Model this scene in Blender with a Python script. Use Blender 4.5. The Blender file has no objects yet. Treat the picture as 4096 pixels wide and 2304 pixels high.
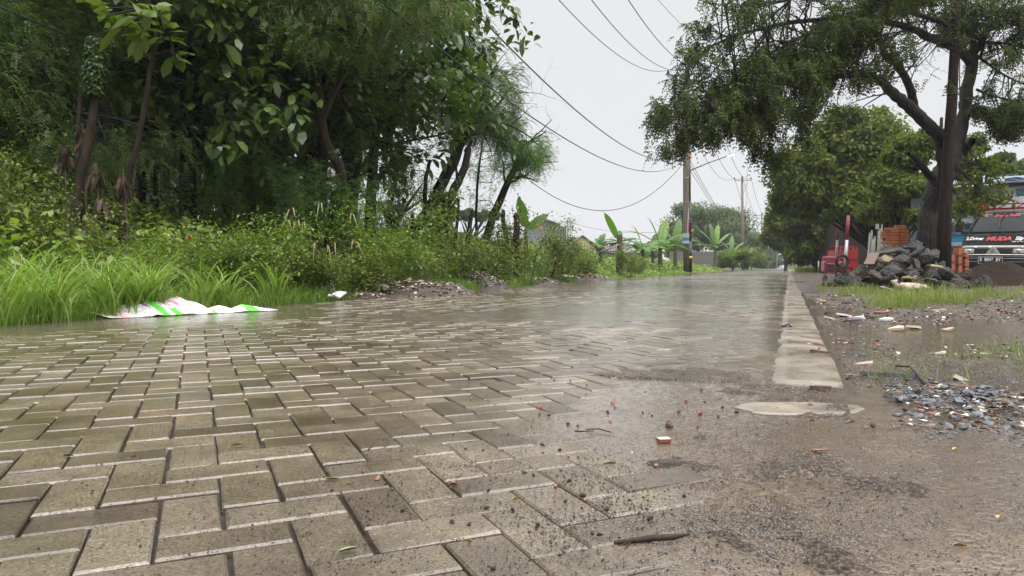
import bpy, math, random
import numpy as np
from mathutils import Vector, Matrix
R = math.radians
PI = math.pi
# ------------------------------------------------------------------ camera, sky, light
scene = bpy.context.scene
F, HZ, H = 2850.0, 1068.0, 0.36            # focal length in photo pixels, horizon row, camera height
TILT = math.atan((1152 - HZ) / F)
cam_d = bpy.data.cameras.new("camera"); cam = bpy.data.objects.new("camera", cam_d)
scene.collection.objects.link(cam); scene.camera = cam
cam_d.sensor_width = 36.0; cam_d.lens = F / 4096 * 36.0
cam_d.clip_start = 0.05; cam_d.clip_end = 2000
cam.location = (0, 0, H); cam.rotation_euler = (PI / 2 - TILT, 0, 0)

world = bpy.data.worlds.new("World"); scene.world = world; world.use_nodes = True
wn, wl = world.node_tree.nodes, world.node_tree.links
bg = wn["Background"]
sky = wn.new("ShaderNodeTexSky"); sky.sky_type = 'NISHITA'; sky.sun_disc = False
sky.sun_elevation = R(62); sky.sun_rotation = R(150)
sky.dust_density = 5.0; sky.air_density = 1.0
sm = wn.new("ShaderNodeVectorMath"); sm.operation = 'SCALE'; sm.inputs['Scale'].default_value = 0.07
wl.new(sky.outputs[0], sm.inputs[0])
mixw = wn.new("ShaderNodeMix"); mixw.data_type = 'RGBA'; mixw.inputs[0].default_value = 0.93
wl.new(sm.outputs[0], mixw.inputs[6]); mixw.inputs[7].default_value = (0.64, 0.648, 0.66, 1)   # thick rain cloud
gz = wn.new("ShaderNodeTexCoord"); sx_ = wn.new("ShaderNodeSeparateXYZ"); wl.new(gz.outputs['Generated'], sx_.inputs[0])
zr = wn.new("ShaderNodeMapRange"); zr.inputs[1].default_value = .40; zr.inputs[2].default_value = 1.0; zr.inputs[3].default_value = 1.0; zr.inputs[4].default_value = 5.0
wl.new(sx_.outputs[2], zr.inputs[0])                    # a real overcast sky is brighter overhead than near the horizon
zs = wn.new("ShaderNodeVectorMath"); zs.operation = 'SCALE'; wl.new(mixw.outputs[2], zs.inputs[0]); wl.new(zr.outputs[0], zs.inputs['Scale'])
wl.new(zs.outputs[0], bg.inputs[0]); bg.inputs[1].default_value = 1.0
sun_d = bpy.data.lights.new("sun", 'SUN'); sun_d.energy = 1.5; sun_d.angle = R(35); sun_d.color = (1, .97, .93)
sun = bpy.data.objects.new("sun", sun_d); scene.collection.objects.link(sun)
sun.rotation_euler = (R(28), 0, R(30))
scene.view_settings.view_transform = 'Standard'; scene.view_settings.look = 'None'
scene.view_settings.exposure = 0.42; scene.view_settings.gamma = 1.0
scene.cycles.use_denoising = True
scene.cycles.max_bounces = 8; scene.cycles.transparent_max_bounces = 12
scene.cycles.diffuse_bounces = 3; scene.cycles.glossy_bounces = 3; scene.cycles.transmission_bounces = 4
scene.cycles.volume_bounces = 0
scene.cycles.caustics_reflective = False; scene.cycles.caustics_refractive = False

# ------------------------------------------------------------------ mapping helpers
CT, ST = math.cos(TILT), math.sin(TILT)
def ray(px, py):
    a = (px - 2048) / F; b = (1152 - py) / F
    return Vector((a, CT + b * ST, -ST + b * CT))
def at(px, py, Y):
    d = ray(px, py); return Vector((0, 0, H)) + d * (Y / d.y)
def gnd(px, py, z=0.0):
    d = ray(px, py); return Vector((0, 0, H)) + d * ((z - H) / d.z)
A_ROAD = math.atan((3156 - 2048) / F)
UX, UY = math.sin(A_ROAD), math.cos(A_ROAD)      # along the road
NX, NY = math.cos(A_ROAD), -math.sin(A_ROAD)     # to the right of it
KX, KY = 0.989, 2.085                            # outer corner of the concrete edge strip
def st(x, y):
    return (KX - x) * NX + (KY - y) * NY, (x - KX) * UX + (y - KY) * UY
def xy(s, t):
    return KX - s * NX + t * UX, KY - s * NY + t * UY
rng = np.random.default_rng(7)
random.seed(5)

# ------------------------------------------------------------------ numpy noise
def _h(i, j, seed):
    n = (i * 374761393 + j * 668265263 + seed * 974634777) & 0xffffffff
    n = ((n ^ (n >> 13)) * 1274126177) & 0xffffffff
    return ((n ^ (n >> 16)) & 0xffff) / 65535.0
def vnoise(x, y, seed=0):
    x = np.asarray(x, dtype=np.float64); y = np.asarray(y, dtype=np.float64)
    i = np.floor(x).astype(np.int64); j = np.floor(y).astype(np.int64)
    u = x - i; v = y - j; u = u * u * (3 - 2 * u); v = v * v * (3 - 2 * v)
    a = _h(i, j, seed); b = _h(i + 1, j, seed); c = _h(i, j + 1, seed); d = _h(i + 1, j + 1, seed)
    return (a * (1 - u) + b * u) * (1 - v) + (c * (1 - u) + d * u) * v
def fbm(x, y, seed=0, o=4):
    r = 0; amp = 1; tot = 0
    for k in range(o):
        r = r + amp * (vnoise(x * 2 ** k, y * 2 ** k, seed + k) - .5); tot += amp; amp *= .5
    return r / tot * 2
def sstep(a, b, x):
    t = np.clip((np.asarray(x, float) - a) / (b - a), 0, 1); return t * t * (3 - 2 * t)

# ------------------------------------------------------------------ mesh helpers
def tag(o, label=None, cat=None, group=None, kind=None):
    if label: o["label"] = label
    if cat: o["category"] = cat
    if group: o["group"] = group
    if kind: o["kind"] = kind
    return o
def link(o, parent=None):
    scene.collection.objects.link(o)
    if parent is not None: o.parent = parent
    return o
def empty(name, loc, rz=0, label=None, cat=None, group=None, rot=None):
    o = bpy.data.objects.new(name, None); o.empty_display_size = .2
    o.location = loc; o.rotation_euler = rot if rot is not None else (0, 0, rz)
    link(o); return tag(o, label, cat, group)
def mesh_np(name, V, Fc, mats, parent=None, smooth=False, v=None, mi=None, loc=None):
    """V (n,3); Fc (m,k) one face size."""
    V = np.asarray(V, dtype=np.float32); Fc = np.asarray(Fc, dtype=np.int32)
    me = bpy.data.meshes.new(name); k = Fc.shape[1]; m = len(Fc)
    me.vertices.add(len(V)); me.vertices.foreach_set("co", V.ravel())
    me.loops.add(m * k); me.loops.foreach_set("vertex_index", Fc.ravel())
    me.polygons.add(m); me.polygons.foreach_set("loop_start", np.arange(0, m * k, k, dtype=np.int32))
    me.polygons.foreach_set("loop_total", np.full(m, k, dtype=np.int32))
    me.polygons.foreach_set("use_smooth", np.full(m, bool(smooth)))
    if mi is not None: me.polygons.foreach_set("material_index", np.asarray(mi, dtype=np.int32))
    if v is not None:
        a = me.attributes.new("v", 'FLOAT', 'POINT'); a.data.foreach_set("value", np.asarray(v, dtype=np.float32))
    me.update(calc_edges=True)
    for mt in (mats if isinstance(mats, (list, tuple)) else [mats]): me.materials.append(mt)
    o = bpy.data.objects.new(name, me)
    if loc is not None: o.location = loc
    return link(o, parent)
class MB:
    def __init__(s): s.V = []; s.F = []; s.M = []
    def add(s, vs, fs, m=0):
        b = len(s.V); s.V += [tuple(v) for v in vs]; s.F += [tuple(b + i for i in f) for f in fs]; s.M += [m] * len(fs); return s
    def box(s, c, d, m=0, rot=None, rz=0):
        M = rot if rot is not None else Matrix.Rotation(rz, 3, 'Z')
        vs = []
        for z in (-.5, .5):
            for (x, y) in ((-.5, -.5), (.5, -.5), (.5, .5), (-.5, .5)):
                vs.append(Vector(c) + M @ Vector((x * d[0], y * d[1], z * d[2])))
        return s.add(vs, [(3, 2, 1, 0), (4, 5, 6, 7), (0, 1, 5, 4), (1, 2, 6, 5), (2, 3, 7, 6), (3, 0, 4, 7)], m)
    def bar(s, a, b, w, h=None, m=0):
        a = Vector(a); b = Vector(b); d = b - a; L = d.length
        q = d.to_track_quat('X', 'Z').to_matrix()
        return s.box((a + b) / 2, (L, w, h or w), m, rot=q)
    def tube(s, pts, rad, n=8, m=0, cap=True):
        P = [Vector(p) for p in pts]; k = len(P)
        if not hasattr(rad, '__len__'): rad = [rad] * k
        vs = []; up = Vector((0, 0, 1)); ref = None
        for i in range(k):
            d = (P[min(i + 1, k - 1)] - P[max(i - 1, 0)]).normalized()
            if ref is None: ref = d.orthogonal().normalized()
            ref = (ref - d * ref.dot(d)).normalized(); b = d.cross(ref)
            for j in range(n):
                a = 2 * PI * j / n; vs.append(P[i] + (ref * math.cos(a) + b * math.sin(a)) * rad[i])
        fs = [(i * n + j, i * n + (j + 1) % n, (i + 1) * n + (j + 1) % n, (i + 1) * n + j) for i in range(k - 1) for j in range(n)]
        if cap: fs += [tuple(range(n))[::-1], tuple((k - 1) * n + j for j in range(n))]
        return s.add(vs, fs, m)
    def build(s, name, mats, parent=None, smooth=False, bevel=0, loc=None):
        me = bpy.data.meshes.new(name); me.from_pydata(s.V, [], s.F)
        for mt in (mats if isinstance(mats, (list, tuple)) else [mats]): me.materials.append(mt)
        me.polygons.foreach_set("material_index", s.M)
        me.polygons.foreach_set("use_smooth", [bool(smooth)] * len(me.polygons))
        o = bpy.data.objects.new(name, me)
        if loc is not None: o.location = loc
        link(o, parent)
        if bevel:
            b = o.modifiers.new("bevel", 'BEVEL'); b.width = bevel; b.segments = 2; b.limit_method = 'ANGLE'
        return o
def text(name, s, size, mt, parent, M, ext=.002, shear=0, sx=1, cat=None, bold=0.0):
    cu = bpy.data.curves.new("lettering", 'FONT'); cu.body = s; cu.size = size; cu.extrude = ext; cu.shear = shear
    cu.align_x = 'CENTER'; cu.align_y = 'CENTER'; cu.offset = bold; cu.resolution_u = 3
    t = bpy.data.objects.new("lettering", cu); scene.collection.objects.link(t)
    dg = bpy.context.evaluated_depsgraph_get(); dg.update()
    me = bpy.data.meshes.new_from_object(t.evaluated_get(dg))
    bpy.data.objects.remove(t)
    me.transform(Matrix.Diagonal((sx, 1, 1, 1))); me.materials.clear(); me.materials.append(mt)
    o = bpy.data.objects.new(name, me); link(o, parent); o.matrix_local = M
    return o
def copy_tree(o, parent=None):
    c = o.copy(); scene.collection.objects.link(c)
    if parent is not None: c.parent = parent
    for ch in [q for q in bpy.data.objects if q.parent == o]: copy_tree(ch, c)
    return c

# ------------------------------------------------------------------ materials
def new_mat(name):
    m = bpy.data.materials.new(name); m.use_nodes = True
    return m, m.node_tree.nodes, m.node_tree.links, m.node_tree.nodes["Principled BSDF"]
def ramp(n, l, src, stops):
    r = n.new("ShaderNodeValToRGB"); e = r.color_ramp.elements
    while len(e) > 1: e.remove(e[-1])
    e[0].position = stops[0][0]; e[0].color = (*stops[0][1], 1)
    for p, c in stops[1:]:
        q = e.new(p); q.color = (*c, 1)
    l.new(src, r.inputs[0]); return r
def mat(name, c1, c2=None, scale=6, rough=.6, rough2=None, bump=.0, bscale=30, metal=0, spec=.5, stretch=None, detail=6, coat=0, island=0.0):
    m, n, l, p = new_mat(name)
    tc = n.new("ShaderNodeTexCoord"); src = tc.outputs['Object']
    if stretch:
        mp = n.new("ShaderNodeMapping"); mp.inputs['Scale'].default_value = stretch; l.new(src, mp.inputs[0]); src = mp.outputs[0]
    p.inputs['Metallic'].default_value = metal; p.inputs['Roughness'].default_value = rough
    p.inputs['Specular IOR Level'].default_value = spec; p.inputs['Coat Weight'].default_value = coat
    p.inputs['Coat Roughness'].default_value = .08
    c2 = c2 or tuple(min(1, x * 1.25) for x in c1)
    nz = n.new("ShaderNodeTexNoise"); nz.inputs['Scale'].default_value = scale; nz.inputs['Detail'].default_value = detail
    nz.inputs['Roughness'].default_value = .65
    l.new(src, nz.inputs['Vector'])
    rp = ramp(n, l, nz.outputs[0], [(.33, c1), (.67, c2)]); out = rp.outputs[0]
    if island:
        g = n.new("ShaderNodeNewGeometry"); mr = n.new("ShaderNodeMapRange")
        mr.inputs[3].default_value = 1 - island; mr.inputs[4].default_value = 1 + island
        l.new(g.outputs['Random Per Island'], mr.inputs[0])
        sc = n.new("ShaderNodeVectorMath"); sc.operation = 'SCALE'; l.new(out, sc.inputs[0]); l.new(mr.outputs[0], sc.inputs['Scale']); out = sc.outputs[0]
    l.new(out, p.inputs['Base Color'])
    if rough2 is not None:
        mr = n.new("ShaderNodeMapRange"); mr.inputs[3].default_value = rough; mr.inputs[4].default_value = rough2
        mr.inputs[1].default_value = .35; mr.inputs[2].default_value = .65
        l.new(nz.outputs[0], mr.inputs[0]); l.new(mr.outputs[0], p.inputs['Roughness'])
    if bump:
        b = n.new("ShaderNodeBump"); b.inputs['Strength'].default_value = 1; b.inputs['Distance'].default_value = bump
        n2 = n.new("ShaderNodeTexNoise"); n2.inputs['Scale'].default_value = bscale; n2.inputs['Detail'].default_value = 5
        l.new(src, n2.inputs['Vector']); l.new(n2.outputs[0], b.inputs['Height']); l.new(b.outputs[0], p.inputs['Normal'])
    return m
def leaf_mat(name, cols, trans=.3, rough=.38, tcol=None, spec=.5):
    m, n, l, p = new_mat(name)
    at_ = n.new("ShaderNodeAttribute"); at_.attribute_name = "v"
    k = len(cols)
    rp = ramp(n, l, at_.outputs['Fac'], [(i / (k - 1), c) for i, c in enumerate(cols)])
    l.new(rp.outputs[0], p.inputs['Base Color']); p.inputs['Roughness'].default_value = rough
    p.inputs['Specular IOR Level'].default_value = spec
    tr = n.new("ShaderNodeBsdfTranslucent"); ml = n.new("ShaderNodeMix"); ml.data_type = 'RGBA'; ml.blend_type = 'MULTIPLY'; ml.inputs[0].default_value = 1
    l.new(rp.outputs[0], ml.inputs[6]); ml.inputs[7].default_value = (*(tcol or (1.5, 1.9, .8)), 1)
    l.new(ml.outputs[2], tr.inputs[0])
    mx = n.new("ShaderNodeMixShader"); mx.inputs[0].default_value = trans
    l.new(p.outputs[0], mx.inputs[1]); l.new(tr.outputs[0], mx.inputs[2]); l.new(mx.outputs[0], n["Material Output"].inputs[0])
    return m

M = {}
M['grass'] = leaf_mat("grass_blades", [(.065, .105, .017), (.12, .195, .033), (.19, .28, .052), (.28, .32, .09), (.33, .28, .12)], .35)
M['grass_r'] = leaf_mat("short_grass", [(.09, .11, .025), (.14, .18, .035), (.20, .23, .05), (.30, .27, .10)], .3)
M['herb'] = leaf_mat("herb_leaves", [(.06, .09, .014), (.115, .165, .024), (.185, .25, .036), (.27, .32, .06)], .32)
M['herb2'] = leaf_mat("bush_leaves", [(.05, .066, .014), (.10, .128, .024), (.155, .185, .035), (.24, .23, .07)], .32)
M['broad'] = leaf_mat("broad_leaves", [(.032, .055, .013), (.062, .10, .021), (.10, .15, .03), (.155, .19, .045)], .25, .33)
M['feather'] = leaf_mat("feathery_leaves", [(.045, .072, .018), (.08, .125, .03), (.125, .18, .042), (.18, .20, .06)], .3, .45)
M['feather_l'] = leaf_mat("light_feathery_leaves", [(.07, .125, .03), (.11, .19, .045), (.16, .25, .065)], .35, .45)
M['rain'] = leaf_mat("rain_tree_leaves", [(.022, .032, .010), (.045, .062, .015), (.075, .095, .02), (.13, .145, .03)], .28, .6, spec=.25)
M['row'] = leaf_mat("row_tree_leaves", [(.045, .065, .012), (.085, .115, .02), (.13, .16, .028), (.22, .20, .045)], .3, .6, spec=.25)
M['farleaf'] = leaf_mat("far_leaves", [(.05, .075, .022), (.085, .12, .03), (.12, .16, .045)], .3, .5)
M['banana'] = leaf_mat("banana_leaves", [(.06, .12, .03), (.10, .19, .04), (.17, .28, .05)], .4, .35)
M['banana_y'] = leaf_mat("banana_leaf_fresh", [(.12, .22, .02), (.2, .32, .03)], .45, .35)
M['vine'] = leaf_mat("vine_leaves", [(.03, .06, .015), (.05, .09, .02), (.08, .14, .035)], .25)
M['deadleaf'] = leaf_mat("dead_leaves", [(.03, .018, .012), (.06, .035, .02), (.09, .055, .03)], .15, .6, (1.2, 1, .8))
M['pod'] = leaf_mat("seed_pods", [(.06, .045, .02), (.12, .10, .03), (.2, .18, .05)], .2, .5, (1.2, 1.1, .8))
M['seed'] = leaf_mat("seed_heads", [(.3, .24, .13), (.45, .38, .22)], .2, .7, (1.1, 1, .8))
M['bark'] = mat("dark_wet_bark", (.007, .006, .005), (.022, .018, .014), 9, .75, bump=.01, bscale=25, stretch=(1, 1, .25))
M['bark_l'] = mat("brown_bark", (.020, .013, .009), (.055, .038, .025), 12, .75, spec=.3, bump=.008, bscale=25, stretch=(1, 1, .25))
M['bark_b'] = mat("rain_tree_bark", (.006, .0055, .0055), (.042, .036, .033), 9, .7, bump=.06, bscale=16, stretch=(1.6, 1.6, .28), spec=.35)
M['polewood'] = mat("weathered_pole_wood", (.10, .08, .06), (.22, .18, .14), 5, .7, bump=.006, bscale=30, stretch=(3, 3, .2))
M['poledark'] = mat("dark_red_pole_wood", (.006, .004, .0035), (.036, .021, .015), 6, .8, bump=.02, bscale=22, stretch=(3, 3, .3), spec=.25)
M['stem'] = mat("plant_stems", (.05, .06, .02), (.10, .08, .04), 8, .6)
M['deadstem'] = mat("dry_stems", (.07, .04, .025), (.15, .10, .07), 8, .7)
M['cable'] = mat("cable_rubber", (.012, .012, .013), None, 5, .5)
M['steel'] = mat("black_painted_steel", (.012, .012, .013), (.02, .02, .022), 8, .35)
M['yellow'] = mat("yellow_reflector", (.75, .5, .02), None, 8, .4)
M['orange'] = mat("orange_cap", (.75, .25, .03), None, 8, .5)
M['galv'] = mat("galvanised_metal", (.25, .26, .27), (.38, .39, .40), 9, .45, metal=.6)
M['white'] = mat("white_paint", (.62, .62, .6), (.78, .78, .76), 7, .5)
M['porcelain'] = mat("dark_insulator", (.03, .025, .025), None, 5, .25)

# ------------------------------------------------------------------ wet ground materials
def paver_mat():
    m, n, l, p = new_mat("wet_concrete_pavers")
    g = n.new("ShaderNodeNewGeometry"); at_ = n.new("ShaderNodeAttribute"); at_.attribute_name = "v"
    nz = n.new("ShaderNodeTexNoise"); nz.inputs['Scale'].default_value = 5; nz.inputs['Detail'].default_value = 9; nz.inputs['Roughness'].default_value = .7
    nf = n.new("ShaderNodeTexNoise"); nf.inputs['Scale'].default_value = 210; nf.inputs['Detail'].default_value = 6; nf.inputs['Roughness'].default_value = .85
    for q in (nz, nf): l.new(g.outputs['Position'], q.inputs['Vector'])
    # 'v': 0..1 brick tone, paler on the bevel: wear plus a wet glint put into the colour
    rp = ramp(n, l, at_.outputs['Fac'], [(0, (.085, .064, .045)), (.45, (.138, .112, .080)), (.8, (.185, .155, .116)), (1.0, (.34, .305, .26))])
    mo = ramp(n, l, nz.outputs[0], [(.3, (.55, .52, .46)), (.5, (.9, .9, .88)), (.7, (1.3, 1.28, 1.25))])
    mf = ramp(n, l, nf.outputs[0], [(.36, (.25, .21, .18)), (.44, (.82, .79, .76)), (.55, (1.08, 1.06, 1.04)), (.64, (1.9, 1.88, 1.85))])
    a = n.new("ShaderNodeMix"); a.data_type = 'RGBA'; a.blend_type = 'MULTIPLY'; a.inputs[0].default_value = 1
    b = n.new("ShaderNodeMix"); b.data_type = 'RGBA'; b.blend_type = 'MULTIPLY'; b.inputs[0].default_value = 1
    l.new(rp.outputs[0], a.inputs[6]); l.new(mo.outputs[0], a.inputs[7]); l.new(a.outputs[2], b.inputs[6]); l.new(mf.outputs[0], b.inputs[7])
    nb = n.new("ShaderNodeTexNoise"); nb.inputs['Scale'].default_value = 1.4; nb.inputs['Detail'].default_value = 7; nb.inputs['Roughness'].default_value = .65; l.new(g.outputs['Position'], nb.inputs['Vector'])
    mb = ramp(n, l, nb.outputs[0], [(.36, (.66, .62, .55)), (.5, (1.0, .99, .97)), (.64, (1.22, 1.20, 1.20))])
    cc = n.new("ShaderNodeMix"); cc.data_type = 'RGBA'; cc.blend_type = 'MULTIPLY'; cc.inputs[0].default_value = 1; l.new(b.outputs[2], cc.inputs[6]); l.new(mb.outputs[0], cc.inputs[7]); l.new(cc.outputs[2], p.inputs['Base Color'])
    mr = n.new("ShaderNodeMapRange"); mr.inputs[1].default_value = .38; mr.inputs[2].default_value = .62; mr.inputs[3].default_value = .07; mr.inputs[4].default_value = .24
    l.new(nz.outputs[0], mr.inputs[0]); l.new(mr.outputs[0], p.inputs['Roughness'])
    p.inputs['Specular IOR Level'].default_value = .95
    bp = n.new("ShaderNodeBump"); bp.inputs['Distance'].default_value = .0009; bp.inputs['Strength'].default_value = 1
    l.new(nf.outputs[0], bp.inputs['Height']); l.new(bp.outputs[0], p.inputs['Normal'])
    return m
M['paver'] = paver_mat()
def mud_mat():
    m, n, l, p = new_mat("wet_mud_and_grit")
    g = n.new("ShaderNodeNewGeometry")
    def noise(s, d=6):
        q = n.new("ShaderNodeTexNoise"); q.inputs['Scale'].default_value = s; q.inputs['Detail'].default_value = d; q.inputs['Roughness'].default_value = .7
        l.new(g.outputs['Position'], q.inputs['Vector']); return q
    nz = noise(3); nf = noise(150, 6); n3 = noise(28)
    rp = ramp(n, l, nz.outputs[0], [(.32, (.055, .041, .031)), (.5, (.10, .078, .058)), (.68, (.18, .14, .10))])
    mf = ramp(n, l, nf.outputs[0], [(.38, (.18, .16, .17)), (.47, (.65, .62, .63)), (.54, (1.2, 1.16, 1.15)), (.63, (2.5, 2.4, 2.35))])
    a = n.new("ShaderNodeMix"); a.data_type = 'RGBA'; a.blend_type = 'MULTIPLY'; a.inputs[0].default_value = 1
    l.new(rp.outputs[0], a.inputs[6]); l.new(mf.outputs[0], a.inputs[7]); l.new(a.outputs[2], p.inputs['Base Color'])
    mr = n.new("ShaderNodeMapRange"); mr.inputs[1].default_value = .35; mr.inputs[2].default_value = .65; mr.inputs[3].default_value = .06; mr.inputs[4].default_value = .30
    l.new(n3.outputs[0], mr.inputs[0]); l.new(mr.outputs[0], p.inputs['Roughness'])
    ad = n.new("ShaderNodeMath"); ad.operation = 'MULTIPLY_ADD'; ad.inputs[1].default_value = 3.0
    l.new(n3.outputs[0], ad.inputs[0]); l.new(nf.outputs[0], ad.inputs[2])
    bp = n.new("ShaderNodeBump"); bp.inputs['Distance'].default_value = .009; l.new(ad.outputs[0], bp.inputs['Height']); l.new(bp.outputs[0], p.inputs['Normal'])
    return m
M['mud'] = mud_mat()
M['joint'] = mat('dark_joint_sand', (.018, .014, .010), (.05, .04, .03), 60, .5, bump=.003, bscale=200)
M['earth'] = mat("dark_leaf_litter_earth", (.03, .026, .015), (.07, .06, .03), 4, .7, bump=.03, bscale=12)
M['concrete'] = mat("wet_kerb_concrete", (.11, .09, .066), (.27, .23, .175), 4, .14, .42, bump=.0022, bscale=70, detail=14)
def water_mat(name, tint, murk, mfac, ripple=.0011):
    m, n, l, p = new_mat(name); n.remove(p)
    g = n.new("ShaderNodeNewGeometry"); out = n["Material Output"]
    # rings of falling rain, in two sizes, plus wind ripple
    def rings(scale, k, amp):
        v = n.new("ShaderNodeTexVoronoi"); v.inputs['Scale'].default_value = scale; v.voronoi_dimensions = '2D'; l.new(g.outputs['Position'], v.inputs['Vector'])
        a = n.new("ShaderNodeMath"); a.operation = 'MULTIPLY'; a.inputs[1].default_value = k; l.new(v.outputs['Distance'], a.inputs[0])
        s = n.new("ShaderNodeMath"); s.operation = 'SINE'; l.new(a.outputs[0], s.inputs[0])
        f = n.new("ShaderNodeMapRange"); f.inputs[1].default_value = 0; f.inputs[2].default_value = .55; f.inputs[3].default_value = amp; f.inputs[4].default_value = 0
        l.new(v.outputs['Distance'], f.inputs[0])
        q = n.new("ShaderNodeMath"); q.operation = 'MULTIPLY'; l.new(s.outputs[0], q.inputs[0]); l.new(f.outputs[0], q.inputs[1]); return q
    r1 = rings(11, 34, .55); r2 = rings(34, 26, .34); r3 = rings(120, 14, .16)
    nz = n.new("ShaderNodeTexNoise"); nz.inputs['Scale'].default_value = 14; nz.inputs['Detail'].default_value = 3; l.new(g.outputs['Position'], nz.inputs['Vector'])
    nl = n.new("ShaderNodeTexNoise"); nl.inputs['Scale'].default_value = 2.2; nl.inputs['Detail'].default_value = 2; l.new(g.outputs['Position'], nl.inputs['Vector'])
    a1 = n.new("ShaderNodeMath"); a1.operation = 'ADD'; l.new(r1.outputs[0], a1.inputs[0]); a0 = n.new("ShaderNodeMath"); a0.operation = 'ADD'; l.new(r2.outputs[0], a0.inputs[0]); l.new(r3.outputs[0], a0.inputs[1]); l.new(a0.outputs[0], a1.inputs[1])
    a2 = n.new("ShaderNodeMath"); a2.operation = 'MULTIPLY_ADD'; a2.inputs[1].default_value = 2.2; l.new(nz.outputs[0], a2.inputs[0]); l.new(a1.outputs[0], a2.inputs[2])
    a3 = n.new("ShaderNodeMath"); a3.operation = 'MULTIPLY_ADD'; a3.inputs[1].default_value = 9.0; l.new(nl.outputs[0], a3.inputs[0]); l.new(a2.outputs[0], a3.inputs[2])
    bp = n.new("ShaderNodeBump"); bp.inputs['Distance'].default_value = ripple; l.new(a3.outputs[0], bp.inputs['Height'])
    fr = n.new("ShaderNodeFresnel"); fr.inputs[0].default_value = 1.62; l.new(bp.outputs[0], fr.inputs['Normal'])
    gl = n.new("ShaderNodeBsdfGlossy"); gl.inputs['Roughness'].default_value = .10; gl.inputs[0].default_value = (.96, .96, .96, 1); l.new(bp.outputs[0], gl.inputs['Normal'])
    tr = n.new("ShaderNodeBsdfTransparent"); tr.inputs[0].default_value = (*tint, 1)
    df = n.new("ShaderNodeBsdfDiffuse"); df.inputs[0].default_value = (*murk, 1)
    m1 = n.new("ShaderNodeMixShader"); m1.inputs[0].default_value = mfac; l.new(tr.outputs[0], m1.inputs[1]); l.new(df.outputs[0], m1.inputs[2])
    m2 = n.new("ShaderNodeMixShader"); l.new(fr.outputs[0], m2.inputs[0]); l.new(m1.outputs[0], m2.inputs[1]); l.new(gl.outputs[0], m2.inputs[2])
    l.new(m2.outputs[0], out.inputs[0]); return m
M['water'] = water_mat("rain_water", (.95, .91, .85), (.46, .36, .275), .20, .0007)

# ------------------------------------------------------------------ height functions
def s_left(t):                                   # left edge of the paving
    return 4.62 + .5 * sstep(4, 14, t) + .10 * (vnoise(np.asarray(t) * .8, 0, 3) - .5)
def bank(s, t):                                  # ground left of the road
    e = s - s_left(t)
    z = -.02 + .10 * sstep(0, .8, e) + .26 * sstep(.8, 4.5, e) + .15 * sstep(4, 12, e)
    return z + .05 * fbm(s * .8, t * .8, 11) * sstep(.5, 3, e)
def yard(s, t):                                  # ground right of the road (s < 0)
    z = .016 * fbm(s * 1.6, t * 1.6, 21, 5) + .014 * fbm(s * 9, t * 9, 22, 3) + .008 * sstep(.15, .5, -s)
    z = z + .03 * sstep(3, 5, -s) + .03 * sstep(7, 10, t)
    return z
def road_z(s, t):
    x, y = xy(s, t)
    z = -.0025 + .008 * fbm(x * 1.1, y * 1.1, 31, 3)
    left_near = sstep(.35, 1.1, s) * (1 - sstep(.6, 3.0, t)) * (1 - sstep(3.2, 4.2, s))
    z = z + .0075 * left_near
    z = z - .005 * sstep(3.9, 4.5, s)            # gutter on the left
    z = z - .0040 * sstep(-1.6, -.4, t + .5 * fbm(x * 1.5, y * 1.5, 35, 2)) * (1 - sstep(1.3, 2.6, s)) * sstep(.3, .6, s) * (1 - .6 * sstep(1.5, 3.5, t))
    z = z - .0055 * (1 - sstep(-.05, .40, s + .25 * fbm(x * 3, y * 3, 36, 3))) * (1 - sstep(-.5, .1, t))
    z = z * (1 - .35 * sstep(1., 3., t)) + .0026 * sstep(1.2, 3.5, t)
    return z
# ------------------------------------------------------------------ ground sheet
def grid(S, T):
    SS, TT = np.meshgrid(S, T); return SS, TT
def grid_faces(nr, nc):
    i = np.arange((nr - 1) * nc).reshape(nr - 1, nc)[:, :-1].ravel()
    return np.stack([i, i + nc, i + 1 + nc, i + 1], 1)      # (s, t) runs left then forward: this winding faces up
S = np.concatenate([-np.geomspace(400, 4.2, 60), np.linspace(-4, 4.3, 40), np.linspace(4.4, 9, 70), np.geomspace(9.2, 400, 70)])
T = np.concatenate([-np.geomspace(60, 6, 12), np.linspace(-5, 60, 260), np.geomspace(60.5, 900, 60)])
SS, TT = grid(S, T); Xg, Yg = xy(SS, TT)
sl = s_left(TT)
Z = np.where(SS > sl - .02, bank(SS, TT), np.where(SS < 0, yard(SS, TT) - .012 - .05 * ((SS > -4.1) & (TT < 8) & (TT > -3)), -.06))
Z = Z + .3 * sstep(60, 200, TT) * (np.abs(SS) > 8)
ground = mesh_np("ground", np.stack([Xg.ravel(), Yg.ravel(), Z.ravel()], 1), grid_faces(*Xg.shape), [M['earth'], M['mud']], smooth=True,
                 mi=((SS < 4.0)[:-1, :-1]).ravel().astype(int))
tag(ground, kind="structure")
# fine sheet of mud on the right, denser towards the viewer
def spread(a, b, n, p):
    return a + (b - a) * np.linspace(0, 1, n) ** p
S = np.concatenate([-spread(0, 4.2, 330, 1.35)[::-1], np.linspace(.012, 1.5, 120)])
T = -1.95 + spread(0, 10.2, 560, 1.9)
SS, TT = grid(S, T); Xg, Yg = xy(SS, TT)
Zm = yard(SS, TT) + .006 * fbm(Xg * 30, Yg * 30, 41, 3) + .0035 * fbm(Xg * 110, Yg * 110, 42, 2)
under = -.03                                                      # it dips away beneath the pavers
edge = .30 + .34 * fbm(Xg * 2.3, Yg * 2.3, 45, 3)                 # washed-out mud lies over the nearest pavers
over = np.where(TT < -.02, 1 - sstep(edge - .12, edge + .7, SS), 0)
Zm = np.where(SS > 0, under + (Zm - under - .0005) * over, Zm)
Zm = Zm - .004 * (1 - sstep(-1.0, -.3, TT)) * sstep(-1.2, -.5, SS)
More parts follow.
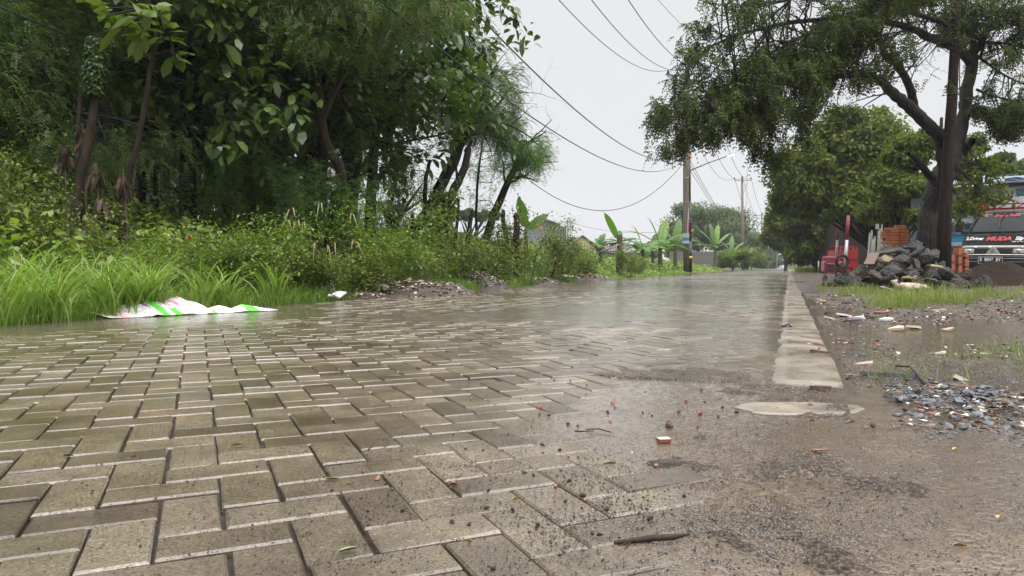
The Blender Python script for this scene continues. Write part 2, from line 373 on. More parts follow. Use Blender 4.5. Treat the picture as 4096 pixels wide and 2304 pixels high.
lip = (1 - sstep(-.1, .55 + .5 * fbm(Xg * 3, Yg * 3, 47, 3), TT)) * sstep(.22, .32, SS) * (1 - sstep(.45, 1.1, SS))
Zl = -.012 + .0165 * np.clip(lip * 1.6, 0, 1) + .006 * fbm(Xg * 30, Yg * 30, 41, 3) + .003 * fbm(Xg * 9, Yg * 9, 48, 3)
Zm = np.where((SS > -.02) & (TT >= -.02), np.where((SS > .24) & (TT < .9) & (lip > .02), Zl, -.04), Zm)
# ruts that hold the puddles beside the kerb
def bowl(px, py, rs, rt, dep):
    g = gnd(px, py); s0, t0 = st(g.x, g.y); return dep * np.exp(-((SS - s0) / rs) ** 2 - ((TT - t0) / rt) ** 2)
for b in ((3480, 1620, .22, .35, .03), (3640, 1375, .5, .5, .06), (3950, 1325, .8, .5, .06), (3350, 1250, .3, .6, .03), (4000, 1790, .4, .10, .012), (3980, 2240, .15, .06, .02), (3300, 2150, .16, .10, .006)):
    Zm = np.where(SS < .02, Zm - bowl(*b), Zm)
g0 = gnd(3950, 1480); s0, t0 = st(g0.x, g0.y)
Zm = Zm + np.where(SS < 0, .022 * np.exp(-((SS - s0) / .7) ** 2 - ((TT - t0) / .45) ** 2), 0)
g0 = gnd(3500, 1300); s0, t0 = st(g0.x, g0.y)
Zm = Zm + np.where(SS < 0, .02 * np.exp(-((SS - s0) / .5) ** 2 - ((TT - t0) / .35) ** 2), 0)
Zm = np.where(SS < -4.1, -.1, Zm); Zm = np.where(TT > 8.1, Zm - .05, Zm)
mud = mesh_np("muddy_verge", np.stack([Xg.ravel(), Yg.ravel(), Zm.ravel()], 1), grid_faces(*Xg.shape), M['mud'], smooth=True)
tag(mud, kind="structure")
def mud_z(x, y):
    s, t = st(x, y); return float(yard(s, t))

# ------------------------------------------------------------------ herringbone pavers
w = .0850; ang = -R(23.8)
ax, ay = np.array([math.cos(ang), -math.sin(ang)]), np.array([math.sin(ang), math.cos(ang)])
I, J = np.meshgrid(np.arange(-620, 620), np.arange(-620, 620)); c = (I - J) % 4
cells = []
for cc, hor in ((0, 1), (3, 0)):
    k = c == cc; i = I[k]; j = J[k]
    cx = (i + (1. if hor else .5)) * w; cy = (j + (.5 if hor else 1.)) * w
    X = cx * ax[0] + cy * ay[0]; Y = cx * ax[1] + cy * ay[1]
    cells.append((X, Y, np.full(len(X), hor)))
X = np.concatenate([q[0] for q in cells]) + .02; Y = np.concatenate([q[1] for q in cells]) + .03; hor = np.concatenate([q[2] for q in cells])
s, t = st(X, Y)
keep = (t > -2.6) & (t < 62) & (s < s_left(t) - .02) & np.where(t > .0, s > .235, s > -.12)
X, Y, hor, s, t = X[keep], Y[keep], hor[keep], s[keep], t[keep]; n = len(X)
hw = np.where(hor, w, w / 2); hd = np.where(hor, w / 2, w); gap = rng.uniform(.0018, .0034, n)
rot = rng.normal(0, .008, n); dx = rng.normal(0, .0008, n); dy = rng.normal(0, .0008, n)
zc = road_z(s, t) + rng.normal(0, .0009, n) + np.where(rng.random(n) < .03, -.004, 0)
tx = rng.normal(0, .0042, n); ty = rng.normal(0, .0042, n)
V = np.zeros((n, 12, 3)); vv = np.zeros((n, 12)); tone = np.clip(rng.normal(.45, .21, n), 0, .8)
bev = .0030
for ring, (ins, dz) in enumerate(((bev, 0), (.0, -.0035), (0., -.03))):
    for q, (qx, qy) in enumerate(((-1, -1), (1, -1), (1, 1), (-1, 1))):
        lx = qx * (hw - gap - ins) + rng.normal(0, .0007, n); ly = qy * (hd - gap - ins) + rng.normal(0, .0007, n)
        lx, ly = lx * np.cos(rot) - ly * np.sin(rot) + dx, lx * np.sin(rot) + ly * np.cos(rot) + dy
        V[:, ring * 4 + q, 0] = X + lx * ax[0] + ly * ay[0]; V[:, ring * 4 + q, 1] = Y + lx * ax[1] + ly * ay[1]
        V[:, ring * 4 + q, 2] = zc + lx * tx + ly * ty + dz
        vv[:, ring * 4 + q] = tone + (.0, .12, -.8)[ring]
base = np.array([(0, 1, 2, 3)] + [(4 + a, 4 + (a + 1) % 4, (a + 1) % 4, a) for a in range(4)] + [(8 + a, 8 + (a + 1) % 4, 4 + (a + 1) % 4, 4 + a) for a in range(4)])
Fb = (base[None] + (np.arange(n) * 12)[:, None, None]).reshape(-1, 4)
road = mesh_np("road_paving", V.reshape(-1, 3), Fb, M['paver'], v=np.clip(vv.ravel(), 0, 1)); tag(road, kind="structure")
# joint sand under the pavers, and the far road
S = np.linspace(-.1, 5.25, 40); T = np.concatenate([np.linspace(-2.6, 20, 120), np.linspace(20.5, 160, 200)])
SS, TT = grid(S, T); SS = np.minimum(SS, s_left(TT) + .03); Xg, Yg = xy(SS, TT)
Zb = road_z(SS, TT) - .012
Zb = np.where(TT > 58, road_z(SS, TT) + .001, Zb); Zb = np.where((SS < .0) & (TT > 0), -.05, Zb)
tag(mesh_np("road_bed", np.stack([Xg.ravel(), Yg.ravel(), Zb.ravel()], 1), grid_faces(*Xg.shape), M['joint'], smooth=True), kind="structure")
# concrete strip along the right edge
b = MB(); prev = None; TT = np.concatenate([np.linspace(0, 3, 50), np.linspace(3.2, 30, 120), np.linspace(31, 160, 60)]); k = 9
Vk = []
for t_ in TT:
    e1 = .02 * float(fbm(t_ * 5, 2.0, 53)); e0 = .012 * fbm(t_ * 3, 1.0, 51) + (.06 * (1 - min(1, t_ / .08)) ** 2)
    for j, s_ in enumerate((-.002 + e0, 0.004 + e0, .014 + e0, .06, .11, .16, .20 + e1, .208 + e1, .212 + e1)):
        z_ = (-.06, -.010, .003, .0065, .0065, .005, .003, -.006, -.04)[j] + .006 * float(fbm(t_ * 1.3, s_ * 6, 52, 3)) - (.035 * max(0, 1 - t_ / .05) if j not in (0, 8) else 0)
        Vk.append((*xy(s_, t_), z_))
Vk = np.array(Vk); Fk = grid_faces(len(TT), k)
kerb = mesh_np("kerb_strip", Vk, Fk, M['concrete'], smooth=True); tag(kerb, kind="structure")
# broken slab fragment in front of the strip end
b = MB(); g = gnd(3190, 1640); pts = []
for q in range(22):
    a = 2 * PI * q / 22; rx = .155 * (1 + .12 * math.sin(3 * a + 1) + .05 * math.sin(7 * a)); ry = .085 * (1 + .1 * math.cos(2 * a))
    pts.append((g.x + rx * math.cos(a), g.y + ry * math.sin(a)))
b.add([(x, y, -.03) for x, y in pts] + [(x, y, .002) for x, y in pts] + [(g.x + (x - g.x) * .93, g.y + (y - g.y) * .93, .007) for x, y in pts],
      [tuple(range(44, 66))] + [(i, (i + 1) % 22, 22 + (i + 1) % 22, 22 + i) for i in range(22)] + [(22 + i, 22 + (i + 1) % 22, 44 + (i + 1) % 22, 44 + i) for i in range(22)])
tag(b.build("concrete_slab_fragment", M['concrete']), "broken tongue of concrete lying in mud just before the kerb strip's near end", "concrete slab")
# rain water standing at one level over road and verge
S = np.linspace(-4.15, 5.2, 90); T = np.concatenate([np.linspace(-2.3, 8, 80), np.linspace(8.5, 90, 160)]); SS, TT = grid(S, T); SS = np.where(TT > 8, np.clip(SS, 0.02, 5.2), SS)
Xg, Yg = xy(SS, TT); Zw = np.where(SS > s_left(TT) + .1, -.05, 0.0) - .016 * sstep(.45, 1.0, SS + .5 * fbm(Xg, Yg, 49, 2)) * (1 - sstep(.0, 2.0, TT)) * (1 - sstep(3.2, 4.2, SS))
tag(mesh_np("water", np.stack([Xg.ravel(), Yg.ravel(), Zw.ravel()], 1), grid_faces(*Xg.shape), M['water'], smooth=True), kind="structure")

# ------------------------------------------------------------------ foliage helpers (numpy)
def unit(a): return a / np.maximum(np.linalg.norm(a, axis=-1, keepdims=True), 1e-9)
def rand_dirs(n, up=0.0):
    d = rng.normal(size=(n, 3)); d = unit(d); d[:, 2] += up; return unit(d)
def leaves(P, D, N, L, W, fold=.18, mid=.45, droop=0.0):
    """pointed leaf of two facets: base, two mid points, tip. returns V, F"""
    n = len(P); D = unit(D); Sd = unit(np.cross(D, N)); N2 = np.cross(Sd, D)
    L = np.broadcast_to(np.asarray(L, float), (n,))[:, None]; W = np.broadcast_to(np.asarray(W, float), (n,))[:, None]
    V = np.empty((n, 4, 3)); V[:, 0] = P
    m = P + D * L * mid + N2 * W * fold; V[:, 1] = m - Sd * W * .5; V[:, 2] = m + Sd * W * .5
    V[:, 3] = P + D * L; V[:, 3, 2] -= (droop * L)[:, 0]
    b = (np.arange(n) * 4)[:, None]
    Fc = np.concatenate([b + np.array([[0, 1, 3]]), b + np.array([[0, 3, 2]])], 0)
    return V.reshape(-1, 3), Fc
def broad(P, D, N, L, W, droop=.25):
    """wide obovate leaf, six points, four triangles, drooping tip"""
    n = len(P); D = unit(D); Sd = unit(np.cross(D, N)); N2 = np.cross(Sd, D)
    L = np.broadcast_to(np.asarray(L, float), (n,))[:, None]; W = np.broadcast_to(np.asarray(W, float), (n,))[:, None]
    V = np.empty((n, 6, 3)); V[:, 0] = P
    a = P + D * L * .38 + N2 * L * .03; bb = P + D * L * .75; bb[:, 2] -= (droop * .45 * L)[:, 0]
    V[:, 1] = a - Sd * W * .36 + N2 * W * .08; V[:, 2] = a + Sd * W * .36 + N2 * W * .08
    V[:, 3] = bb - Sd * W * .45 + N2 * W * .08; V[:, 4] = bb + Sd * W * .45 + N2 * W * .08
    V[:, 5] = P + D * L; V[:, 5, 2] -= (droop * L)[:, 0]
    b = (np.arange(n) * 6)[:, None]
    Fc = np.concatenate([b + np.array([f]) for f in ([0, 1, 2], [1, 3, 2], [2, 3, 4], [3, 5, 4])], 0)
    return V.reshape(-1, 3), Fc
def blades(P, D, Hh, W, bend, seg=4, fold=0):
    """curved ribbons; D horizontal lean direction"""
    n = len(P); D = unit(D * np.array([1, 1, 0.0])); Sd = np.stack([-D[:, 1], D[:, 0], np.zeros(n)], 1)
    # twist the ribbon about vertical a little
    tw = rng.uniform(-1.2, 1.2, n)[:, None]; Sd = unit(Sd * np.cos(tw) + D * np.sin(tw))
    V = np.empty((n, seg + 1, 2, 3)); pos = P.copy(); ang = rng.uniform(.05, .35, n)
    st_ = Hh / seg
    for k in range(seg + 1):
        f = k / seg; wd = W * (1 - f ** 1.7) * (.55 + .9 * min(f * 3, 1) * .5)
        V[:, k, 0] = pos - Sd * wd[:, None] * .5; V[:, k, 1] = pos + Sd * wd[:, None] * .5
        a = ang + bend * (f ** 1.3)
        pos = pos + (D * np.sin(a)[:, None] + np.array([0, 0, 1.]) * np.cos(a)[:, None]) * st_[:, None]
    b = (np.arange(n) * (seg + 1) * 2)[:, None]
    Fc = np.concatenate([b + np.array([[2 * k, 2 * k + 1, 2 * k + 3, 2 * k + 2]]) for k in range(seg)], 0)
    return V.reshape(-1, 3), Fc
def join(parts):
    Vs, Fs, vs = [], [], []; o = 0
    for V, Fc, v in parts:
        Vs.append(V); Fs.append(Fc + o); vs.append(v); o += len(V)
    return np.concatenate(Vs), np.concatenate(Fs), np.concatenate(vs)
def per(vals, k): return np.repeat(vals, k)
def pinnate(P, D, L, k, ll, lw, droop=.5):
    """drooping compound leaves: k pairs of leaflets along each rachis"""
    n = len(P); D = unit(D)
    f = (np.arange(k) + .6) / k; f = np.repeat(f, 2)[None, :]; sg = np.tile([1., -1.], k)[None, :]
    L = np.broadcast_to(np.asarray(L, float), (n,))[:, None]
    Sd = unit(np.cross(D, np.array([0, 0, 1.]) + .01)); Up = np.cross(Sd, D)
    Q = P[:, None] + D[:, None] * (L * f)[..., None]; Q[..., 2] -= droop * L * f ** 2
    dd = Sd[:, None] * sg[..., None] + D[:, None] * .55; dd[..., 2] -= .35 + rng.uniform(0, .5, dd.shape[:2])
    nn = Up[:, None] + rng.normal(0, .35, dd.shape)
    m = n * 2 * k
    return leaves(Q.reshape(m, 3), dd.reshape(m, 3), nn.reshape(m, 3), ll * rng.uniform(.7, 1.2, m), lw * rng.uniform(.8, 1.2, m))

def tubes(paths, n=6):
    """many tapering tubes in one array mesh. paths: list of (pts (k,3), radii (k))"""
    Vs, Fs = [], []; o = 0; a = np.arange(n) * 2 * PI / n; ca, sa = np.cos(a), np.sin(a)
    for P, rr in paths:
        P = np.asarray(P, float); k = len(P); rr = np.asarray(rr, float)
        d = np.empty_like(P); d[1:-1] = P[2:] - P[:-2]; d[0] = P[1] - P[0]; d[-1] = P[-1] - P[-2]; d = unit(d)
        ref = np.array([1., 0, 0]) if abs(d[0][0]) < .8 else np.array([0, 1., 0])
        u = np.empty_like(P)
        for i in range(k):
            ref = ref - d[i] * np.dot(ref, d[i]); ref = ref / (np.linalg.norm(ref) + 1e-9); u[i] = ref
        b = np.cross(d, u)
        V = P[:, None] + (u[:, None] * ca[None, :, None] + b[:, None] * sa[None, :, None]) * rr[:, None, None]
        Vs.append(V.reshape(-1, 3)); i = (np.arange(k - 1) * n)[:, None]; j = np.arange(n)[None]; j2 = (np.arange(n) + 1)[None] % n
        Fs.append(np.stack([i + j, i + j2, i + n + j2, i + n + j], -1).reshape(-1, 4) + o); o += k * n
    return np.concatenate(Vs), np.concatenate(Fs)
def grow(p, d, L, r, lvl, paths, tips, kids=(4, 4, 4), spread=.9, up=.15, wob=.12, shrink=.62, start=.25, seg=6, tipn=3):
    """recursive branching; tips collects (pos, dir, level)"""
    p = np.array(p, float); d = unit(np.array(d, float)); P = [p.copy()]; rr = [r]; D = [d]
    for k in range(seg):
        d = unit(d + rng.normal(0, wob, 3) + np.array([0, 0, up * .35])); p = p + d * L / seg; P.append(p.copy()); D.append(d)
        rr.append(r * (1 - .72 * (k + 1) / seg))
    paths.append((np.array(P), np.array(rr)))
    if lvl == 0:
        for q in range(tipn): tips.append((P[seg - q * max(1, seg // tipn)], D[seg - q * max(1, seg // tipn)]))
        return
    nk = kids[lvl - 1]
    for q in range(nk):
        f = start + (1 - start) * (q + rng.uniform(.2, 1)) / nk; f = min(f, .99); i = int(f * seg)
        q0 = P[i] + (P[i + 1] - P[i]) * (f * seg - i)
        side = unit(np.cross(D[i], rng.normal(size=3))); nd = unit(D[i] * (1 - spread * .45) + side * spread * rng.uniform(.7, 1.1) + np.array([0, 0, up]))
        grow(q0, nd, L * shrink * rng.uniform(.75, 1.15) * (1.15 - .4 * f), rr[i] * .55, lvl - 1, paths, tips, kids, spread, up, wob * 1.1, shrink, .25, max(3, seg - 1), tipn)
    tips.append((P[-1], D[-1]))
def inside(P, poly):
    """keep points whose outline in the photograph falls in a polygon"""
    P = np.asarray(P); d = P - np.array([0, 0, H]); fw = d[:, 1] * CT - d[:, 2] * ST; up = d[:, 1] * ST + d[:, 2] * CT; px = 2048 + F * d[:, 0] / fw; py = 1152 - F * up / fw
    r = np.zeros(len(P), bool); n = len(poly)
    for i in range(n):
        x0, y0 = poly[i]; x1, y1 = poly[(i + 1) % n]
        if y0 == y1: continue
        c = ((y0 > py) != (y1 > py)) & (px < (x1 - x0) * (py - y0) / (y1 - y0) + x0); r ^= c
    return r
def tipsnp(tips): return np.array([q[0] for q in tips]), unit(np.array([q[1] for q in tips]))

# ------------------------------------------------------------------ broad-leaved grove trees: four shapes, then copies
def rosettes(TP, TD, per_tip, L, W, jit=.12, droop=.35):
    n = len(TP); P = np.repeat(TP, per_tip, 0) + rng.normal(0, jit, (n * per_tip, 3)); D = np.repeat(TD, per_tip, 0) * .45 + rand_dirs(n * per_tip, -.1) * np.array([1, 1, .7])
    m = len(P); N = np.array([0, 0, 1.]) + rng.normal(0, .35, (m, 3)); f = rng.uniform(.55, 1.15, m)
    V, Fc = broad(P, D, N, L * f, W * f, droop); tone = np.clip(np.repeat(rng.normal(.42, .16, n), per_tip) + rng.normal(0, .12, m), 0, 1)
    return V, Fc, per(tone, 6)
def broad_tree(hh, r0, nl=12, first=.2, blen=1.9, L=.30, W=.17, per_tip=7):
    paths, tips = [], []; k = 14; lean = rng.normal(0, .03, 2)
    P = np.array([[lean[0] * z + .05 * math.sin(z * 1.3), lean[1] * z, z] for z in np.linspace(-.3, hh, k)]); rr = r0 * (1 - .75 * np.linspace(0, 1, k) ** 1.2)
    paths.append((P, rr))
    for q in range(nl):
        f = first + (1 - first) * (q + rng.random()) / nl; z = f * hh; i = min(k - 2, int((z + .3) / (hh + .3) * (k - 1)))
        a = q * 2.4 + rng.uniform(-.5, .5); ll = blen * (1.15 - .65 * f) * rng.uniform(.75, 1.2)
        grow(P[i], (math.cos(a), math.sin(a), .25 + .5 * f), ll, rr[i] * .32, 2, paths, tips, (3, 4), .9, .1, .14)
    return paths, tips
def make_tree(name, paths, leafparts, loc, barkm, leafm, label, cat, group=None, rz=0, crown='crown', n=7, trunk='trunk'):
    e = empty(name, loc, rz, label, cat, group)
    V, Fc = tubes(paths, n); mesh_np(trunk, V, Fc, barkm, e, smooth=True)
    V, Fc, v = join(leafparts); mesh_np(crown, V, Fc, leafm, e, v=v)
    return e
protos = []
for q in range(4):
    paths, tips = broad_tree(9.5 + q * .6, (.14, .11, .16, .12)[q], (28, 25, 28, 24)[q], (.22, .26, .20, .3)[q], (2.3, 2.1, 2.5, 2.0)[q])
    TP, TD = tipsnp(tips)
    protos.append((paths, rosettes(TP, TD, 8, .23, .125)))
base_tree = []
def bank_pt(px, Y):
    for _ in range(80):                          # step back until the spot is off the paving
        x = (px - 2048) / F * Y; s_, t_ = st(x, Y)
        if s_ > s_left(t_) + .3 or px > 2960: break
        Y *= 1.02
    x = (px - 2048) / F * Y; s_, t_ = st(x, Y); return (x, Y, float(bank(s_, t_)) if s_ > s_left(t_) else 0.0)
front = [ (430, 9.8, "thick dark broad-leaved tree standing behind the vine-wrapped stump"),
          (1110, 11.5, "tall broad-leaved tree behind the leaning sapling's right side, its black trunk bare low down"),
          (760, 12.5, "dark straight-trunked tree showing just right of the thin leaning sapling"),
          (1480, 14.5, "leafy dark tree at the open right end of the grove, big leaves against the sky"),
          (1290, 12.6, "broad-leaved tree with dense dark crown in front of the grove's right half") ]
rest = [(60, 11), (220, 14), (620, 15.5), (900, 16.5), (1250, 17), (-120, 9.5), (350, 18), (1060, 21), (120, 20), (760, 22), (560, 12.5), (1400, 13.2), (1380, 18), (1250, 14.5), (-250, 13), (1010, 14.5), (-60, 17), (480, 24), (250, 27), (900, 28), (650, 33), (30, 30), (-150, 29), (180, 34), (330, 31), (500, 30), (820, 31), (1000, 34), (1150, 29), (420, 38), (720, 39), (60, 38)]
for i, (px, Y) in enumerate([(a, b_) for a, b_, _ in front] + rest):
    q = i % 4; lab = front[i][2] if i < len(front) else "slim dark broad-leaved tree standing deep in the shaded grove left of the road"
    loc = bank_pt(px, Y); gname = "broad-leaved trees of the grove"
    if i < 4:
        e = make_tree("broadleaf_tree", protos[q][0], [protos[q][1]], loc, M['bark'], M['broad'], lab, "tree", gname, rz=rng.uniform(0, 6.28)); base_tree.append(e)
    else:
        e = copy_tree(base_tree[q]); e.location = loc; e.rotation_euler = (0, 0, rng.uniform(0, 6.28)); sc_ = rng.uniform(.85, 1.2)
        e.scale = (sc_, sc_, sc_ * (rng.uniform(.95, 1.15) if Y < 28.5 else .62)); e["label"] = lab
# ------------------------------------------------------------------ feathery trees
def feather_leaves(TP, TD, per_tip, L, ll, lw, k=7, droop=.6, jit=.1, lo=.4):
    n = len(TP); m = n * per_tip; P = np.repeat(TP, per_tip, 0) + rng.normal(0, jit, (m, 3)); D = np.repeat(TD, per_tip, 0) * .6 + rand_dirs(m, -.15)
    V, Fc = pinnate(P, D, L * rng.uniform(.6, 1.1, m), k, ll, lw, droop)
    tone = np.clip(np.repeat(rng.normal(lo, .2, n), per_tip) + rng.normal(0, .1, m), 0, 1); return V, Fc, per(np.repeat(tone, 2 * k), 4)
def px_path(pts, rad, Y0, Y1=None, sub=4):
    """pixel trace at given distances -> smooth 3D path"""
    Y1 = Y0 if Y1 is None else Y1; k = len(pts); P = np.array([at(px, py, Y0 + (Y1 - Y0) * i / max(1, k - 1)) for i, (px, py) in enumerate(pts)])
    tt = np.linspace(0, k - 1, (k - 1) * sub + 1); out = []
    for u in tt:
        i = min(int(u), k - 2); f = u - i; p0 = P[max(i - 1, 0)]; p1 = P[i]; p2 = P[i + 1]; p3 = P[min(i + 2, k - 1)]
        out.append(.5 * ((2 * p1) + (-p0 + p2) * f + (2 * p0 - 5 * p1 + 4 * p2 - p3) * f * f + (-p0 + 3 * p1 - 3 * p2 + p3) * f ** 3))
    rr = np.interp(tt, np.linspace(0, k - 1, len(rad)), rad)
    out = np.array(out); out += rng.normal(0, .12, out.shape) * rr[:, None]
    return out, rr
def side_shoots(path, f0, f1, nshoot, L, lvl, tips, paths, kids=(4, 4), up=.1, spread=1.0, bias=(0, 0, 0), r=None, wob=.15):
    P, rr = path; k = len(P)
    for q in range(nshoot):
        f = f0 + (f1 - f0) * (q + rng.random()) / nshoot; i = min(int(f * (k - 1)), k - 2); d = unit(P[i + 1] - P[i])
        sd = unit(np.cross(d, rng.normal(size=3)) + np.array(bias)); nd = unit(d * .45 + sd + np.array([0, 0, up]))
        grow(P[i], nd, L * rng.uniform(.6, 1.2), (r or rr[i] * .45), lvl, paths, tips, kids, spread, up, wob)
def local(paths, o):
    o = np.array(o); return [(p - o, r_) for p, r_ in paths]
def traced_tree(name, limbs, shoots, Y, leaf, label, cat="tree", group=None, poly=None, mat_b='bark', mat_l='feather', n=7, jit=.1):
    paths, tips = [], []; L = [px_path(*a) for a in limbs]; paths += L
    P0, r0 = L[0]; sg, tg = st(P0[0][0], P0[0][1]); zg = float(bank(sg, tg)) if sg > 4 else -.02
    d0 = P0[0] - P0[1]; foot = P0[0] + d0 / max(abs(d0[2]), .05) * max(P0[0][2] - zg + .1, 0) * .8; foot[2] = zg - .1
    L[0] = (np.concatenate([[foot], (P0[:1] * .5 + foot * .5), P0]), np.concatenate([[r0[0] * 1.25, r0[0] * 1.08], r0])); paths[0] = L[0]
    for (i, f0, f1, ns, ln, lvl, kids, up, bias) in shoots: side_shoots(L[i], f0, f1, ns, ln, lvl, tips, paths, kids, up, 1.0, bias)
    o = L[0][0][0].copy(); TP, TD = tipsnp(tips)
    if poly: k_ = inside(TP, poly); TP, TD = TP[k_], TD[k_]
    lp = feather_leaves(TP - o, TD, *leaf, jit=jit)
    return make_tree(name, local(paths, o), [lp], tuple(o), M[mat_b], M[mat_l], label, cat, group, n=n)
DN = (0, 0, -.25)
traced_tree("feathery_tree", [([(1640, 960), (1720, 830), (1790, 690), (1850, 560), (1890, 470), (1950, 330), (1990, 260)], (.17, .14, .09, .04), 17.5, 17),
             ([(1700, 860), (1790, 700), (1822, 560), (1848, 420), (1830, 300), (1860, 200)], (.07, .06, .045, .02), 17.2, 16.5),
             ([(1850, 560), (1900, 490), (1990, 420), (2040, 350)], (.07, .04, .02), 17.3, 18)],
            [(0, .5, 1, 14, 1.5, 2, (3, 3), .05, DN), (1, .45, 1, 12, 1.3, 2, (3, 3), .05, (-.3, 0, -.2)), (2, .3, 1, 8, 1.2, 2, (3, 3), 0, DN)], 17,
            (5, .30, .055, .016, 9, .7), "feathery tree leaning right with two long bare trunks at the end of the grove", group="feathery trees", poly=[(1620, 420), (1720, 230), (1850, 180), (2040, 170), (2070, 260), (2090, 420), (2080, 500), (1980, 560), (1900, 640), (1780, 700), (1640, 640)], mat_l='feather')
traced_tree("feathery_tree", [([(1940, 960), (1990, 820), (2040, 710), (2080, 620), (2100, 560)], (.12, .09, .05), 19, 18.6)],
            [(0, .50, 1, 14, 1.1, 2, (3, 3), .05, (.15, 0, 0))], 19, (5, .28, .055, .015, 9, .6), "smaller feathery tree leaning right, standing alone against the sky before the gable", group="feathery trees", poly=[(1960, 500), (2060, 480), (2130, 520), (2190, 570), (2150, 680), (2060, 720), (1990, 700)], mat_l='feather_l')
traced_tree("feathery_tree", [([(1905, 940), (1908, 760), (1920, 640), (1935, 520), (1925, 450)], (.045, .03, .015), 20, 20)],
            [(0, .3, 1, 9, .9, 2, (2, 3), .1, DN)], 20, (5, .25, .05, .013, 8, .6), "thin upright feathery sapling between the two leaning trunks", group="feathery trees", mat_l='feather_l')
traced_tree("feathery_tree", [([(1330, 930), (1365, 700), (1300, 560), (1270, 330), (1250, 150), (1230, -80), (1220, -300)], (.085, .07, .05, .035), 10.8, 10),
             ([(1270, 330), (1200, 170), (1215, 40), (1250, -150)], (.05, .03, .02), 10.3, 9.6), ([(1290, 480), (1400, 250), (1500, 60), (1620, -120)], (.04, .03, .02), 10.4, 9.7), ([(1500, 60), (1590, 20), (1700, 0), (1800, 10)], (.02, .012), 9.8, 9.4)],
            [(0, .55, 1, 14, 1.1, 2, (3, 3), .0, DN), (1, .3, 1, 12, 1.0, 2, (3, 3), -.05, DN), (2, .4, 1, 12, 1.0, 2, (3, 3), -.05, DN), (3, .1, 1, 10, .6, 2, (3, 3), -.15, DN)], 10.5,
            (3, .22, .05, .013, 8, .7), "tall feathery tree with crooked thin trunk and hanging pods at the grove edge", group="feathery trees", poly=[(900, -800), (2200, -800), (1900, 60), (1700, 120), (1500, 200), (1350, 260), (1100, 200), (950, 60)], mat_b='bark_l')
traced_tree("feathery_tree", [([(1400, 920), (1440, 640), (1430, 520), (1480, 400), (1500, 250)], (.06, .045, .02), 13, 12.5)],
            [(0, .3, 1, 14, 1.2, 2, (3, 3), 0, DN)], 13, (3, .26, .05, .013, 8, .7), "slim feathery tree with pale brown stem just before the grove's right end", group="feathery trees", mat_b='bark_l')
traced_tree("feathery_tree", [([(150, 900), (120, 600), (60, 300), (20, 50), (0, -250)], (.1, .08, .05), 8.6, 8.2), ([(110, 560), (230, 380), (120, 200), (90, 60)], (.05, .03, .015), 8.4, 8)],
            [(0, .35, 1, 22, 1.3, 2, (3, 3), -.05, DN), (1, .2, 1, 14, .9, 2, (3, 3), -.05, DN)], 8.5, (7, .22, .045, .009, 9, .8), "dark fine-leaved tree filling the photo's upper left corner", group="feathery trees")
for (px, py, Yd, lab) in ((1290, 780, 10.2, "small drooping feathery bush glowing green at the grove's foot, right of centre"), (1050, 700, 10.6, "small feathery sapling beside the leftmost pods of the grove's dark right trunk")):
    o = Vector(bank_pt(px, Yd)); top = at(px, py - 60, Yd); paths, tips = [], []
    for q in range(6): grow((0, 0, 0), (rng.normal(0, .12), rng.normal(0, .12), 1), (top.z - o.z) * rng.uniform(.8, 1.05), .018, 1, paths, tips, (9,), .9, .05, .08, .33, .5)
    TP, TD = tipsnp(tips); make_tree("feathery_sapling", paths, [feather_leaves(TP, TD, 4, .25, .05, .013, 8, .7)], o, M['bark_l'], M['feather_l'], lab, "sapling")
# seed pods hanging from the tall feathery tree
pp = []
for (px, py, sp, num) in ((1190, 40, 60, 70), (1320, 30, 80, 60), (1560, 40, 90, 90), (1680, 30, 90, 70), (1760, 60, 50, 40)):
    for q in range(num):
        v_ = at(px + rng.normal(0, sp), py + rng.normal(0, sp * .4), 9.5 + rng.normal(0, .3)); pp.append(v_)
pp = np.array(pp); D_ = np.tile([0, 0, -1.], (len(pp), 1)) + rng.normal(0, .2, (len(pp), 3)); V_, F_ = leaves(pp, D_, rng.normal(size=(len(pp), 3)), rng.uniform(.09, .15, len(pp)), .016, 0)
pod_tree = [o for o in bpy.data.objects if o.get("label", "").startswith("tall feathery tree with crooked")][0]
tag(mesh_np("seed_pods", V_ - np.array(pod_tree.location), F_, M['pod'], pod_tree, v=per(rng.random(len(pp)), 4)), kind="stuff")
# sapling with rosettes of very big leaves, leaning
o = np.array(at(500, 800, 7.4)); tr = px_path([(480, 860), (520, 690), (560, 540), (600, 290), (640, 100), (650, -60)], (.035, .03, .022, .012), 7.6, 7.2); o = tr[0][0].copy()
o[2] = bank_pt(480, 7.6)[2]; tr[0][0][2] = o[2]
TP = [np.array(at(px, py, Y)) for px, py, Y in ((640, 110, 7.2), (560, 70, 7.1), (440, 60, 7.2), (700, 230, 7.4), (500, 110, 7.3), (610, 40, 7.0), (380, 40, 7.4), (560, 140, 7.0), (650, 160, 7.3))]
br = [(np.array([tr[0][int(len(tr[0]) * .85)], (tr[0][int(len(tr[0]) * .85)] + q) / 2 + [0, 0, .05], q]), np.array([.012, .009, .006])) for q in TP]
lp = rosettes(np.array(TP) - o, unit(rng.normal(size=(len(TP), 3)) + [0, 0, .6]), 8, .27, .125, .02, .2)
make_tree("large_leaf_sapling", local([tr] + br, o), [(lp[0], lp[1], np.clip(lp[2] + .35, 0, 1))], tuple(o), M['bark_l'], M['broad'], "thin leaning brown sapling topped by rosettes of very large glossy leaves", "sapling")
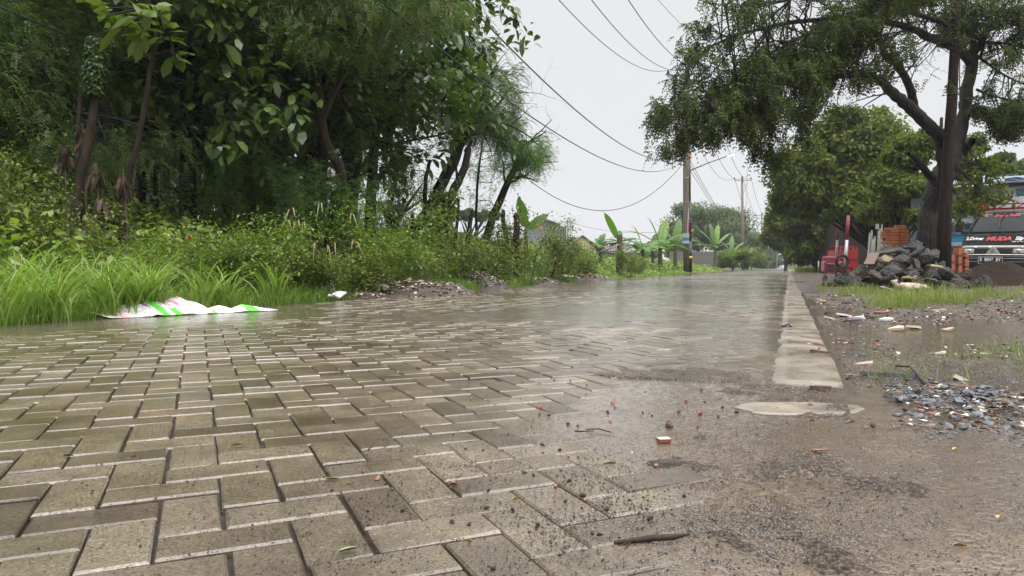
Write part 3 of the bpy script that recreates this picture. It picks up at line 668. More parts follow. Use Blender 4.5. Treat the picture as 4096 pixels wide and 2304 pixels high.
# vine-wrapped stump
tr = [px_path([(300, 900), (330, 690), (370, 480), (385, 330), (372, 150)], (.05, .045, .035, .03), 7.4, 7.3), px_path([(330, 800), (312, 560), (325, 330), (330, 240)], (.025, .022, .015), 7.5, 7.5)]
for q_ in (0, 1): tr[q_][0][0][2] = bank_pt(300, 7.4)[2] - .1
o = tr[0][0][0].copy(); e = empty("vine_covered_tree", tuple(o), 0, "slender trunk whose upper half is wrapped in a column of small pale ivy-like leaves", "tree")
V_, F_ = tubes(local(tr, o), 8); mesh_np("trunk", V_, F_, M['bark_l'], e, smooth=True)
n_ = 1500; f = rng.random(n_); P_ = np.array([at(385 + (rng.normal(0, 1) * 6 - 12 * ff), 150 + 230 * ff, 7.3) for ff in f]); a_ = rng.uniform(0, 6.28, n_); rad = .085 * (.75 + .35 * np.sin(f * 3.1)) * rng.uniform(.8, 1.15, n_)
P_ += np.stack([np.cos(a_) * rad, np.sin(a_) * rad, np.zeros(n_)], 1); Dv = np.stack([np.cos(a_) * .5, np.sin(a_) * .5, -rng.uniform(.4, 1, n_)], 1)
V_, F_ = leaves(P_, Dv, np.stack([np.cos(a_), np.sin(a_), np.full(n_, .4)], 1), .042, .036, .1, .4); mesh_np("vine", V_ - o, F_, M['vine'], e, v=per(rng.random(n_), 4))

# ------------------------------------------------------------------ roadside growth on the left: grass, herbs, bushes
def env(s, t):                                    # height of the growth above the soil
    e = s - s_left(t)
    return (.10 + .42 * sstep(.2, 1.6, e) + .34 * sstep(1.5, 4.2, e)) * (1.15 + .5 * fbm(s * .55, t * .55, 61, 3)) * (1 - .40 * sstep(14, 30, t))
def sample_strip(n, e0, e1, t0, t1, pw=1.0, pe=1.0, dens=None):
    t = t0 + (t1 - t0) * rng.random(n) ** pw; e = e0 + (e1 - e0) * rng.random(n) ** pe
    s_ = s_left(t) + e; x, y = xy(s_, t)
    k = (y > .5) & (np.abs(x) < y * .80 + 1.5)    # what the viewpoint and its surroundings can see
    if dens is not None: k &= rng.random(n) < dens(s_, t)
    return s_[k], t[k], x[k], y[k]
debris_t = []
def rubble_mask(s_, t):
    e = s_ - s_left(t); m = np.ones_like(t)
    for (tc, rt, re) in ((5.3, 1.15, 1.0), (9.3, .9, 1.0), (12.6, 1.0, .8), (16.0, .9, 1.0)):
        m = m * (1 - .96 * np.exp(-(((t - tc) / rt) ** 4 + ((e - .1) / re) ** 4)))
    return m
# fine grass
parts = []
def add_blades(s_, t, x, y, h0, h1, w0, bend0, bend1, tonem, seg=4, hscale=True):
    n = len(x); z = bank(s_, t); hh = rng.uniform(h0, h1, n) * (np.clip(env(s_, t) * 1.3, .25, 1.3) if hscale else 1)
    far = np.sqrt(x * x + y * y); W = w0 * rng.uniform(.7, 1.3, n) * np.clip(far / 9, 1, 4)
    a = rng.uniform(0, 2 * PI, n); D = np.stack([np.cos(a) + .35, np.sin(a) - .4, np.zeros(n)], 1)
    V_, F_ = blades(np.stack([x, y, z], 1), D, hh, W, rng.uniform(bend0, bend1, n), seg)
    tone = np.clip(tonem + .22 * fbm(x * 1.5, y * 1.5, 66, 2) + rng.normal(0, .14, n), 0, 1)
    return V_, F_, per(tone, 2 * (seg + 1))
g1 = sample_strip(60000, -.02, 3.2, -2, 40, 1.7, 1.1, rubble_mask); parts.append(add_blades(*g1, .25, .62, .008, .4, 1.9, .42))
g2 = sample_strip(26000, .0, 1.2, -2, 14, 1.4, 1.0, rubble_mask); parts.append(add_blades(*g2, .10, .28, .007, .3, 2.2, .45, hscale=False))
g3 = sample_strip(26000, -.02, 3.5, 12, 130, 1.4, 1.1, rubble_mask); parts.append(add_blades(*g3, .22, .5, .006, .4, 1.6, .5))
V_, F_, v_ = join(parts)
tag(mesh_np("roadside_grass", V_, F_, M['grass'], v=v_), "lush green grass spilling over the left edge of the paved road", "grass", kind="stuff")
# broad arching blades in clumps by the road (each tussock can be told apart)
tuss = [(330, 1240), (450, 1200), (560, 1215), (640, 1190), (720, 1200), (800, 1225), (880, 1225), (120, 1235), (30, 1260), (1020, 1170), (220, 1200), (1560, 1120), (1180, 1150), (600, 1150), (380, 1150), (90, 1160), (950, 1190)]
words = ["leftmost at the frame edge", ""]
tl = {0: "broad-bladed tussock just left of the plastic sheet", 1: "arching tussock behind the left corner of the plastic sheet", 2: "tussock rising behind the sheet's first green band", 3: "tall tussock behind the middle of the plastic sheet",
      4: "pale arching tussock leaning over the plastic sheet", 5: "tussock above the thin trailing end of the sheet", 6: "tussock beside the crumpled narrow tail of the sheet", 7: "tussock near the water at the far left road edge", 8: "tussock touching the left frame edge beside the puddle",
      9: "tussock between the plastic sheet's tip and the rubble", 10: "tussock over the small brown dead leaf pile", 11: "tussock sprouting between the first and second rubble heaps"}
for i, (px, py) in enumerate(tuss):
    g = gnd(px, min(py, 1290), 0); Yd = (4.6, 5.2, 5.0, 5.3, 5.2, 5.1, 5.2, 4.7, 4.4, 6.0, 5.0, 9.6, 6.6, 5.9, 5.7, 5.2, 5.8)[i]; x0 = (px - 2048) / F * Yd
    s0, t0 = st(x0, Yd); s0 = max(s0, float(s_left(t0)) + .06); x0, y0 = xy(s0, t0); z0 = float(bank(s0, t0)); n_ = 46
    P_ = np.stack([rng.normal(0, .05, n_), rng.normal(0, .05, n_), np.zeros(n_)], 1); a_ = rng.uniform(0, 6.28, n_)
    V_, F_ = blades(P_, np.stack([np.cos(a_), np.sin(a_) - .3, np.zeros(n_)], 1), rng.uniform(.35, .72, n_), rng.uniform(.012, .021, n_), rng.uniform(1.1, 2.3, n_), 6)
    o = mesh_np("grass_tussock", V_, F_, M['grass'], v=per(np.clip(rng.normal(.5, .15, n_), 0, 1), 14), loc=(x0, y0, z0))
    tag(o, tl.get(i, "arching broad-bladed tussock in the roadside grass behind the front row"), "grass tussock", "broad grass tussocks along the left road edge")
# herb and creeper mass
parts = []
def add_herb(s_, t, x, y, size, lo=.45, zf=(.35, 1.0)):
    n = len(x); h_ = env(s_, t) * rng.uniform(zf[0], zf[1], n) ; z = bank(s_, t) + h_
    far = np.sqrt(x * x + y * y); L = size * rng.uniform(.6, 1.3, n) * np.clip(far / 9, 1, 4)
    clump = fbm(x * 1.1, y * 1.1 + 5, 71, 3)
    z = z + .18 * clump
    V_, F_ = leaves(np.stack([x, y, z], 1), rand_dirs(n, .05) * np.array([1, 1, .6]), np.array([0, -.25, 1.]) + rng.normal(0, .45, (n, 3)), L, L * .62, .12, .42, .12)
    tone = np.clip(lo + .6 * fbm(x * 1.4, y * 1.4, 72, 4) + rng.normal(0, .15, n), 0, 1); return V_, F_, per(tone, 4)
h1 = sample_strip(70000, 1.0, 8.5, -3, 46, 1.5, .8); parts.append(add_herb(*h1, .05))
h2 = sample_strip(9000, .1, 2.0, -2, 20, 1.3, 1.0, rubble_mask); parts.append(add_herb(*h2, .045, .4, (.1, .8)))
h4 = sample_strip(26000, .2, 7, 14, 130, 1.5, .8, rubble_mask); parts.append(add_herb(*h4, .045, .55, (.05, 1.0)))
h5 = sample_strip(5000, .8, 5, -2, 16, 1.2, .9, rubble_mask); parts.append(add_herb(*h5, .10, .6, (.6, 1.1)))
h3 = sample_strip(26000, 8, 30, -3, 60, 1.2, .8); parts.append(add_herb(*h3, .07, .35))
V_, F_, v_ = join(parts)
tag(mesh_np("undergrowth", V_, F_, M['herb'], v=v_), "tangled low herbs and creepers covering the bank left of the road", "undergrowth", kind="stuff")
# dead stalks and twigs tangled below the trees
paths = []
for q in range(420):
    t_ = rng.uniform(-2, 16); e_ = rng.uniform(2.6, 6.5); x_, y_ = xy(float(s_left(t_)) + e_, t_)
    if y_ < 3: continue
    z_ = float(bank(*st(x_, y_))); d_ = unit(rng.normal(0, .7, 3) + [0, 0, .8]); L_ = rng.uniform(.5, 1.5)
    paths.append((np.array([[x_, y_, z_ + .1]]) + np.linspace(0, L_, 5)[:, None] * d_ + rng.normal(0, .04, (5, 3)), np.linspace(.007, .003, 5)))
V_, F_ = tubes(paths, 4); tag(mesh_np("dry_stalks", V_, F_, M['deadstem']), "tangle of bare reddish brown dead stalks below the dark grove", "dead stalks", kind="stuff")
# bushes: four shapes, then copies
def bush(hh, rad, n_tw, leafL, leafW, per_tip, matl, dl=.6):
    paths, tips = [], []
    for q in range(n_tw):
        a = rng.uniform(0, 6.28); grow((rng.normal(0, rad * .15), rng.normal(0, rad * .15), 0), (math.cos(a) * rad / hh, math.sin(a) * rad / hh, 1), hh * rng.uniform(.6, 1), .010, 2, paths, tips, (4, 4), .9, .12, .15, .5, .2)
    TP, TD = tipsnp(tips); m = len(TP) * per_tip
    P_ = np.repeat(TP, per_tip, 0) + rng.normal(0, .07, (m, 3)); D_ = np.repeat(TD, per_tip, 0) * .5 + rand_dirs(m, .0)
    V_, F_ = leaves(P_, D_, np.array([0, 0, 1.]) + rng.normal(0, .4, (m, 3)), leafL * rng.uniform(.6, 1.2, m), leafW * rng.uniform(.7, 1.2, m), .1, .42, .2)
    return paths, (V_, F_, per(np.clip(np.repeat(rng.normal(.45, .2, len(TP)), per_tip) + rng.normal(0, .12, m), 0, 1), 4))
bush_protos = [bush(1.15, .55, 7, .055, .034, 7, 'herb'), bush(.95, .6, 8, .045, .028, 8, 'herb2'), bush(1.3, .45, 6, .06, .032, 6, 'herb'), bush(.8, .5, 8, .05, .036, 8, 'herb2')]
bushes = [(110, 8.0, 1.15, 0, "tall pale-leaved shrub at the left frame edge above the grass"), (60, 6.6, .9, 1, "low shrub below the tallest shrub at the left frame edge"), (1140, 7.2, .75, 2, "upright lime-leaved shrub under the grove right of the leaning sapling"),
          (1260, 7.8, .8, 3, "round bright shrub beside the upright lime-leaved shrub"), (880, 7.0, .7, 1, "low shrub beneath the pods of dead brown leaves"), (330, 7.2, .75, 3, "shrub around the foot of the vine-covered trunk"),
          (1000, 7.3, .8, 0, "shrub between the leaning sapling and the lime-leaved shrub"), (1560, 8.6, .95, 0, "leafy shrub behind the first rubble heap"), (1700, 9.5, .95, 2, "shrub climbing round the broken ivy-clad trunk"), (1450, 8.2, .8, 3, "low round shrub left of the ivy-clad trunk"),
          (1830, 10.5, .95, 1, "dense dark green bush behind the second rubble heap"), (1960, 11, 1.0, 3, "wide bush right behind the second rubble heap"), (2090, 12, 1.25, 1, "tallest rounded bush at the foot of the upright banana plant"), (2200, 13, 1.1, 1, "dark bush directly in front of the grey gable house"),
          (2320, 15, .95, 3, "bush in front of the yellow wall"), (2480, 18, .9, 1, "dark low bush at the foot of the wooden plank fence"), (2560, 20, .7, 3, "rounded dark bush at the road edge right of the plank fence"), (2260, 14, .8, 0, "small bush just before the third rubble heap"),
          (700, 6.6, .6, 2, "wispy shrub rising between long grass left of the red flower"), (520, 6.7, .6, 0, "creeper-covered shrub behind the plastic sheet"), (1350, 9.4, 1.0, 2, "shrub at the base of the thin crooked trunk")]
made = {}
for (px, Yd, sc_, q, lab) in bushes:
    loc = bank_pt(px, Yd)
    if q not in made:
        e = make_tree("shrub", bush_protos[q][0], [bush_protos[q][1]], loc, M['stem'], M['herb2' if q in (1, 3) else 'herb'], lab, "shrub", "shrubs on the overgrown bank", crown='foliage', n=4, trunk='stem'); made[q] = e
    else:
        e = copy_tree(made[q]); e.location = loc; e["label"] = lab
    e.rotation_euler = (0, 0, rng.uniform(0, 6.28)); zf_ = .78 if 250 < px < 1600 else .9 if px < 2050 and px > 1600 else 1.2; e.scale = (sc_ * 1.1, sc_ * 1.1, sc_ * zf_)
# dead leaf bunches hanging on bare twigs
for i, (px, py, Yd, lab) in enumerate(((255, 620, 7.5, "hanging bunch of shrivelled brown leaves nearest the left frame edge"), (330, 560, 7.4, "largest bunch of shrivelled brown leaves, under the vine column"), (385, 690, 7.3, "shrivelled brown leaves low on a dead stalk left of the sapling"),
                              (495, 730, 7.3, "shrivelled brown leaves hanging at the foot of the leaning sapling"), (410, 830, 7.2, "lowest bunch of shrivelled brown leaves above the grass"))):
    c_ = np.array(at(px, py, Yd)); zb = bank_pt(px, Yd)[2]; e = empty("withered_plant", (c_[0], c_[1], zb), 0, lab, "dead plant", "withered plants at the edge of the grove")
    hh = c_[2] - zb + .1; V_, F_ = tubes([(np.array([[0, 0, 0], [.03, 0, hh * .5], [0, 0, hh]]), np.array([.012, .01, .006]))], 5); mesh_np("stem", V_, F_, M['deadstem'], e, smooth=True)
    n_ = 26; P_ = np.stack([rng.normal(0, .03, n_), rng.normal(0, .03, n_), hh - rng.uniform(0, .12, n_)], 1); D_ = np.stack([rng.normal(0, .25, n_), rng.normal(0, .25, n_), -np.ones(n_)], 1)
    V_, F_ = broad(P_, D_, rng.normal(size=(n_, 3)), rng.uniform(.12, .24, n_), .045, .1); mesh_np("leaves", V_, F_, M['deadleaf'], e, v=per(rng.random(n_), 6))
# tall grass with pale seed heads
for i, (px, py, Yd, bendx, lab) in enumerate(((1180, 850, 7.6, -.05, "arched seed head standing highest on the left"), (1200, 900, 7.4, -.04, "seed head drooping just below the highest one"), (1220, 905, 7.6, -.02, "seed head third from the left in the tall clump"), (1290, 830, 7.7, -.03, "seed head reaching furthest up before the dark trunks"),
                              (1400, 870, 7.9, .03, "seed head curving right near the clump's right side"), (1405, 980, 7.6, .05, "long seed head drooping at the clump's right end"), (1260, 990, 7.2, -.01, "short upright seed head low in the clump"), (1310, 1000, 7.3, .01, "upright seed head beside the low one"), (1340, 990, 7.3, .0, "upright pale seed head at the low group's right"), (1165, 900, 7.8, -.06, "far left drooping seed head"))):
    top = np.array(at(px, py, Yd)); b0 = np.array(bank_pt(px + 10, Yd)); e = empty("seed_grass", tuple(b0), 0, "tall grass stem: " + lab, "grass stem", "tall grass stems with pale seed heads"); o_ = top - b0
    pth = np.array([[0, 0, 0], o_ * .5, o_ * [.85, .85, .8], o_ * [1, 1, .95]]); V_, F_ = tubes([(pth, np.array([.004, .003, .002, .002]))], 4); mesh_np("stem", V_, F_, M['stem'], e)
    q_ = np.array([o_ * [1, 1, .95], o_ + [bendx * .4, 0, .05], o_ + [bendx * 1.3, 0, .03], o_ + [bendx * 2.6 + .01, 0, -.13]]); V_, F_ = tubes([(q_, np.array([.004, .008, .007, .002]))], 6)
    mesh_np("seed_head", V_, F_, M['seed'], e, smooth=True, v=np.full(len(V_), .5))
# broken ivy-clad trunk and bare stakes on the bank
def stake(name, pts, rad, Yd, label, cat, group=None, m='bark', leafy=0):
    P_, rr = px_path(pts, rad, Yd); sg, tg = st(P_[0][0], P_[0][1]); zb = (float(bank(sg, tg)) if sg > 3 else 0) - .05
    P_ = np.concatenate([[[P_[0][0], P_[0][1], zb]], P_]); rr = np.concatenate([[rr[0] * 1.1], rr]); o_ = P_[0].copy()
    e = empty(name, tuple(o_), 0, label, cat, group); V_, F_ = tubes([(P_ - o_, rr)], 8)
    mesh_np("trunk", V_, F_, M[m], e, smooth=True); return e, P_, o_
e, P_, o_ = stake("broken_tree", [(1750, 960), (1770, 860), (1810, 770), (1850, 690), (1875, 590)], (.15, .12, .09, .07), 15.5, "broken leafless trunk with snapped top and creeper leaves round its lower half", "tree")
for nm, pts, rd in (("branch", [(1775, 810), (1800, 775), (1830, 772)], (.06, .05)), ("branch", [(1860, 610), (1890, 560)], (.05, .02)), ("branch", [(1830, 720), (1822, 645)], (.035, .02))):
    a_, r_ = px_path(pts, rd, 15.5); V_, F_ = tubes([(a_ - o_, r_)], 6); mesh_np(nm, V_, F_, M['bark'], e, smooth=True)
n_ = 900; f = rng.random(n_) ** 1.3; Pc = np.array([at(1750 + 35 * ff + rng.normal(0, 10), 960 - 200 * ff, 15.5) for ff in f]); a_ = rng.uniform(0, 6.28, n_); Pc += np.stack([np.cos(a_), np.sin(a_), a_ * 0], 1) * (.17 + .12 * rng.random(n_))[:, None]
V_, F_ = leaves(Pc, rand_dirs(n_, -.3), rand_dirs(n_, .5), .10, .075); mesh_np("creeper", V_ - o_, F_, M['herb'], e, v=per(rng.random(n_), 4))
for pts, rd, Yd, lab in (([(1705, 900), (1700, 740), (1722, 640)], (.06, .05, .04), 16.5, "thin bare dark trunk just left of the wide leaning one"), ([(2025, 940), (2012, 880), (2012, 840)], (.05, .04), 15, "forked dead stick left of the thick bamboo stump"), ([(1820, 960), (1832, 860), (1835, 800)], (.04, .02), 15, "dry upright stick right beside the broken trunk"),
                        ([(1870, 960), (1885, 870), (1890, 840)], (.05, .03), 15, "dead stub with spiky top between the broken trunk and the sapling"), ([(1655, 930), (1648, 850)], (.04, .03), 14, "short post-like dead stem at the grove's right end")):
    stake("dead_sapling", pts, rd, Yd, lab, "dead sapling", "bare dead saplings standing in the growth")
stake("wooden_stump", [(2067, 930), (2066, 870), (2066, 858)], (.065, .06, .05), 14.5, "thick brown upright stump left of the tall banana leaf", "stump", None, 'bark_l')
# single red flower
g = at(756, 953, 6.2); e = empty("red_flower", (g.x, g.y, bank_pt(756, 6.2)[2]), 0, "small dark red flower head in the green herbs below the shrub", "flower"); hh = g.z - bank_pt(756, 6.2)[2]
V_, F_ = tubes([(np.array([[0, 0, 0], [0, 0, hh]]), np.array([.003, .002]))], 4); mesh_np("stem", V_, F_, M['stem'], e)
M['red'] = mat("dull_red", (.35, .02, .02), (.5, .05, .04), 20, .5)
P_ = np.tile([0, 0, hh], (16, 1)).astype(float); V_, F_ = leaves(P_, rand_dirs(16, .4), rand_dirs(16, 1), .022, .014); mesh_np("petals", V_, F_, M['red'], e)

# ------------------------------------------------------------------ banana plants
def banana_leaf(e, base, az, elev, L, W, arch, tears, m, flat=0):
    """one long leaf: stalk, midrib and two torn half blades"""
    k = 15; P_ = []; p = np.array(base, float); el = elev; d0 = np.array([math.cos(az), math.sin(az), 0.])
    for i in range(k):
        P_.append(p.copy()); f = i / (k - 1); d = d0 * math.cos(el) + np.array([0, 0, math.sin(el)]); p = p + d * L / (k - 1); el -= arch / (k - 1) * (.4 + 1.2 * f)
    P_ = np.array(P_); Sd = np.array([-math.sin(az), math.cos(az), 0.])
    tw = flat; dv = d0 * math.cos(elev) + np.array([0, 0, math.sin(elev)]); Sd = unit(Sd * math.cos(tw) + np.cross(dv, Sd) * math.sin(tw))
    Vv, Ff, tn = [], [], []
    for sg in (-1, 1):
        i = 2
        while i < k - 1:
            j = min(k - 1, i + int(rng.integers(2, 5)) if tears else k - 1)
            drp = rng.uniform(.05, .5) if tears else .12
            for q in range(i, j + 1):
                f = (q - 2) / (k - 3); wd = W * .5 * (math.sin(min(1, f * 1.05 + .08) * PI) ** .45 if f < .97 else .15)
                edge = P_[q] + Sd * sg * wd * math.cos(drp) - np.array([0, 0, 1]) * wd * math.sin(drp) + np.array([0, 0, wd * .15])
                if tears and q in (i, j): edge = edge + (P_[min(k - 1, q + 1)] - P_[q]) * (.28 if q == i else -.28)
                mid = P_[q] + Sd * sg * wd * .5 + np.array([0, 0, wd * .12])
                b = len(Vv); Vv += [P_[q], mid, edge]
                tn += [.6, .4 + .2 * (q % 2), .35]
                if q > i: Ff += [(b - 3, b - 2, b + 1, b), (b - 2, b - 1, b + 2, b + 1)]
            i = j
    off = rng.uniform(-.25, .25); lf = mesh_np("leaf", np.array(Vv), np.array(Ff), m, e, smooth=True, v=np.clip(np.array(tn) + off, 0, 1))
    V_, F_ = tubes([(P_, np.linspace(.022, .006, k) * (W / .5))], 5); mesh_np("midrib", V_, F_, M['banana_y'], lf, smooth=True)
def banana(loc, hh, spec, label, stemr=.08, m='banana', group="banana plants"):
    e = empty("banana_plant", loc, 0, label, "banana plant", group)
    V_, F_ = tubes([(np.array([[0, 0, -.1], [.01, .01, hh * .5], [0, 0, hh]]), np.array([stemr * 1.2, stemr, stemr * .6]))], 9); mesh_np("stem", V_, F_, M['stem'], e, smooth=True)
    kf = .60 if loc[1] < 33 else .92
    for (az, el, L, W, arch, tears, *fl) in list(spec) + [(float(rng.uniform(0, 360)), float(rng.uniform(-10, 35)), float(rng.uniform(.8, 1.3)), .42, 75, 1) for _ in range(5 if loc[1] > 20 and len(spec) > 3 else 0)]: L *= kf; W *= kf; banana_leaf(e, (0, 0, hh - .05), R(az), R(el), L, W, R(arch), tears, M[fl[1] if len(fl) > 1 else m], R(fl[0]) if fl else 0)
    return e
def bl(px, Yd): return tuple(bank_pt(px, Yd))
banana(bl(2103, 17), 1.15, [(165, 82, 1.6, .50, 12, 1, 80), (10, 48, 1.25, .50, 25, 1, 60)], "tall thin banana plant holding two torn leaves upright against the sky", .06)
banana(bl(2325, 24), .62, [(150, 75, 1.0, .38, 30, 0, 70, 'banana_y'), (10, 25, 1.0, .35, 60, 1), (185, 20, .8, .35, 70, 1)], "small banana plant with one bright yellow-green upright leaf", .06)
banana(bl(2400, 27), 1.05, [(185, 35, 1.7, .5, 60, 1), (50, 80, 1.2, .5, 80, 1), (100, 50, 1.2, .45, 60, 1), (20, 30, 1.3, .45, 70, 1), (300, 40, 1, .4, 60, 1)], "dark banana plant behind the plank fence's left side", .09)
banana(bl(2475, 27), 1.25, [(160, 68, 2.3, .5, 15, 0, 70), (0, 30, 1.5, .5, 75, 1), (200, 30, 1.2, .5, 80, 1), (330, 25, 1.4, .5, 70, 1), (80, 60, 1.2, .45, 40, 1)], "banana plant with one very long leaf slanting up to the left above the fence", .09)
banana(bl(2640, 36), 1.35, [(170, 40, 2.3, .6, 50, 0), (125, 70, 2.0, .6, 30, 0, 45), (60, 65, 2.0, .6, 30, 1, 20, 'banana_y'), (10, 40, 2.0, .6, 60, 1), (200, 20, 1.6, .5, 80, 1), (345, 15, 1.8, .5, 80, 1), (280, 30, 1.4, .5, 80, 1)], "large full banana plant just left of the tall wooden pole", .12)
banana(bl(2570, 33), 1.15, [(165, 40, 1.8, .6, 60, 1), (120, 70, 1.5, .55, 40, 0, 50), (20, 35, 1.7, .6, 70, 1), (340, 20, 1.5, .5, 80, 1), (200, 25, 1.5, .5, 80, 1)], "low banana plant between the plank fence and the largest banana plant", .1)
banana(bl(2610, 40), 1.1, [(150, 45, 1.6, .6, 60, 1), (60, 65, 1.6, .5, 40, 0, 50), (10, 35, 1.7, .6, 70, 1), (190, 20, 1.6, .5, 80, 1)], "small banana plant hidden behind the left leaves of the largest one", .1)
banana(bl(2700, 42), 1.6, [(60, 70, 2.2, .6, 30, 1), (20, 50, 2, .55, 50, 1), (150, 60, 2, .55, 40, 1), (340, 30, 1.6, .5, 70, 1), (200, 30, 1.6, .5, 70, 1)], "banana plant half hidden directly behind the tall wooden pole", .12)
banana(bl(2860, 60), 2.0, [(150, 55, 2.6, .6, 30, 0), (110, 75, 2.6, .6, 20, 1), (60, 70, 2.6, .6, 20, 1, 20, 'banana_y'), (30, 45, 2.6, .6, 35, 1), (5, 20, 2.6, .6, 50, 1), (180, 20, 2.4, .6, 60, 1), (90, 60, 2, .6, 40, 1)], "wide spreading banana plant right of the wooden pole", .14)
banana(bl(2925, 74), 1.8, [(150, 55, 2.2, .6, 30, 0), (70, 70, 2.4, .6, 20, 1), (20, 45, 2.4, .6, 35, 1), (5, 20, 2.2, .6, 50, 1), (180, 20, 2.0, .6, 60, 1)], "further banana plant in front of the round-crowned trees", .14)

# ------------------------------------------------------------------ poles, street lamps and cables
def gz(px, Y):                                     # ground height right or left of the road at a column and distance
    x = (px - 2048) / F * Y; s_, t_ = st(x, Y); return float(bank(s_, t_)) if s_ > s_left(t_) else float(yard(s_, t_)) if s_ < 0 else 0.0
def pole_arm(e, c, ang, half, ins, m='galv'):
    a = Vector((math.cos(ang), math.sin(ang), 0)); b = MB(); b.bar(c - a * half, c + a * half, .09, .09); b.build("crossarm", M[m], e)
    for f in ins:
        q = c + a * half * f; i = MB(); i.tube([q, q + Vector((0, 0, .12)), q + Vector((0, 0, .125)), q + Vector((0, 0, .2)), q + Vector((0, 0, .205)), q + Vector((0, 0, .30)), q + Vector((0, 0, .36))], [.03, .03, .08, .06, .085, .06, .03], 8)
        i.build("insulator", M['porcelain'], e, smooth=False)
    return [c + a * half * f + Vector((0, 0, .36)) for f in ins]
Y1 = 39.0; x1 = (2744 - 2048) / F * Y1; z1 = gz(2744, Y1)
e = empty("utility_pole", (x1, Y1, z1), 0, "tall weathered grey wooden pole with stickers at the left road edge, crossarm hidden in leaves", "utility pole", "utility poles along the road")
top = at(2736, 285, Y1).z - z1
MB().tube([(.10, 0, -.2), (.05, 0, 2.5), (.0, 0, 5), (-.08, 0, top)], [.245, .225, .20, .14], 14).build("pole", M['polewood'], e, smooth=True)
p1 = [Vector(e.location) + q for q in pole_arm(e, Vector((-.08, -.2, top - .25)), -.35, 1.0, (-1, -.05, .9))]
# stickers on the pole (flat sheets bent round the wood)
def wrap(name, r, a0, a1, z0, z1_, m, parent, cx=0.0, shape=None):
    k = 7; vs = []
    for j in range(2):
        for i in range(k):
            f = i / (k - 1); a = R(a0 + (a1 - a0) * f); rr = r * 1.015; z = (z0, z1_)[j]
            if shape == 'tri' and j: a = R((a0 + a1) / 2 + (a1 - a0) * (f - .5) * .08)
            vs.append((cx + rr * math.cos(a), rr * math.sin(a), z))
    return MB().add(vs, [(i, i + 1, k + i + 1, k + i) for i in range(k - 1)]).build(name, m, parent)
M['paper'] = mat("weathered_white_paper", (.38, .37, .36), (.62, .61, .60), 14, .6)
M['blue'] = mat("blue_print", (.05, .16, .32), (.10, .28, .45), 9, .5); M['pblue'] = mat("pale_blue_print", (.30, .42, .52), (.45, .56, .65), 9, .5)
wrap("triangular_sticker", .225, 235, 310, 1.75, 3.6, M['paper'], e, .06, 'tri'); MB().tube([(.07, -.235, 2.2), (.10, -.237, 2.6), (.08, -.237, 3.0)], [.03, .05, .02], 5).build("sticker_emblem", M['red'], e)
pz = at(2744, 975, Y1).z - z1; pz1 = at(2744, 934, Y1).z - z1
po = wrap("campaign_poster", .262, 150, 300, pz, pz1, M['paper'], e, .05); dzp = pz1 - pz
for f0, f1, mm in ((.30, .52, 'blue'), (.02, .24, 'pblue'), (.62, .84, 'pblue')): wrap("poster_print", .268, 160, 292, pz + dzp * f0, pz + dzp * f1, M[mm], po, .05)
wrap("poster_band", .268, 160, 292, pz + dzp * .54, pz + dzp * .59, M['red'], po, .05)
for zq in (3.9, 5.2, 6.4): MB().tube([(.03 + .22 * math.cos(a), .22 * math.sin(a), zq) for a in np.linspace(0, 6.3, 16)], .012, 5).build("metal_strap", M['galv'], e)
def street_lamp(px, Y, topy, label, led=True, armdx=1.75):
    x0 = (px - 2048) / F * Y; z0 = gz(px, Y) ; zt = at(px - 8, topy, Y).z - z0
    e = empty("street_lamp", (x0, Y, z0), 0, label, "street lamp", "street lamps on black poles")
    MB().box((0, 0, .03), (.5, .5, .10)).build("base_plate", M['concrete'], e, bevel=.01)
    MB().tube([(0, 0, 0), (-.03, 0, zt * .28)], .075, 12).tube([(-.03, 0, zt * .28), (-.07, 0, zt * .62)], .058, 12).tube([(-.07, 0, zt * .62), (-.10, 0, zt)], .045, 12).build("pole", M['steel'], e, smooth=True)
    MB().tube([(-.005, 0, zt * .13), (-.01, 0, zt * .15)], .082, 12).build("reflector_band", M['yellow'], e, smooth=True)
    MB().tube([(-.10, 0, zt - .02), (-.10, 0, zt + .16)], .06, 10).build("sensor_cap", M['orange'], e)
    for q in (.44, .46, .47): MB().tube([(-.045, 0, zt * q), (-.045, 0, zt * q + .04)], .075, 10).build("clamp", M['galv'], e)
    if armdx:
        h0 = Vector((-.085, 0, zt - .72)); h1 = Vector((armdx, -.3, zt - .02)); MB().tube([h0, h0.lerp(h1, .5) + Vector((0, 0, .03)), h1], [.03, .026, .024], 8).build("arm", M['steel'], e, smooth=True)
        d = (h1 - h0).normalized(); lb = MB(); lb.bar(h1 - d * .05, h1 + d * .50, .16, .06); hd = lb.build("lamp_head", M['galv'], e, bevel=.015)
        if led:
            m_, n_, l_, p_ = new_mat("lit_led"); p_.inputs['Emission Color'].default_value = (1, 1, 1, 1); p_.inputs['Emission Strength'].default_value = 9
            up = Vector((0, 0, 1)); MB().bar(h1 + d * .05 - up * .035, h1 + d * .45 - up * .035, .13, .02).build("led_panel", m_, hd)
    return e
street_lamp(2763, 38, 628, "black street lamp with yellow band beside the wooden pole, its white LED lit")
street_lamp(2986, 80, 882, "distant black lamp post with orange cap and no arm, right of the second utility pole", False, 0)
street_lamp(3052, 130, 950, "furthest thin black lamp post standing near the third utility pole", False, 0)
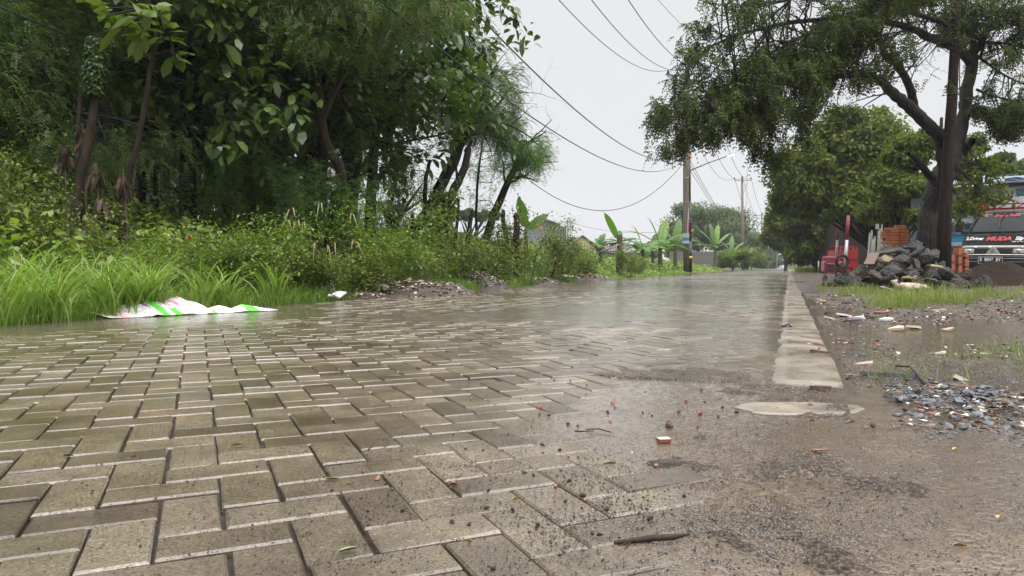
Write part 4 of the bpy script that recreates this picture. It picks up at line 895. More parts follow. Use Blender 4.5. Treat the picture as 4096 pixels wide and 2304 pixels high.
def far_pole(px, Y, army, topy, lab, half=.95):
    x0 = (px - 2048) / F * Y; z0 = gz(px, Y); zt = at(px, army, Y).z - z0; e = empty("utility_pole", (x0, Y, z0), 0, lab, "utility pole", "utility poles along the road")
    MB().tube([(.1, 0, -.2), (.0, 0, zt * .5), (-.1, 0, zt + .5)], [.22, .17, .12], 10).build("pole", M['polewood'], e, smooth=True)
    q = [Vector(e.location) + v for v in pole_arm(e, Vector((-.08, -.15, zt)), -.1, half, (-1, 0, 1))]
    MB().tube([(.45, 0, zt * .72), (.5, 0, at(px, topy, Y).z - z0)], .02, 5).tube([(.1, 0, zt * .86), (.5, 0, zt * .98)], .02, 5).build("earth_wire_spike", M['galv'], e)
    return q
p2 = far_pole(2968, 85, 722, 660, "second utility pole, slim with a three-insulator crossarm, left of the far road end")
p3 = far_pole(3046, 139, 862, 803, "third and furthest utility pole, tiny crossarm above the far trees", 1.3)
far_pole(2272, 150, 887, 862, "tiny distant pole with crossarm beside the grey gable house", 1.4)
def cable(A, B, sag, label, r=.012, n=28, grp="overhead cables"):
    A = Vector(A); B = Vector(B); pts = [A.lerp(B, f) - Vector((0, 0, sag * 4 * f * (1 - f))) for f in np.linspace(0, 1, n)]
    o = MB().tube([p - A for p in pts], r, 5).build("overhead_cable", M['cable'], None, smooth=True, loc=A); return tag(o, label, "cable", grp)
back = [at(1750, -620, 12), at(2130, -380, 16), at(2320, -340, 16)]
cable(at(1960, -330, 14), p1[0], 1.0, "leftmost of the three parallel wires dropping to the insulator in the leaves", .013)
cable(at(2180, -260, 15), p1[1], 1.0, "middle of the three parallel wires crossing the sky", .013)
cable(at(2380, -220, 16), p1[2], .9, "rightmost of the three parallel wires entering the tree crown", .013)
cable(at(2560, -80, 22), at(3000, 330, 40), .3, "faint short wire in the upper sky just left of the tree crown", .008)
pole_hi = at(2731, 622, Y1); pole_mid = at(2731, 645, Y1)
cable(at(1640, -230, 9), pole_hi, 1.15, "upper long black cable crossing the whole sky to the wooden pole", .014)
cable(at(1180, -280, 7), pole_mid, 1.3, "lower long black cable running from above the grove to the wooden pole", .012)
cable(at(-260, -80, 6), at(2050, 655, 30), .62, "twisted cable slanting down across the dark grove from the upper left", .009, 40)
cable(at(2040, 652, 30), at(2730, 657, Y1), 2.25, "deep-sagging cable hanging between the small tree and the wooden pole", .016)
for i, (f, l) in enumerate(((0, "left"), (1, "middle"), (2, "right"))): cable(p1[f], p2[f], (2.3, 2.2, 2.1)[i], "sagging " + l + " conductor between the first and second utility poles", .018)
for i, l in enumerate(("left", "middle", "right")): cable(p2[i], p3[i], 2.0, l + " distant conductor between the second and third poles", .022)
for i, (zz, l) in enumerate(((630, "upper"), (650, "middle"), (672, "lower"))): cable(at(2755, zz, Y1 - .5), at(2960 + 6 * i, 960 + 8 * i, 84), .4, l + " of three slack wires slanting from the street lamp to the second pole", .014)
cable(at(2960, 860, 84), at(2986, 885, 80), .4, "short looping wire joining the second pole and the distant lamp", .014)
cable(at(2280, 888, 150), at(2660, 925, 120), 1.0, "thin far wire running right from the tiny distant pole", .03)

# ------------------------------------------------------------------ far trees, houses and hedge
def clump_crown(rad, ncl, per_cl, L, W, fill=.75, flat=.75, csz=.34):
    C_ = rand_dirs(ncl) * (rng.random((ncl, 1)) ** .4) * fill * np.array(rad); C_[:, 2] = np.where(C_[:, 2] < -rad[2] * .5, C_[:, 2] * .6, C_[:, 2])
    m = ncl * per_cl; d = rand_dirs(m); rr = csz * min(rad) * (np.repeat(rng.uniform(.35, 1.25, ncl), per_cl) * rng.uniform(.45, 1.15, m))[:, None]
    P_ = np.repeat(C_, per_cl, 0) + d * rr * np.array([1.15, 1.15, flat])
    D_ = d * .6 + rand_dirs(m) * .7 - np.array([0, 0, .35]); V_, F_ = leaves(P_, D_, d + rng.normal(0, .5, (m, 3)) + np.array([0, 0, .5]), L * rng.uniform(.6, 1.3, m), W * rng.uniform(.7, 1.3, m), .12, .45, .1)
    tone = np.clip(np.repeat(rng.normal(.45, .17, ncl), per_cl) + rng.normal(0, .13, m), 0, 1); return V_, F_, per(tone, 4), C_
def clump_tree(name, px, Y, cy, rad, ncl, per_cl, L, W, label, mt, cat="tree", group=None, tr=.25, nbr=9, z0=None, csz=.34):
    x0 = (px - 2048) / F * Y; zb = gz(px, Y) if z0 is None else z0; zc = at(px, cy, Y).z - zb; V_, F_, v_, C_ = clump_crown(rad, ncl, per_cl, L, W, csz=csz)
    e = empty(name, (x0, Y, zb), 0, label, cat, group); paths = [(np.array([[0, 0, -.2], [.1, 0, zc * .4], [0, 0, zc]]), np.array([tr, tr * .8, tr * .4]))]
    for i in rng.choice(len(C_), min(nbr, len(C_)), replace=False):
        q = C_[i] + [0, 0, zc]; s0 = np.array([.05, 0, zc * rng.uniform(.3, .6)]); paths.append((np.array([s0, (s0 + q) / 2 + rng.normal(0, .1, 3), q]), np.array([tr * .4, tr * .25, tr * .08])))
    Vt, Ft = tubes(paths, 7); mesh_np("trunk", Vt, Ft, M['bark'], e, smooth=True); mesh_np("crown", V_ + [0, 0, zc], F_, mt, e, v=v_); return e
G = "trees beyond the left side of the road"
clump_tree("round_tree", 2790, 98, 905, (6.2, 5, 4.0), 50, 500, .30, .2, "broad round-crowned tree behind the wooden pole and bananas", M['farleaf'], group=G)
clump_tree("round_tree", 2905, 106, 925, (6.2, 5, 4.6), 50, 480, .30, .2, "round-crowned tree right behind the second utility pole", M['farleaf'], group=G)
clump_tree("round_tree", 2710, 92, 965, (3.0, 3, 2.4), 24, 380, .3, .2, "smaller rounded tree at the left shoulder of the big round crowns", M['farleaf'], group=G)
clump_tree("small_tree", 2985, 92, 990, (3.2, 2.6, 2.6), 34, 380, .22, .15, "smaller tree on the bank to the right of the second utility pole", M['farleaf'], group=G)
clump_tree("flowering_bush", 2930, 62, 1032, (2.6, 1.6, 1.2), 34, 420, .12, .08, "spreading dense bush with pale blossoms in front of the second utility pole", M['herb'], "bush", z0=.2, tr=.06)
clump_tree("flowering_bush", 3005, 85, 1034, (2.8, 1.6, 1.7), 34, 380, .14, .09, "tall dark bush leaning over the road edge beneath the third pole", M['herb2'], "bush", z0=.1, tr=.07)
clump_tree("small_tree", 1560, 24, 800, (1.9, 1.5, 1.9), 20, 380, .09, .035, "light olive-green tree seen between the dark grove and the leaning trunks", M['farleaf'], group=G)
e = clump_tree("umbrella_tree", 1880, 75, 862, (4.6, 3.2, .9), 36, 380, .20, .14, "distant flat-topped spreading tree behind the leaning trunks", M['rain'], group=G, tr=.3, nbr=16)
clump_tree("low_tree", 2560, 120, 1010, (7, 3, 2.0), 30, 260, .4, .26, "low distant tree line behind the bananas left of the pole", M['farleaf'], group=G)
clump_tree("low_tree", 2300, 110, 985, (5, 3, 1.8), 24, 260, .35, .24, "low distant tree beside the yellow house", M['farleaf'], group=G)
G = "trees closing the far end of the road"
for (px, Y, cy, rad, lab) in ((3095, 165, 1000, (6, 4, 4.6), "hazy dark tree at the far road end, directly above the pale blue gate"), (3150, 175, 1005, (6, 4, 4.6), "hazy tree at the far road end right of the pale blue gate"), (3060, 150, 1030, (4, 3, 3), "low hazy tree at the far road end left of the pale blue gate"), (3215, 160, 1010, (5, 4, 5), "hazy tree at the far end behind the wooden frame")):
    clump_tree("distant_tree", px, Y, cy, rad, 40, 280, .5, .34, lab, M['farleaf'], group=G, z0=.2)
# houses on the left
M['greywall'] = mat("grey_rendered_wall", (.17, .175, .19), (.24, .245, .26), 2, .8); M['yellowwall'] = mat("yellow_wall", (.5, .46, .2), (.6, .55, .28), 3, .8)
M['tile'] = mat("dull_roof_tiles", (.16, .13, .13), (.25, .21, .20), 6, .8); M['whitewall'] = mat("white_wall", (.5, .5, .48), (.65, .65, .62), 3, .8)
Yh = 70; a0 = at(2100, 905, Yh); a1 = at(2175, 878, Yh); a2 = at(2240, 900, Yh); a3 = at(2266, 910, Yh)
e = empty("house", (a0.x, Yh, 0), 0, "grey gable-walled house behind the overgrown bank, with an orange tank bracketed on it", "house")
pr = [(a0.x, 0), (a3.x, 0), (a3.x, a3.z), (a2.x, a2.z), (a1.x, a1.z), (a0.x, a0.z)]; pr = [(x - a0.x, z) for x, z in pr]
MB().add([(x, 0, z) for x, z in pr] + [(x, 7, z) for x, z in pr], [(0, 1, 2, 3, 4, 5), tuple(range(11, 5, -1))] + [(i, 6 + i, 6 + (i + 1) % 6, (i + 1) % 6) for i in range(6)]).build("wall", M['greywall'], e)
MB().bar((pr[5][0] - .15, -.1, pr[5][1]), (pr[4][0], -.1, pr[4][1] + .08), .3, .12).bar((pr[4][0], -.1, pr[4][1] + .08), (pr[3][0], -.1, pr[3][1] + .05), .3, .12).build("roof_edge", M['tile'], e)
tk = at(2161, 905, Yh - .6) - Vector(e.location); M['tank'] = mat("orange_tank_plastic", (.8, .10, .03), None, 5, .4)
MB().tube([tk - Vector((0, 0, .16)), tk + Vector((0, 0, .10)), tk + Vector((0, 0, .17))], [.2, .2, .12], 12).build("water_tank", M['tank'], e); MB().bar(tk - Vector((.2, -.5, -.12)), tk - Vector((.2, -.5, -.6)), .05).build("tank_bracket", M['galv'], e)
Yh = 85; a = at(2310, 975, Yh); e = empty("house", (a.x, Yh, 0), 0, "low house with a pale yellow gable wall behind the small banana plants", "house")
MB().add([(-1.4, 0, 0), (2.2, 0, 0), (2.2, 0, 2.4), (.6, 0, a.z + .9), (-1.4, 0, 2.4), (-1.4, 6, 0), (2.2, 6, 0), (2.2, 6, 2.4), (.6, 6, a.z + .9), (-1.4, 6, 2.4)], [(0, 1, 2, 3, 4), (9, 8, 7, 6, 5), (0, 5, 6, 1), (1, 6, 7, 2), (4, 9, 5, 0)]).build("wall", M['yellowwall'], e)
MB().bar((-1.6, 3, 2.4), (.6, 3, a.z + 1.0), 6.6, .1).bar((.6, 3, a.z + 1.0), (3.0, 3, 2.3), 6.6, .1).build("roof", M['tile'], e)
Yh = 90; a = at(2400, 960, Yh); e = empty("house", (a.x, Yh, 0), 0, "low white house with brown tiled roof behind the plank fence", "house")
MB().box((1, 3, 1.1), (7, 6, 2.2)).build("wall", M['whitewall'], e); MB().add([(-3, -.4, 2.15), (5, -.4, 2.15), (4, 3, 3.5), (-2, 3, 3.5), (-3, 6.4, 2.15), (5, 6.4, 2.15)], [(0, 1, 2, 3), (4, 3, 2, 5), (0, 3, 4), (1, 5, 2), (0, 4, 5, 1)]).build("roof", M['tile'], e)
a = at(2835, 985, 62); e = empty("brick_wall", (a.x, 66, 0), 0, "weathered grey block wall glimpsed between banana plants right of the wooden pole", "wall")
M['block'] = mat("mossy_blocks", (.10, .09, .08), (.2, .19, .17), 8, .85, stretch=(1, 1, 6)); MB().box((0, 0, .9), (5, .2, 1.8)).build("wall_blocks", M['block'], e)
b = MB(); [b.box((0, -.005, .2 + .28 * i), (5.02, .22, .02)) for i in range(6)]; b.build("coping", M['greywall'], e)
# plank fence with post
Yf = 25; e = empty("plank_fence", tuple(bank_pt(2430, Yf)), 0, "short leaning fence of reddish brown planks between the banana plants and a thick post", "fence"); o_ = Vector(e.location)
b = MB()
for i in range(10):
    px = 2412 + i * 6.4; f = i / 9; t_ = at(px, 969 + rng.normal(0, 2), o_.y) - o_; q = at(px - 4, 1035 - 12 * f, o_.y) - o_; b.bar(q, t_, .045, .02)
b.build("planks", mat("red_brown_planks", (.07, .035, .022), (.17, .09, .06), 8, .7, island=.3), e)
MB().bar(at(2408, 1010, o_.y - .04) - o_, at(2470, 1005, o_.y - .04) - o_, .05, .03).build("rail", M['bark_l'], e)
pz = at(2477, 940, o_.y - .1) - o_; MB().tube([(pz.x, pz.y, -.3), (pz.x + .02, pz.y, pz.z)], [.12, .10], 9).build("post", M['bark_l'], e, smooth=True)
MB().tube([(pz.x, pz.y - .1, pz.z - .35), (pz.x + .38, pz.y - .4, -.05)], .03, 6).build("brace", M['stem'], e)
MB().tube([at(2393, 1010, o_.y - .3) - o_, at(2440, 993, o_.y - .3) - o_, at(2476, 979, o_.y - .2) - o_], .03, 6).build("tied_pipe", M['greywall'], e, smooth=True)

# ------------------------------------------------------------------ big forked tree over the verge (traced limbs, then grown twigs)
def zp(X, Y_): return (2900 + X / 1.26, Y_ / 1.26)
BT = 15.0
limb = [
 ([(3705, 1120), (3715, 1020), zp(1035, 1150), zp(1050, 1000), zp(1085, 900), zp(1120, 850), zp(1150, 780), zp(1180, 720)], (.30, .25, .225, .22, .22, .19, .15), 15, 15),     # 0 trunk
 ([zp(1120, 860), zp(1100, 760), zp(1090, 705), zp(1030, 640), zp(960, 565), zp(880, 500), zp(820, 440), zp(740, 385), zp(600, 375), zp(450, 405), zp(330, 415), zp(200, 440), zp(60, 480), zp(-60, 540), zp(-160, 590)], (.16, .14, .125, .115, .10, .075, .055, .042, .032, .024, .014), 15, 12.6),
 ([zp(1010, 620), zp(955, 540), zp(930, 440), zp(870, 330), zp(800, 270), zp(770, 180), zp(700, 50), zp(640, -60), zp(560, -180)], (.10, .085, .075, .06, .05, .035, .02), 14.8, 13.6),
 ([zp(1150, 800), zp(1190, 640), zp(1215, 500), zp(1235, 400), zp(1250, 280), zp(1285, 210), zp(1310, 160)], (.15, .13, .12, .115, .11, .09, .05), 15.0, 15.3),           # 3 right main, broken end
 ([zp(1250, 330), zp(1190, 265), zp(1100, 215), zp(1010, 180), zp(950, 150), zp(860, 120), zp(700, 95), zp(500, 98), zp(300, 120), zp(120, 160), zp(-60, 230), zp(-200, 330)], (.10, .09, .085, .07, .055, .045, .035, .025, .015), 15.2, 13.0),
 ([zp(1230, 300), zp(1140, 155), zp(1060, 100), zp(940, 60), zp(850, 20), zp(700, -20), zp(520, -40), zp(330, 0)], (.07, .06, .05, .04, .03, .02, .012), 15.2, 12.2),
 ([zp(860, 60), zp(870, -10), zp(880, -120), zp(850, -260)], (.05, .045, .035, .02), 14.6, 14.0),
 ([zp(1195, 780), zp(1225, 735), zp(1245, 712)], (.09, .08, .07), 15.0, 14.7),
 ([zp(1050, 910), zp(1000, 850), zp(960, 800), zp(925, 775)], (.085, .07, .06, .045), 15, 14.6),
 ([zp(1215, 750), zp(1280, 725), zp(1310, 708)], (.03, .02, .01), 15, 14.8),
 ([zp(450, 405), zp(330, 455), zp(220, 470), zp(130, 520), zp(40, 640), zp(-20, 720)], (.03, .022, .016, .01), 13.8, 12.8),
 ([zp(620, 375), zp(622, 440), zp(615, 475), zp(580, 580), zp(555, 660), zp(480, 730), zp(420, 780)], (.025, .022, .018, .008), 14, 13.6),
 ([zp(615, 475), zp(655, 530), zp(690, 590), zp(680, 680), zp(650, 720)], (.018, .014, .006), 14, 13.8),
 ([zp(500, 100), zp(430, 160), zp(300, 230), zp(130, 330), zp(-40, 470), zp(-150, 560)], (.03, .025, .015, .008), 13.8, 12.2),
 ([zp(1270, 280), zp(1350, 340), zp(1430, 390), zp(1500, 420), zp(1580, 450)], (.03, .022, .015, .008), 15.2, 14.4),
 ([zp(1265, 450), zp(1340, 480), zp(1420, 500), zp(1520, 520), zp(1600, 600)], (.03, .02, .014, .008), 15.2, 14.6),
 ([zp(1280, 210), zp(1380, 215), zp(1480, 230), zp(1600, 200)], (.03, .02, .01), 15.2, 14.6),
 ([zp(940, 330), zp(1010, 420), zp(1120, 540)], (.014, .018, .02), 15, 15),
 ([zp(740, 385), zp(640, 340), zp(500, 280), zp(420, 180), zp(360, 80)], (.035, .03, .022, .012), 14.2, 13.2),
 ([zp(1255, 210), zp(1200, 90), zp(1190, -80), zp(1230, -250)], (.04, .03, .025, .012), 15.2, 15.5),
 ([zp(1285, 300), zp(1320, 160), zp(1350, 20), zp(1450, -160)], (.035, .025, .02, .01), 15.2, 15.0),
]
L_ = [px_path(*a) for a in limb]; L_[0][0][0][2] = -.15
paths = list(L_); tips = []
for (i, f0, f1, ns, ln, lvl, kids, up, bias) in (
    (1, .40, 1, 34, 1.0, 2, (3, 3), -.02, (-.2, 0, -.1)), (2, .25, 1, 22, 1.1, 2, (3, 3), .05, (0, 0, 0)), (4, .15, 1, 40, 1.1, 2, (3, 3), .0, (-.15, 0, -.1)), (5, .05, 1, 34, 1.1, 2, (3, 3), .05, (-.1, 0, 0)),
    (6, .2, 1, 12, 1.1, 2, (3, 3), .05, (0, 0, 0)), (10, .2, 1, 18, .9, 2, (3, 3), -.1, (0, 0, -.2)), (11, .3, 1, 6, .5, 1, (3,), -.1, (0, 0, -.2)), (12, .4, 1, 3, .4, 1, (3,), -.1, (0, 0, -.2)), (13, .15, 1, 26, 1.0, 2, (3, 3), -.05, (-.1, 0, -.1)),
    (14, .1, 1, 12, .8, 2, (3, 3), -.05, DN), (15, .1, 1, 12, .8, 2, (3, 3), -.08, DN), (16, .1, 1, 12, .9, 2, (3, 3), 0, DN), (18, .1, 1, 18, .9, 2, (3, 3), 0, (0, 0, 0)), (19, .2, 1, 10, .9, 2, (3, 3), .05, (0, 0, 0)), (20, .1, 1, 16, .9, 2, (3, 3), .02, (.2, 0, 0)), (3, .75, .95, 6, .5, 1, (3,), .1, (0, 0, 0)), (9, .4, 1, 2, .3, 1, (2,), 0, (0, 0, 0))):
    side_shoots(L_[i], f0, f1, ns, ln, lvl, tips, paths, kids, up, 1.0, bias, r=.016, wob=.17)
# the dense outer curtain of the crown, hanging left over the road
for q in range(72):
    px, py = rng.uniform(2620, 3180), rng.uniform(-250, 520)
    if px < 2620 + max(0, abs(py - 200) - 330) * .8 or (py > 420 and px > 2900): continue
    Yq = rng.uniform(12.0, 14.2); c0 = np.array(at(px, py, Yq)); src_ = L_[(1, 13, 4, 5)[q % 4]][0]; j = np.argmin(np.linalg.norm(src_ - c0, axis=1))
    a_ = src_[j]; paths.append((np.array([a_, (a_ + c0) / 2 + [0, 0, .12], c0]), np.array([.014, .011, .007])))
    grow(c0, unit(c0 - a_ + rng.normal(0, .2, 3)), .5, .008, 1, paths, tips, (4,), .9, -.05, .2)
o_ = L_[0][0][0].copy(); TP, TD = tipsnp(tips); print("rain tree tips", len(TP))
RP = [(2600, 380), (2640, 330), (2700, 260), (2720, 200), (2700, 130), (2780, 60), (2830, -60), (2780, -900), (4700, -900), (4700, 620), (4096, 520), (3960, 560), (3900, 440), (3700, 330), (3450, 320), (3380, 520), (3250, 600), (3060, 680), (3020, 640), (2960, 520), (2860, 540), (2740, 585), (2650, 625), (2590, 610)]
k_ = inside(TP, RP); TP, TD = TP[k_], TD[k_]
paths = [q for q in paths if q[1][0] > .035 or inside(q[0][-1:], RP)[0]]
keep_ = (fbm(TP[:, 0] * 1.7 + TP[:, 1], TP[:, 2] * 1.7, 91, 3) > -.10); TP, TD = TP[keep_], TD[keep_]; print("kept", len(TP))
m = len(TP) * 3; P_ = np.repeat(TP, 3, 0) + rng.normal(0, .035, (m, 3)) - o_; D_ = np.repeat(TD, 3, 0) * .3 + rand_dirs(m) * .6 + [0, 0, -.5]
V_, F_ = pinnate(P_, D_, rng.uniform(.14, .26, m), 5, .060, .028, .4); v_ = per(np.repeat(np.clip(np.repeat(rng.normal(.42, .2, len(TP)), 3) + rng.normal(0, .1, m), 0, 1), 10), 4)
big = make_tree("rain_tree", local(paths, o_), [(V_, F_, v_)], tuple(o_), M['bark_b'], M['rain'], "large forked tree with dark furrowed trunk behind the rock pile, limbs arching left", "tree", n=9)
# dry snag against the trunk
e = empty("dead_branch", tuple(at(3765, 700, 14.7)), 0, "thin pale broken branch stub standing upright in the big tree's fork", "branch"); q0 = Vector(e.location)
MB().tube([Vector((0, 0, -.5)), at(3763, 560, 14.7) - q0, at(3766, 470, 14.7) - q0], [.05, .04, .03], 8).build("stub", M['bark_l'], e, smooth=True)
# tall round timber standing in front of the tree
Yp = 14.2; b0 = gnd(3775, 1130); x0 = (3775 - 2048) / F * Yp; e = empty("timber_pole", (x0, Yp, -.05), 0, "tall reddish black timber pole standing in front of the big forked tree", "timber pole"); q0 = Vector(e.location)
MB().tube([Vector((0, 0, -.1)), at(3777, 900, Yp) - q0, at(3790, 650, Yp) - q0, at(3808, 400, Yp) - q0, at(3818, 200, Yp) - q0, at(3824, 0, Yp) - q0, at(3832, -500, Yp) - q0], [.140, .128, .108, .095, .085, .077, .065], 16).build("shaft", M['poledark'], e, smooth=True)
MB().tube([at(3840, 560, Yp) - q0, at(3838, 250, Yp) - q0, at(3842, -100, Yp) - q0], .010, 5).build("hanging_wire", M['cable'], e)
b = MB()
for (px, py) in ((3815, 760), (3800, 900), (3828, 120), (3812, 480), (3790, 1000), (3822, 330)): p_ = at(px, py, Yp - .12) - q0; b.tube([p_ + Vector((0, .04, 0)), p_ - Vector((.01, .03, -.01))], [.03, .012], 7)
b.build("knots", M['bark_l'], e)

# ------------------------------------------------------------------ trees along the right side
G = "trees lining the right side of the road"
def row_tree(name, px, Y, lobes, ncl, per_cl, L, W, label, mt, tr=.16, csz=.42, trunks=((0, 0),)):
    x0 = (px - 2048) / F * Y; zb = max(gz(px, Y), 0); e = empty(name, (x0, Y, zb), 0, label, "tree", G); parts = []; paths = []
    for (lx, ly, rx, rz_) in lobes:
        c_ = at(lx, ly, Y + rng.uniform(-.5, .5)) - Vector(e.location); s_ = Y / F; V_, F_, v_, C_ = clump_crown((rx * s_, rx * s_ * .8, rz_ * s_), ncl, per_cl, L, W, csz=csz); parts.append((V_ + np.array(c_), F_, v_))
        for k_ in range(5):
            q = C_[k_] + np.array(c_); tx = trunks[k_ % len(trunks)]; s0 = np.array([tx[0] * s_, 0, q[2] * .35]); paths.append((np.array([s0, (s0 + q) / 2 + [0, 0, .2], q]), np.array([tr * .5, tr * .3, tr * .1])))
    for tx in trunks:
        h_ = np.array([tx[0] * s_, 0, 0.]); t1 = np.array([tx[1] * s_, 0, (lobes[0][3]) * s_ * 1.4]); paths.append((np.array([h_ - [0, 0, .3], (h_ + t1) / 2 + [.05, 0, 0], t1]), np.array([tr, tr * .85, tr * .6])))
    Vt, Ft = tubes(paths, 8); mesh_np("trunk", Vt, Ft, M['bark'], e, smooth=True); V_, F_, v_ = join(parts); mesh_np("crown", V_, F_, mt, e, v=v_); return e
row_tree("leafy_tree", 3480, 31, [(3420, 560, 230, 150), (3250, 700, 170, 150), (3500, 720, 220, 150), (3370, 820, 200, 90), (3600, 800, 130, 120), (3180, 800, 120, 90)], 34, 420, .20, .13, "big rounded leafy tree in the middle of the right-hand row, lighter on top", M['row'], trunks=((0, 10), (100, 60)))
row_tree("leafy_tree", 3590, 24, [(3640, 600, 120, 110), (3600, 740, 110, 90), (3530, 860, 90, 60), (3690, 870, 60, 50)], 26, 380, .13, .09, "leafy tree with twin bent dark trunks just left of the brick stack", M['row'], tr=.11, trunks=((0, 20), (-45, -80)), csz=.45)
row_tree("leafy_tree", 3260, 44, [(3190, 830, 110, 110), (3270, 930, 150, 110), (3150, 900, 80, 60), (3330, 900, 120, 120), (3230, 1010, 110, 50)], 30, 380, .26, .18, "large-leaved dark tree hung with creepers left of the sheds", M['row'], csz=.45)
row_tree("leafy_tree", 3140, 66, [(3110, 890, 80, 45), (3170, 960, 120, 60), (3095, 950, 60, 30), (3220, 1010, 90, 40)], 22, 320, .34, .22, "tiered large-leaved tree reaching over the far road on the right", M['row'])
row_tree("leafy_tree", 3930, 27, [(3870, 600, 110, 70), (3940, 668, 130, 42), (3840, 690, 60, 40)], 22, 380, .12, .07, "finely leaved tree with dense green crown behind the big forked trunk's right side", M['row'], csz=.45)
row_tree("leafy_tree", 4080, 40, [(4060, 700, 130, 60), (4010, 640, 60, 30), (4180, 680, 120, 70)], 26, 380, .2, .12, "spreading tree at the right frame edge behind the shop roof", M['farleaf'])
# low branches reaching down in front of the shop
e = empty("overhanging_branch", (0, 0, 0), 0, "leafy lower branches drooping in front of the shop banners, right of the timber pole", "branch"); paths, tips = [], []
q0 = np.array(at(3800, 620, 16)); e.location = tuple(q0)
for pts in (([(3800, 640), (3860, 700), (3920, 760), (3960, 800)]), ([(3790, 660), (3840, 720), (3880, 770), (3900, 795)]), ([(3790, 700), (3825, 780), (3840, 830), (3848, 860)]), ([(3800, 620), (3900, 660), (3990, 720), (4010, 750)])):
    pth = px_path(pts, (.03, .02, .008), 16.2, 15.6); paths.append(pth); side_shoots(pth, .2, 1, 6, .34, 1, tips, paths, (4,), -.1, 1.0, DN, r=.01)
TP, TD = tipsnp(tips); V_, F_ = tubes(local(paths, q0), 5); mesh_np("stem", V_, F_, M['bark'], e, smooth=True); m = len(TP) * 3
V_, F_ = leaves(np.repeat(TP, 3, 0) + rng.normal(0, .06, (m, 3)) - q0, np.repeat(TD, 3, 0) * .4 + rand_dirs(m) + [0, 0, -.5], rng.normal(0, .5, (m, 3)) + [0, 0, 1], rng.uniform(.08, .16, m), .06); mesh_np("foliage", V_, F_, M['row'], e, v=per(rng.uniform(.2, .9, m), 4))

# ------------------------------------------------------------------ shop and its banners, far right
M['panel'] = mat("dirty_white_sheeting", (.40, .41, .40), (.62, .62, .60), 5, .55, bump=.01, bscale=6, stretch=(1, 1, 4))
M['cor'] = mat("grey_green_corrugated_sheet", (.13, .18, .19), (.22, .28, .29), 4, .45, metal=.3)
M['tarp'] = mat("dark_blue_tarpaulin", (.012, .02, .10), (.03, .05, .20), 3, .35, bump=.03, bscale=5, stretch=(1, 1, 5))
M['cyan'] = mat("cyan_banner", (.03, .25, .45), (.06, .36, .58), 2, .4, bump=.01, bscale=5); M['navy'] = mat("navy_print", (.02, .05, .16), None, 5, .5)
M['ink'] = mat("black_ink", (.015, .015, .016), None, 5, .6); M['wink'] = mat("white_ink", (.75, .75, .75), None, 5, .6); M['gridp'] = mat("teal_grid_print", (.08, .35, .35), (.12, .45, .43), 5, .5)
A_ = at(3640, 1068, 29); B_ = at(4400, 1068, 25.5); wd = Vector((B_.x - A_.x, B_.y - A_.y, 0)); Lw = wd.length; az = math.atan2(wd.y, wd.x)
shop = empty("shop_building", (A_.x, A_.y, 0), az, "low roadside shop clad in grey sheeting behind the van and the big tree", "building")
def onwall(px, py, off=0):                          # pixel -> local wall coordinates (u, -off, z)
    d = ray(px, py); n_ = Vector((-wd.y, wd.x, 0)).normalized(); p0 = Vector((A_.x, A_.y, 0)) - n_ * off; k_ = (p0 - Vector((0, 0, H))).dot(n_) / d.dot(n_); P = Vector((0, 0, H)) + d * k_; r_ = P - Vector((A_.x, A_.y, 0))
    return (r_.dot(wd.normalized()), -off, P.z)
b = MB(); zt = onwall(3900, 745)[2]
nco = 110
b.add([(Lw * i / nco, (.0, .035)[i % 2], z) for z in (0, zt) for i in range(nco + 1)], [(i, i + 1, nco + 2 + i, nco + 1 + i) for i in range(nco)]); b.build("wall", M['cor'], shop)
MB().box((Lw / 2, 2.6, zt / 2), (Lw, 5, zt - .1)).build("wall", M['cor'], shop); MB().add([(-.3, -.6, zt), (Lw + .3, -.6, zt + .0), (Lw + .3, 5.3, zt + .8), (-.3, 5.3, zt + .8), (-.3, -.6, zt + .06), (Lw + .3, -.6, zt + .06), (Lw + .3, 5.3, zt + .86), (-.3, 5.3, zt + .86)], [(3, 2, 1, 0), (4, 5, 6, 7), (0, 1, 5, 4), (1, 2, 6, 5), (2, 3, 7, 6), (3, 0, 4, 7)]).build("roof", M['cor'], shop)
MB().tube([onwall(3830, 828, .35), onwall(3990, 800, .35), onwall(4250, 770, .35)], .06, 8).build("awning_rail", M['galv'], shop, smooth=True)
c = [onwall(3835, 815, .35), onwall(4060, 790, .5), onwall(4250, 780, .5), onwall(4250, 850, 1.0), onwall(4000, 880, 1.0), onwall(3800, 900, .8)]
MB().add(c, [tuple(range(6))]).build("awning", mat("grey_plastic_awning", (.14, .17, .18), (.24, .28, .28), 3, .35, bump=.02, bscale=4, stretch=(1, 1, 6)), shop)
def quad_banner(name, corners, off, mt, label, nu=24, nv=8, amp=.03, cat="banner"):
    c = [Vector(onwall(px, py, off)) for px, py in corners]; vs = []; o_ = c[0].copy()
    for j in range(nv + 1):
        for i in range(nu + 1):
            f, g_ = i / nu, j / nv; p = (c[0] * (1 - f) + c[1] * f) * (1 - g_) + (c[3] * (1 - f) + c[2] * f) * g_; p = p + Vector((0, amp * float(fbm(f * 5 + g_ * 2, g_ * 4, 81)), amp * .6 * math.sin(f * 9) * g_)); vs.append(p)
    M4 = Matrix.Translation(Vector((A_.x, A_.y, 0))) @ Matrix.Rotation(az, 4, 'Z'); vs = [M4 @ p for p in vs]; w0 = M4 @ o_; vs = [p - w0 for p in vs]
    o = MB().add(vs, [(j * (nu + 1) + i, j * (nu + 1) + i + 1, (j + 1) * (nu + 1) + i + 1, (j + 1) * (nu + 1) + i) for j in range(nv) for i in range(nu)]).build(name, mt, None, smooth=True, loc=w0)
    md = o.modifiers.new("thickness", 'SOLIDIFY'); md.thickness = .004
    return tag(o, label, cat) if label else o
